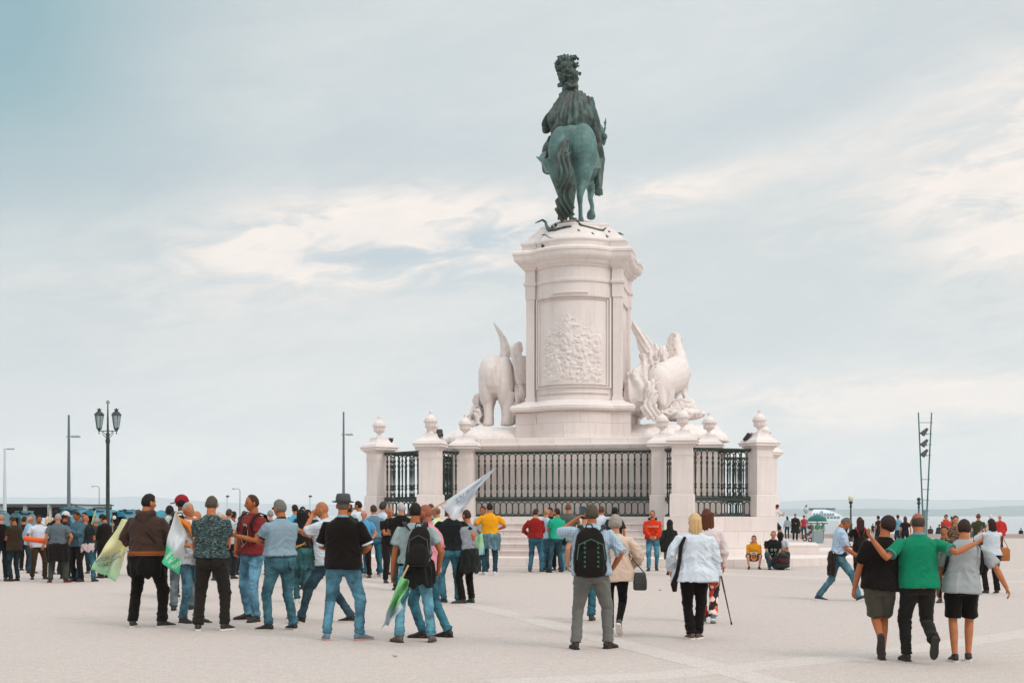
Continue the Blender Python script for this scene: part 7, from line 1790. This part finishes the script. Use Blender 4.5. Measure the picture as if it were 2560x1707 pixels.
mb = MB(); mb.ell((-1*k, -.03, 17*k), (4.5*k, .012, 5*k), 12, 8); part('emblem', mb, mat('cfd6d8', 'cloth'), bp_)
mb = MB(); mb.tube([(-8*k, 0, 31*k), (-6*k, 0, -20*k)], .012, 6); part('pole', mb, mat('8a7a66', 'plain'), bp_)
# ---- right waterfront: ferry, parasol, balloon buoy, cones, pushchair
D = 190; k = D/F; fy = thing('ferry', 'white passenger ferry moored behind the green parasol', 'ferry', V(((2062-CX)*k, D, -2.2)), 0, None)
def fz(y): return EYE+2.2+(HY-y)*k
mb = MB(); hl = [(-48*k, 0), (-46*k, -3.2), (20*k, -3.4), (40*k, -2.2), (52*k, 0), (40*k, 2.2), (20*k, 3.4), (-46*k, 3.2)]
mb.loft([[(x*s_, y*s_, z) for x, y in hl] for z, s_ in ((-.4, .86), (.6, .95), (fz(1303), 1.0), (fz(1300), 1.0))]); part('hull', mb, mat('d5d8d9', 'paint', .4), fy, smooth=30)
mb = MB(); mb.loft([[(x0, y, z), (x1, y, z), (x1, -y, z), (x0, -y, z)] for x0, x1, y, z in ((-44*k, 36*k, 2.9, fz(1300)), (-43*k, 30*k, 2.8, fz(1288)), (-42*k, 16*k, 2.6, fz(1281)), (-40*k, 2*k, 2.4, fz(1276)), (-36*k, -8*k, 2.2, fz(1273)))]); part('superstructure', mb, mat('dfe2e3', 'paint', .4), fy)
for y, x0, x1 in ((1293, -42, 26), (1285, -41, 12)):
    for i in range(8):
        xx = (x0+(x1-x0)*(i+.5)/8)*k; mb = MB(); mb.box((xx, -2.9, fz(y)), ((x1-x0)*k/8*.7, .06, .32)); part('window', mb, mat('7f979f', 'paint', .2), fy)
for x0, x1 in ((-41, -9), (-4, 17)):
    mb = MB(); mb.box(((x0+x1)/2*k, 0, fz(1271.5)), ((x1-x0)*k, 4.4, .24), bev=.05); part('sun_deck_roof', mb, mat('55757e', 'paint'), fy)
    mb = MB()
    for i in range(6): mb.box(((x0+1+(x1-x0-2)*i/5)*k, -2, fz(1275)), (.07, .07, .4))
    part('deck_stanchions', mb, mat('8fa3a8', 'paint'), fy)
mb = MB(); mb.box((-19*k, -2.75, fz(1279)), (7*k, .05, 3*k)); part('company_emblem', mb, mat('4fa0c3', 'paint'), fy)
r = thing('parasol', 'large dark green parasol over a drinks stand by the water', 'parasol', V(((2043-CX)*72/F, 72, 0)), 0); k = 72/F
mb = MB(); N = 16; zt = EYE+(HY-1286)*k; ze = EYE+(HY-1299)*k
rg = []
for f, z in ((.02, zt), (.3, zt-.03), (.6, zt-.09), (.85, zt-.18), (1.0, ze), (1.0, ze-.08), (.97, ze-.06), (.8, zt-.20), (.5, zt-.12), (.02, zt-.06)):
    rg.append([(f*24*k*math.cos(2*math.pi*i/N)*(1-.03*(i % 2)*f), f*24*k*math.sin(2*math.pi*i/N)*(1-.03*(i % 2)*f), z) for i in range(N)])
mb.loft(rg); part('canopy', mb, mat('2c6a60', 'cloth'), r)
mb = MB(); mb.tube([(0, 0, 0), (0, 0, zt)], .03, 8); part('pole', mb, mat('3c5a56', 'paint'), r)
st2 = thing('drinks_stand', 'low drinks counter with green bottles under the green parasol', 'stand', V(((2044-CX)*71/F, 71, 0)), 0); k = 71/F
mb = MB(); mb.box((0, 0, .36), (.55, .4, .70), bev=.03); part('counter', mb, mat('8a9a9c', 'paint'), st2); mb = MB(); mb.box((0, .1, 1.09), (1.05, .6, .05)); part('shelf', mb, mat('4b5557', 'paint'), st2)
for x in (-.5, .5):
    mb = MB(); mb.tube([(x*.7, .1, .78), (x*.7, .1, 1.08)], .02, 6); part('shelf_post', mb, mat('4b5557', 'paint'), st2)
for i in range(4):
    mb = MB(); mb.lathe([(.06, .79), (.065, .8), (.065, .95), (.03, 1.0), (.02, 1.02)], ((i-1.5)*.18, 0, 0), 10); o = part('cup_stack', mb, mat('2f9a4c', 'paint', .3), st2, smooth=40)
b_ = thing('balloon_buoy', 'pale grey ball with a dark fin beside the ferry', 'buoy', W(2015, 1276, 80), 0); k = 80/F
mb = MB(); mb.lathe([(.005, -10*k), (2*k, -8*k), (6.5*k, -2*k), (7.2*k, 2*k), (6*k, 6*k), (3*k, 8.5*k), (.1*k, 9*k)], n=20); part('ball', mb, mat('b4b6ba', 'paint', .4), b_, smooth=60)
mb = MB(); mb.tube([(-2*k, 0, 8*k), (1*k, 0, 12*k), (2.5*k, 0, 15*k)], [.04, .05, .02], 6); part('fin', mb, mat('4a4f54', 'paint'), b_)
mb = MB(); mb.tube([(0, 0, -10*k), (.05, 0, -1.8)], .015, 5); part('line', mb, mat('8a8f92', 'paint'), b_)
for x, lb in ((2010, 'orange and white cone behind the man in red'),):
    r = thing('traffic_cone', lb, 'cone', V(((x-CX)*84/F, 84, 0)), 0); mb = MB(); mb.box((0, 0, .02), (.4, .4, .04)); part('base', mb, mat('c9442a', 'plain'), r); mb = MB(); mb.lathe([(.15, .04), (.11, .28)], n=14); part('cone', mb, mat('cf4726', 'plain'), r, smooth=40)
    mb = MB(); mb.lathe([(.11, .28), (.06, .56), (.03, .7)], n=14); part('reflective_sleeve', mb, mat('d6dcd6', 'plain'), r, smooth=40)
def pushchair(x, D, lb, color):
    r = thing('pushchair', lb, 'pushchair', V(((x-CX)*D/F, D, 0)), R(70), 'pushchairs by the water')
    for a, b in ((-.22, -.3), (.22, -.3), (-.22, .32), (.22, .32)):
        mb = MB(); mb.torus((a, b, .12), .10, .025, axis='x', n=16, m=6); o = part('wheel', mb, mat('26282a', 'plain'), r, smooth=60); mb = MB(); mb.tube([(a-.02, b, .12), (a+.02, b, .12)], .06, 10); part('hub', mb, mat('c9ced0', 'plain'), o)
    mb = MB()
    for sx in (-.22, .22): mb.tube([(sx, .32, .14), (sx, .05, .5), (sx, -.35, .95), (sx, -.5, 1.02)], .014, 6); mb.tube([(sx, -.3, .14), (sx, .12, .55)], .014, 6)
    mb.tube([(-.22, -.5, 1.02), (.22, -.5, 1.02)], .016, 6); part('frame', mb, mat('3a4a44', 'paint'), r)
    mb = MB(); mb.ell((0, .08, .42), (.2, .26, .08), 12, 8); mb.ell((0, -.12, .62), (.2, .08, .26), 12, 8); part('seat', mb, mat(color, 'cloth'), r, smooth=60)
    mb = MB(); mb.ell((0, -.04, .84), (.22, .24, .14), 14, 8); part('hood', mb, mat(color, 'cloth'), r, smooth=60)
pushchair(2040, 74, 'pale grey pushchair under the green parasol', 'b9bcbc'); pushchair(2026, 76, 'second pushchair with dark red trim left of the pale grey one', '6a3a3a')
rs = thing('rubbish_heap_bag', 'dark covered bin bags beside the green lamp post', 'bin bags', V(((2104-CX)*80/F, 80, 0)), 0) if 0 else None
# litter on the paving
def litter(x, y, s_, color, lb):
    D = Dg(y); r = thing('litter', lb, 'litter', V(((x-CX)*D/F, D, 0)), random.random()*3, 'scraps on the paving')
    mb = MB(); mb.loft([[(s_*math.cos(a)*(1+.3*math.sin(3*a)), s_*.6*math.sin(a), z+.01*math.sin(2*a)) for a in [2*math.pi*i/10 for i in range(10)]] for z in (.004, .014)]); part('scrap', mb, mat(color, 'plain'), r)
litter(988, 1641, .03, 'a87a70', 'red brown scrap on the paving below the grey tee man'); litter(1649, 1475, .05, 'b08a86', 'pinkish scrap on the paving left of the blond woman'); litter(1230, 1438, .05, '5c8a5c', 'tiny green tuft at the foot of the steps') if 0 else None
litter(525, 1556, .04, '5a524c', 'dark scrap between the camouflage man\'s shoes')
run_bake()
fix_texts()
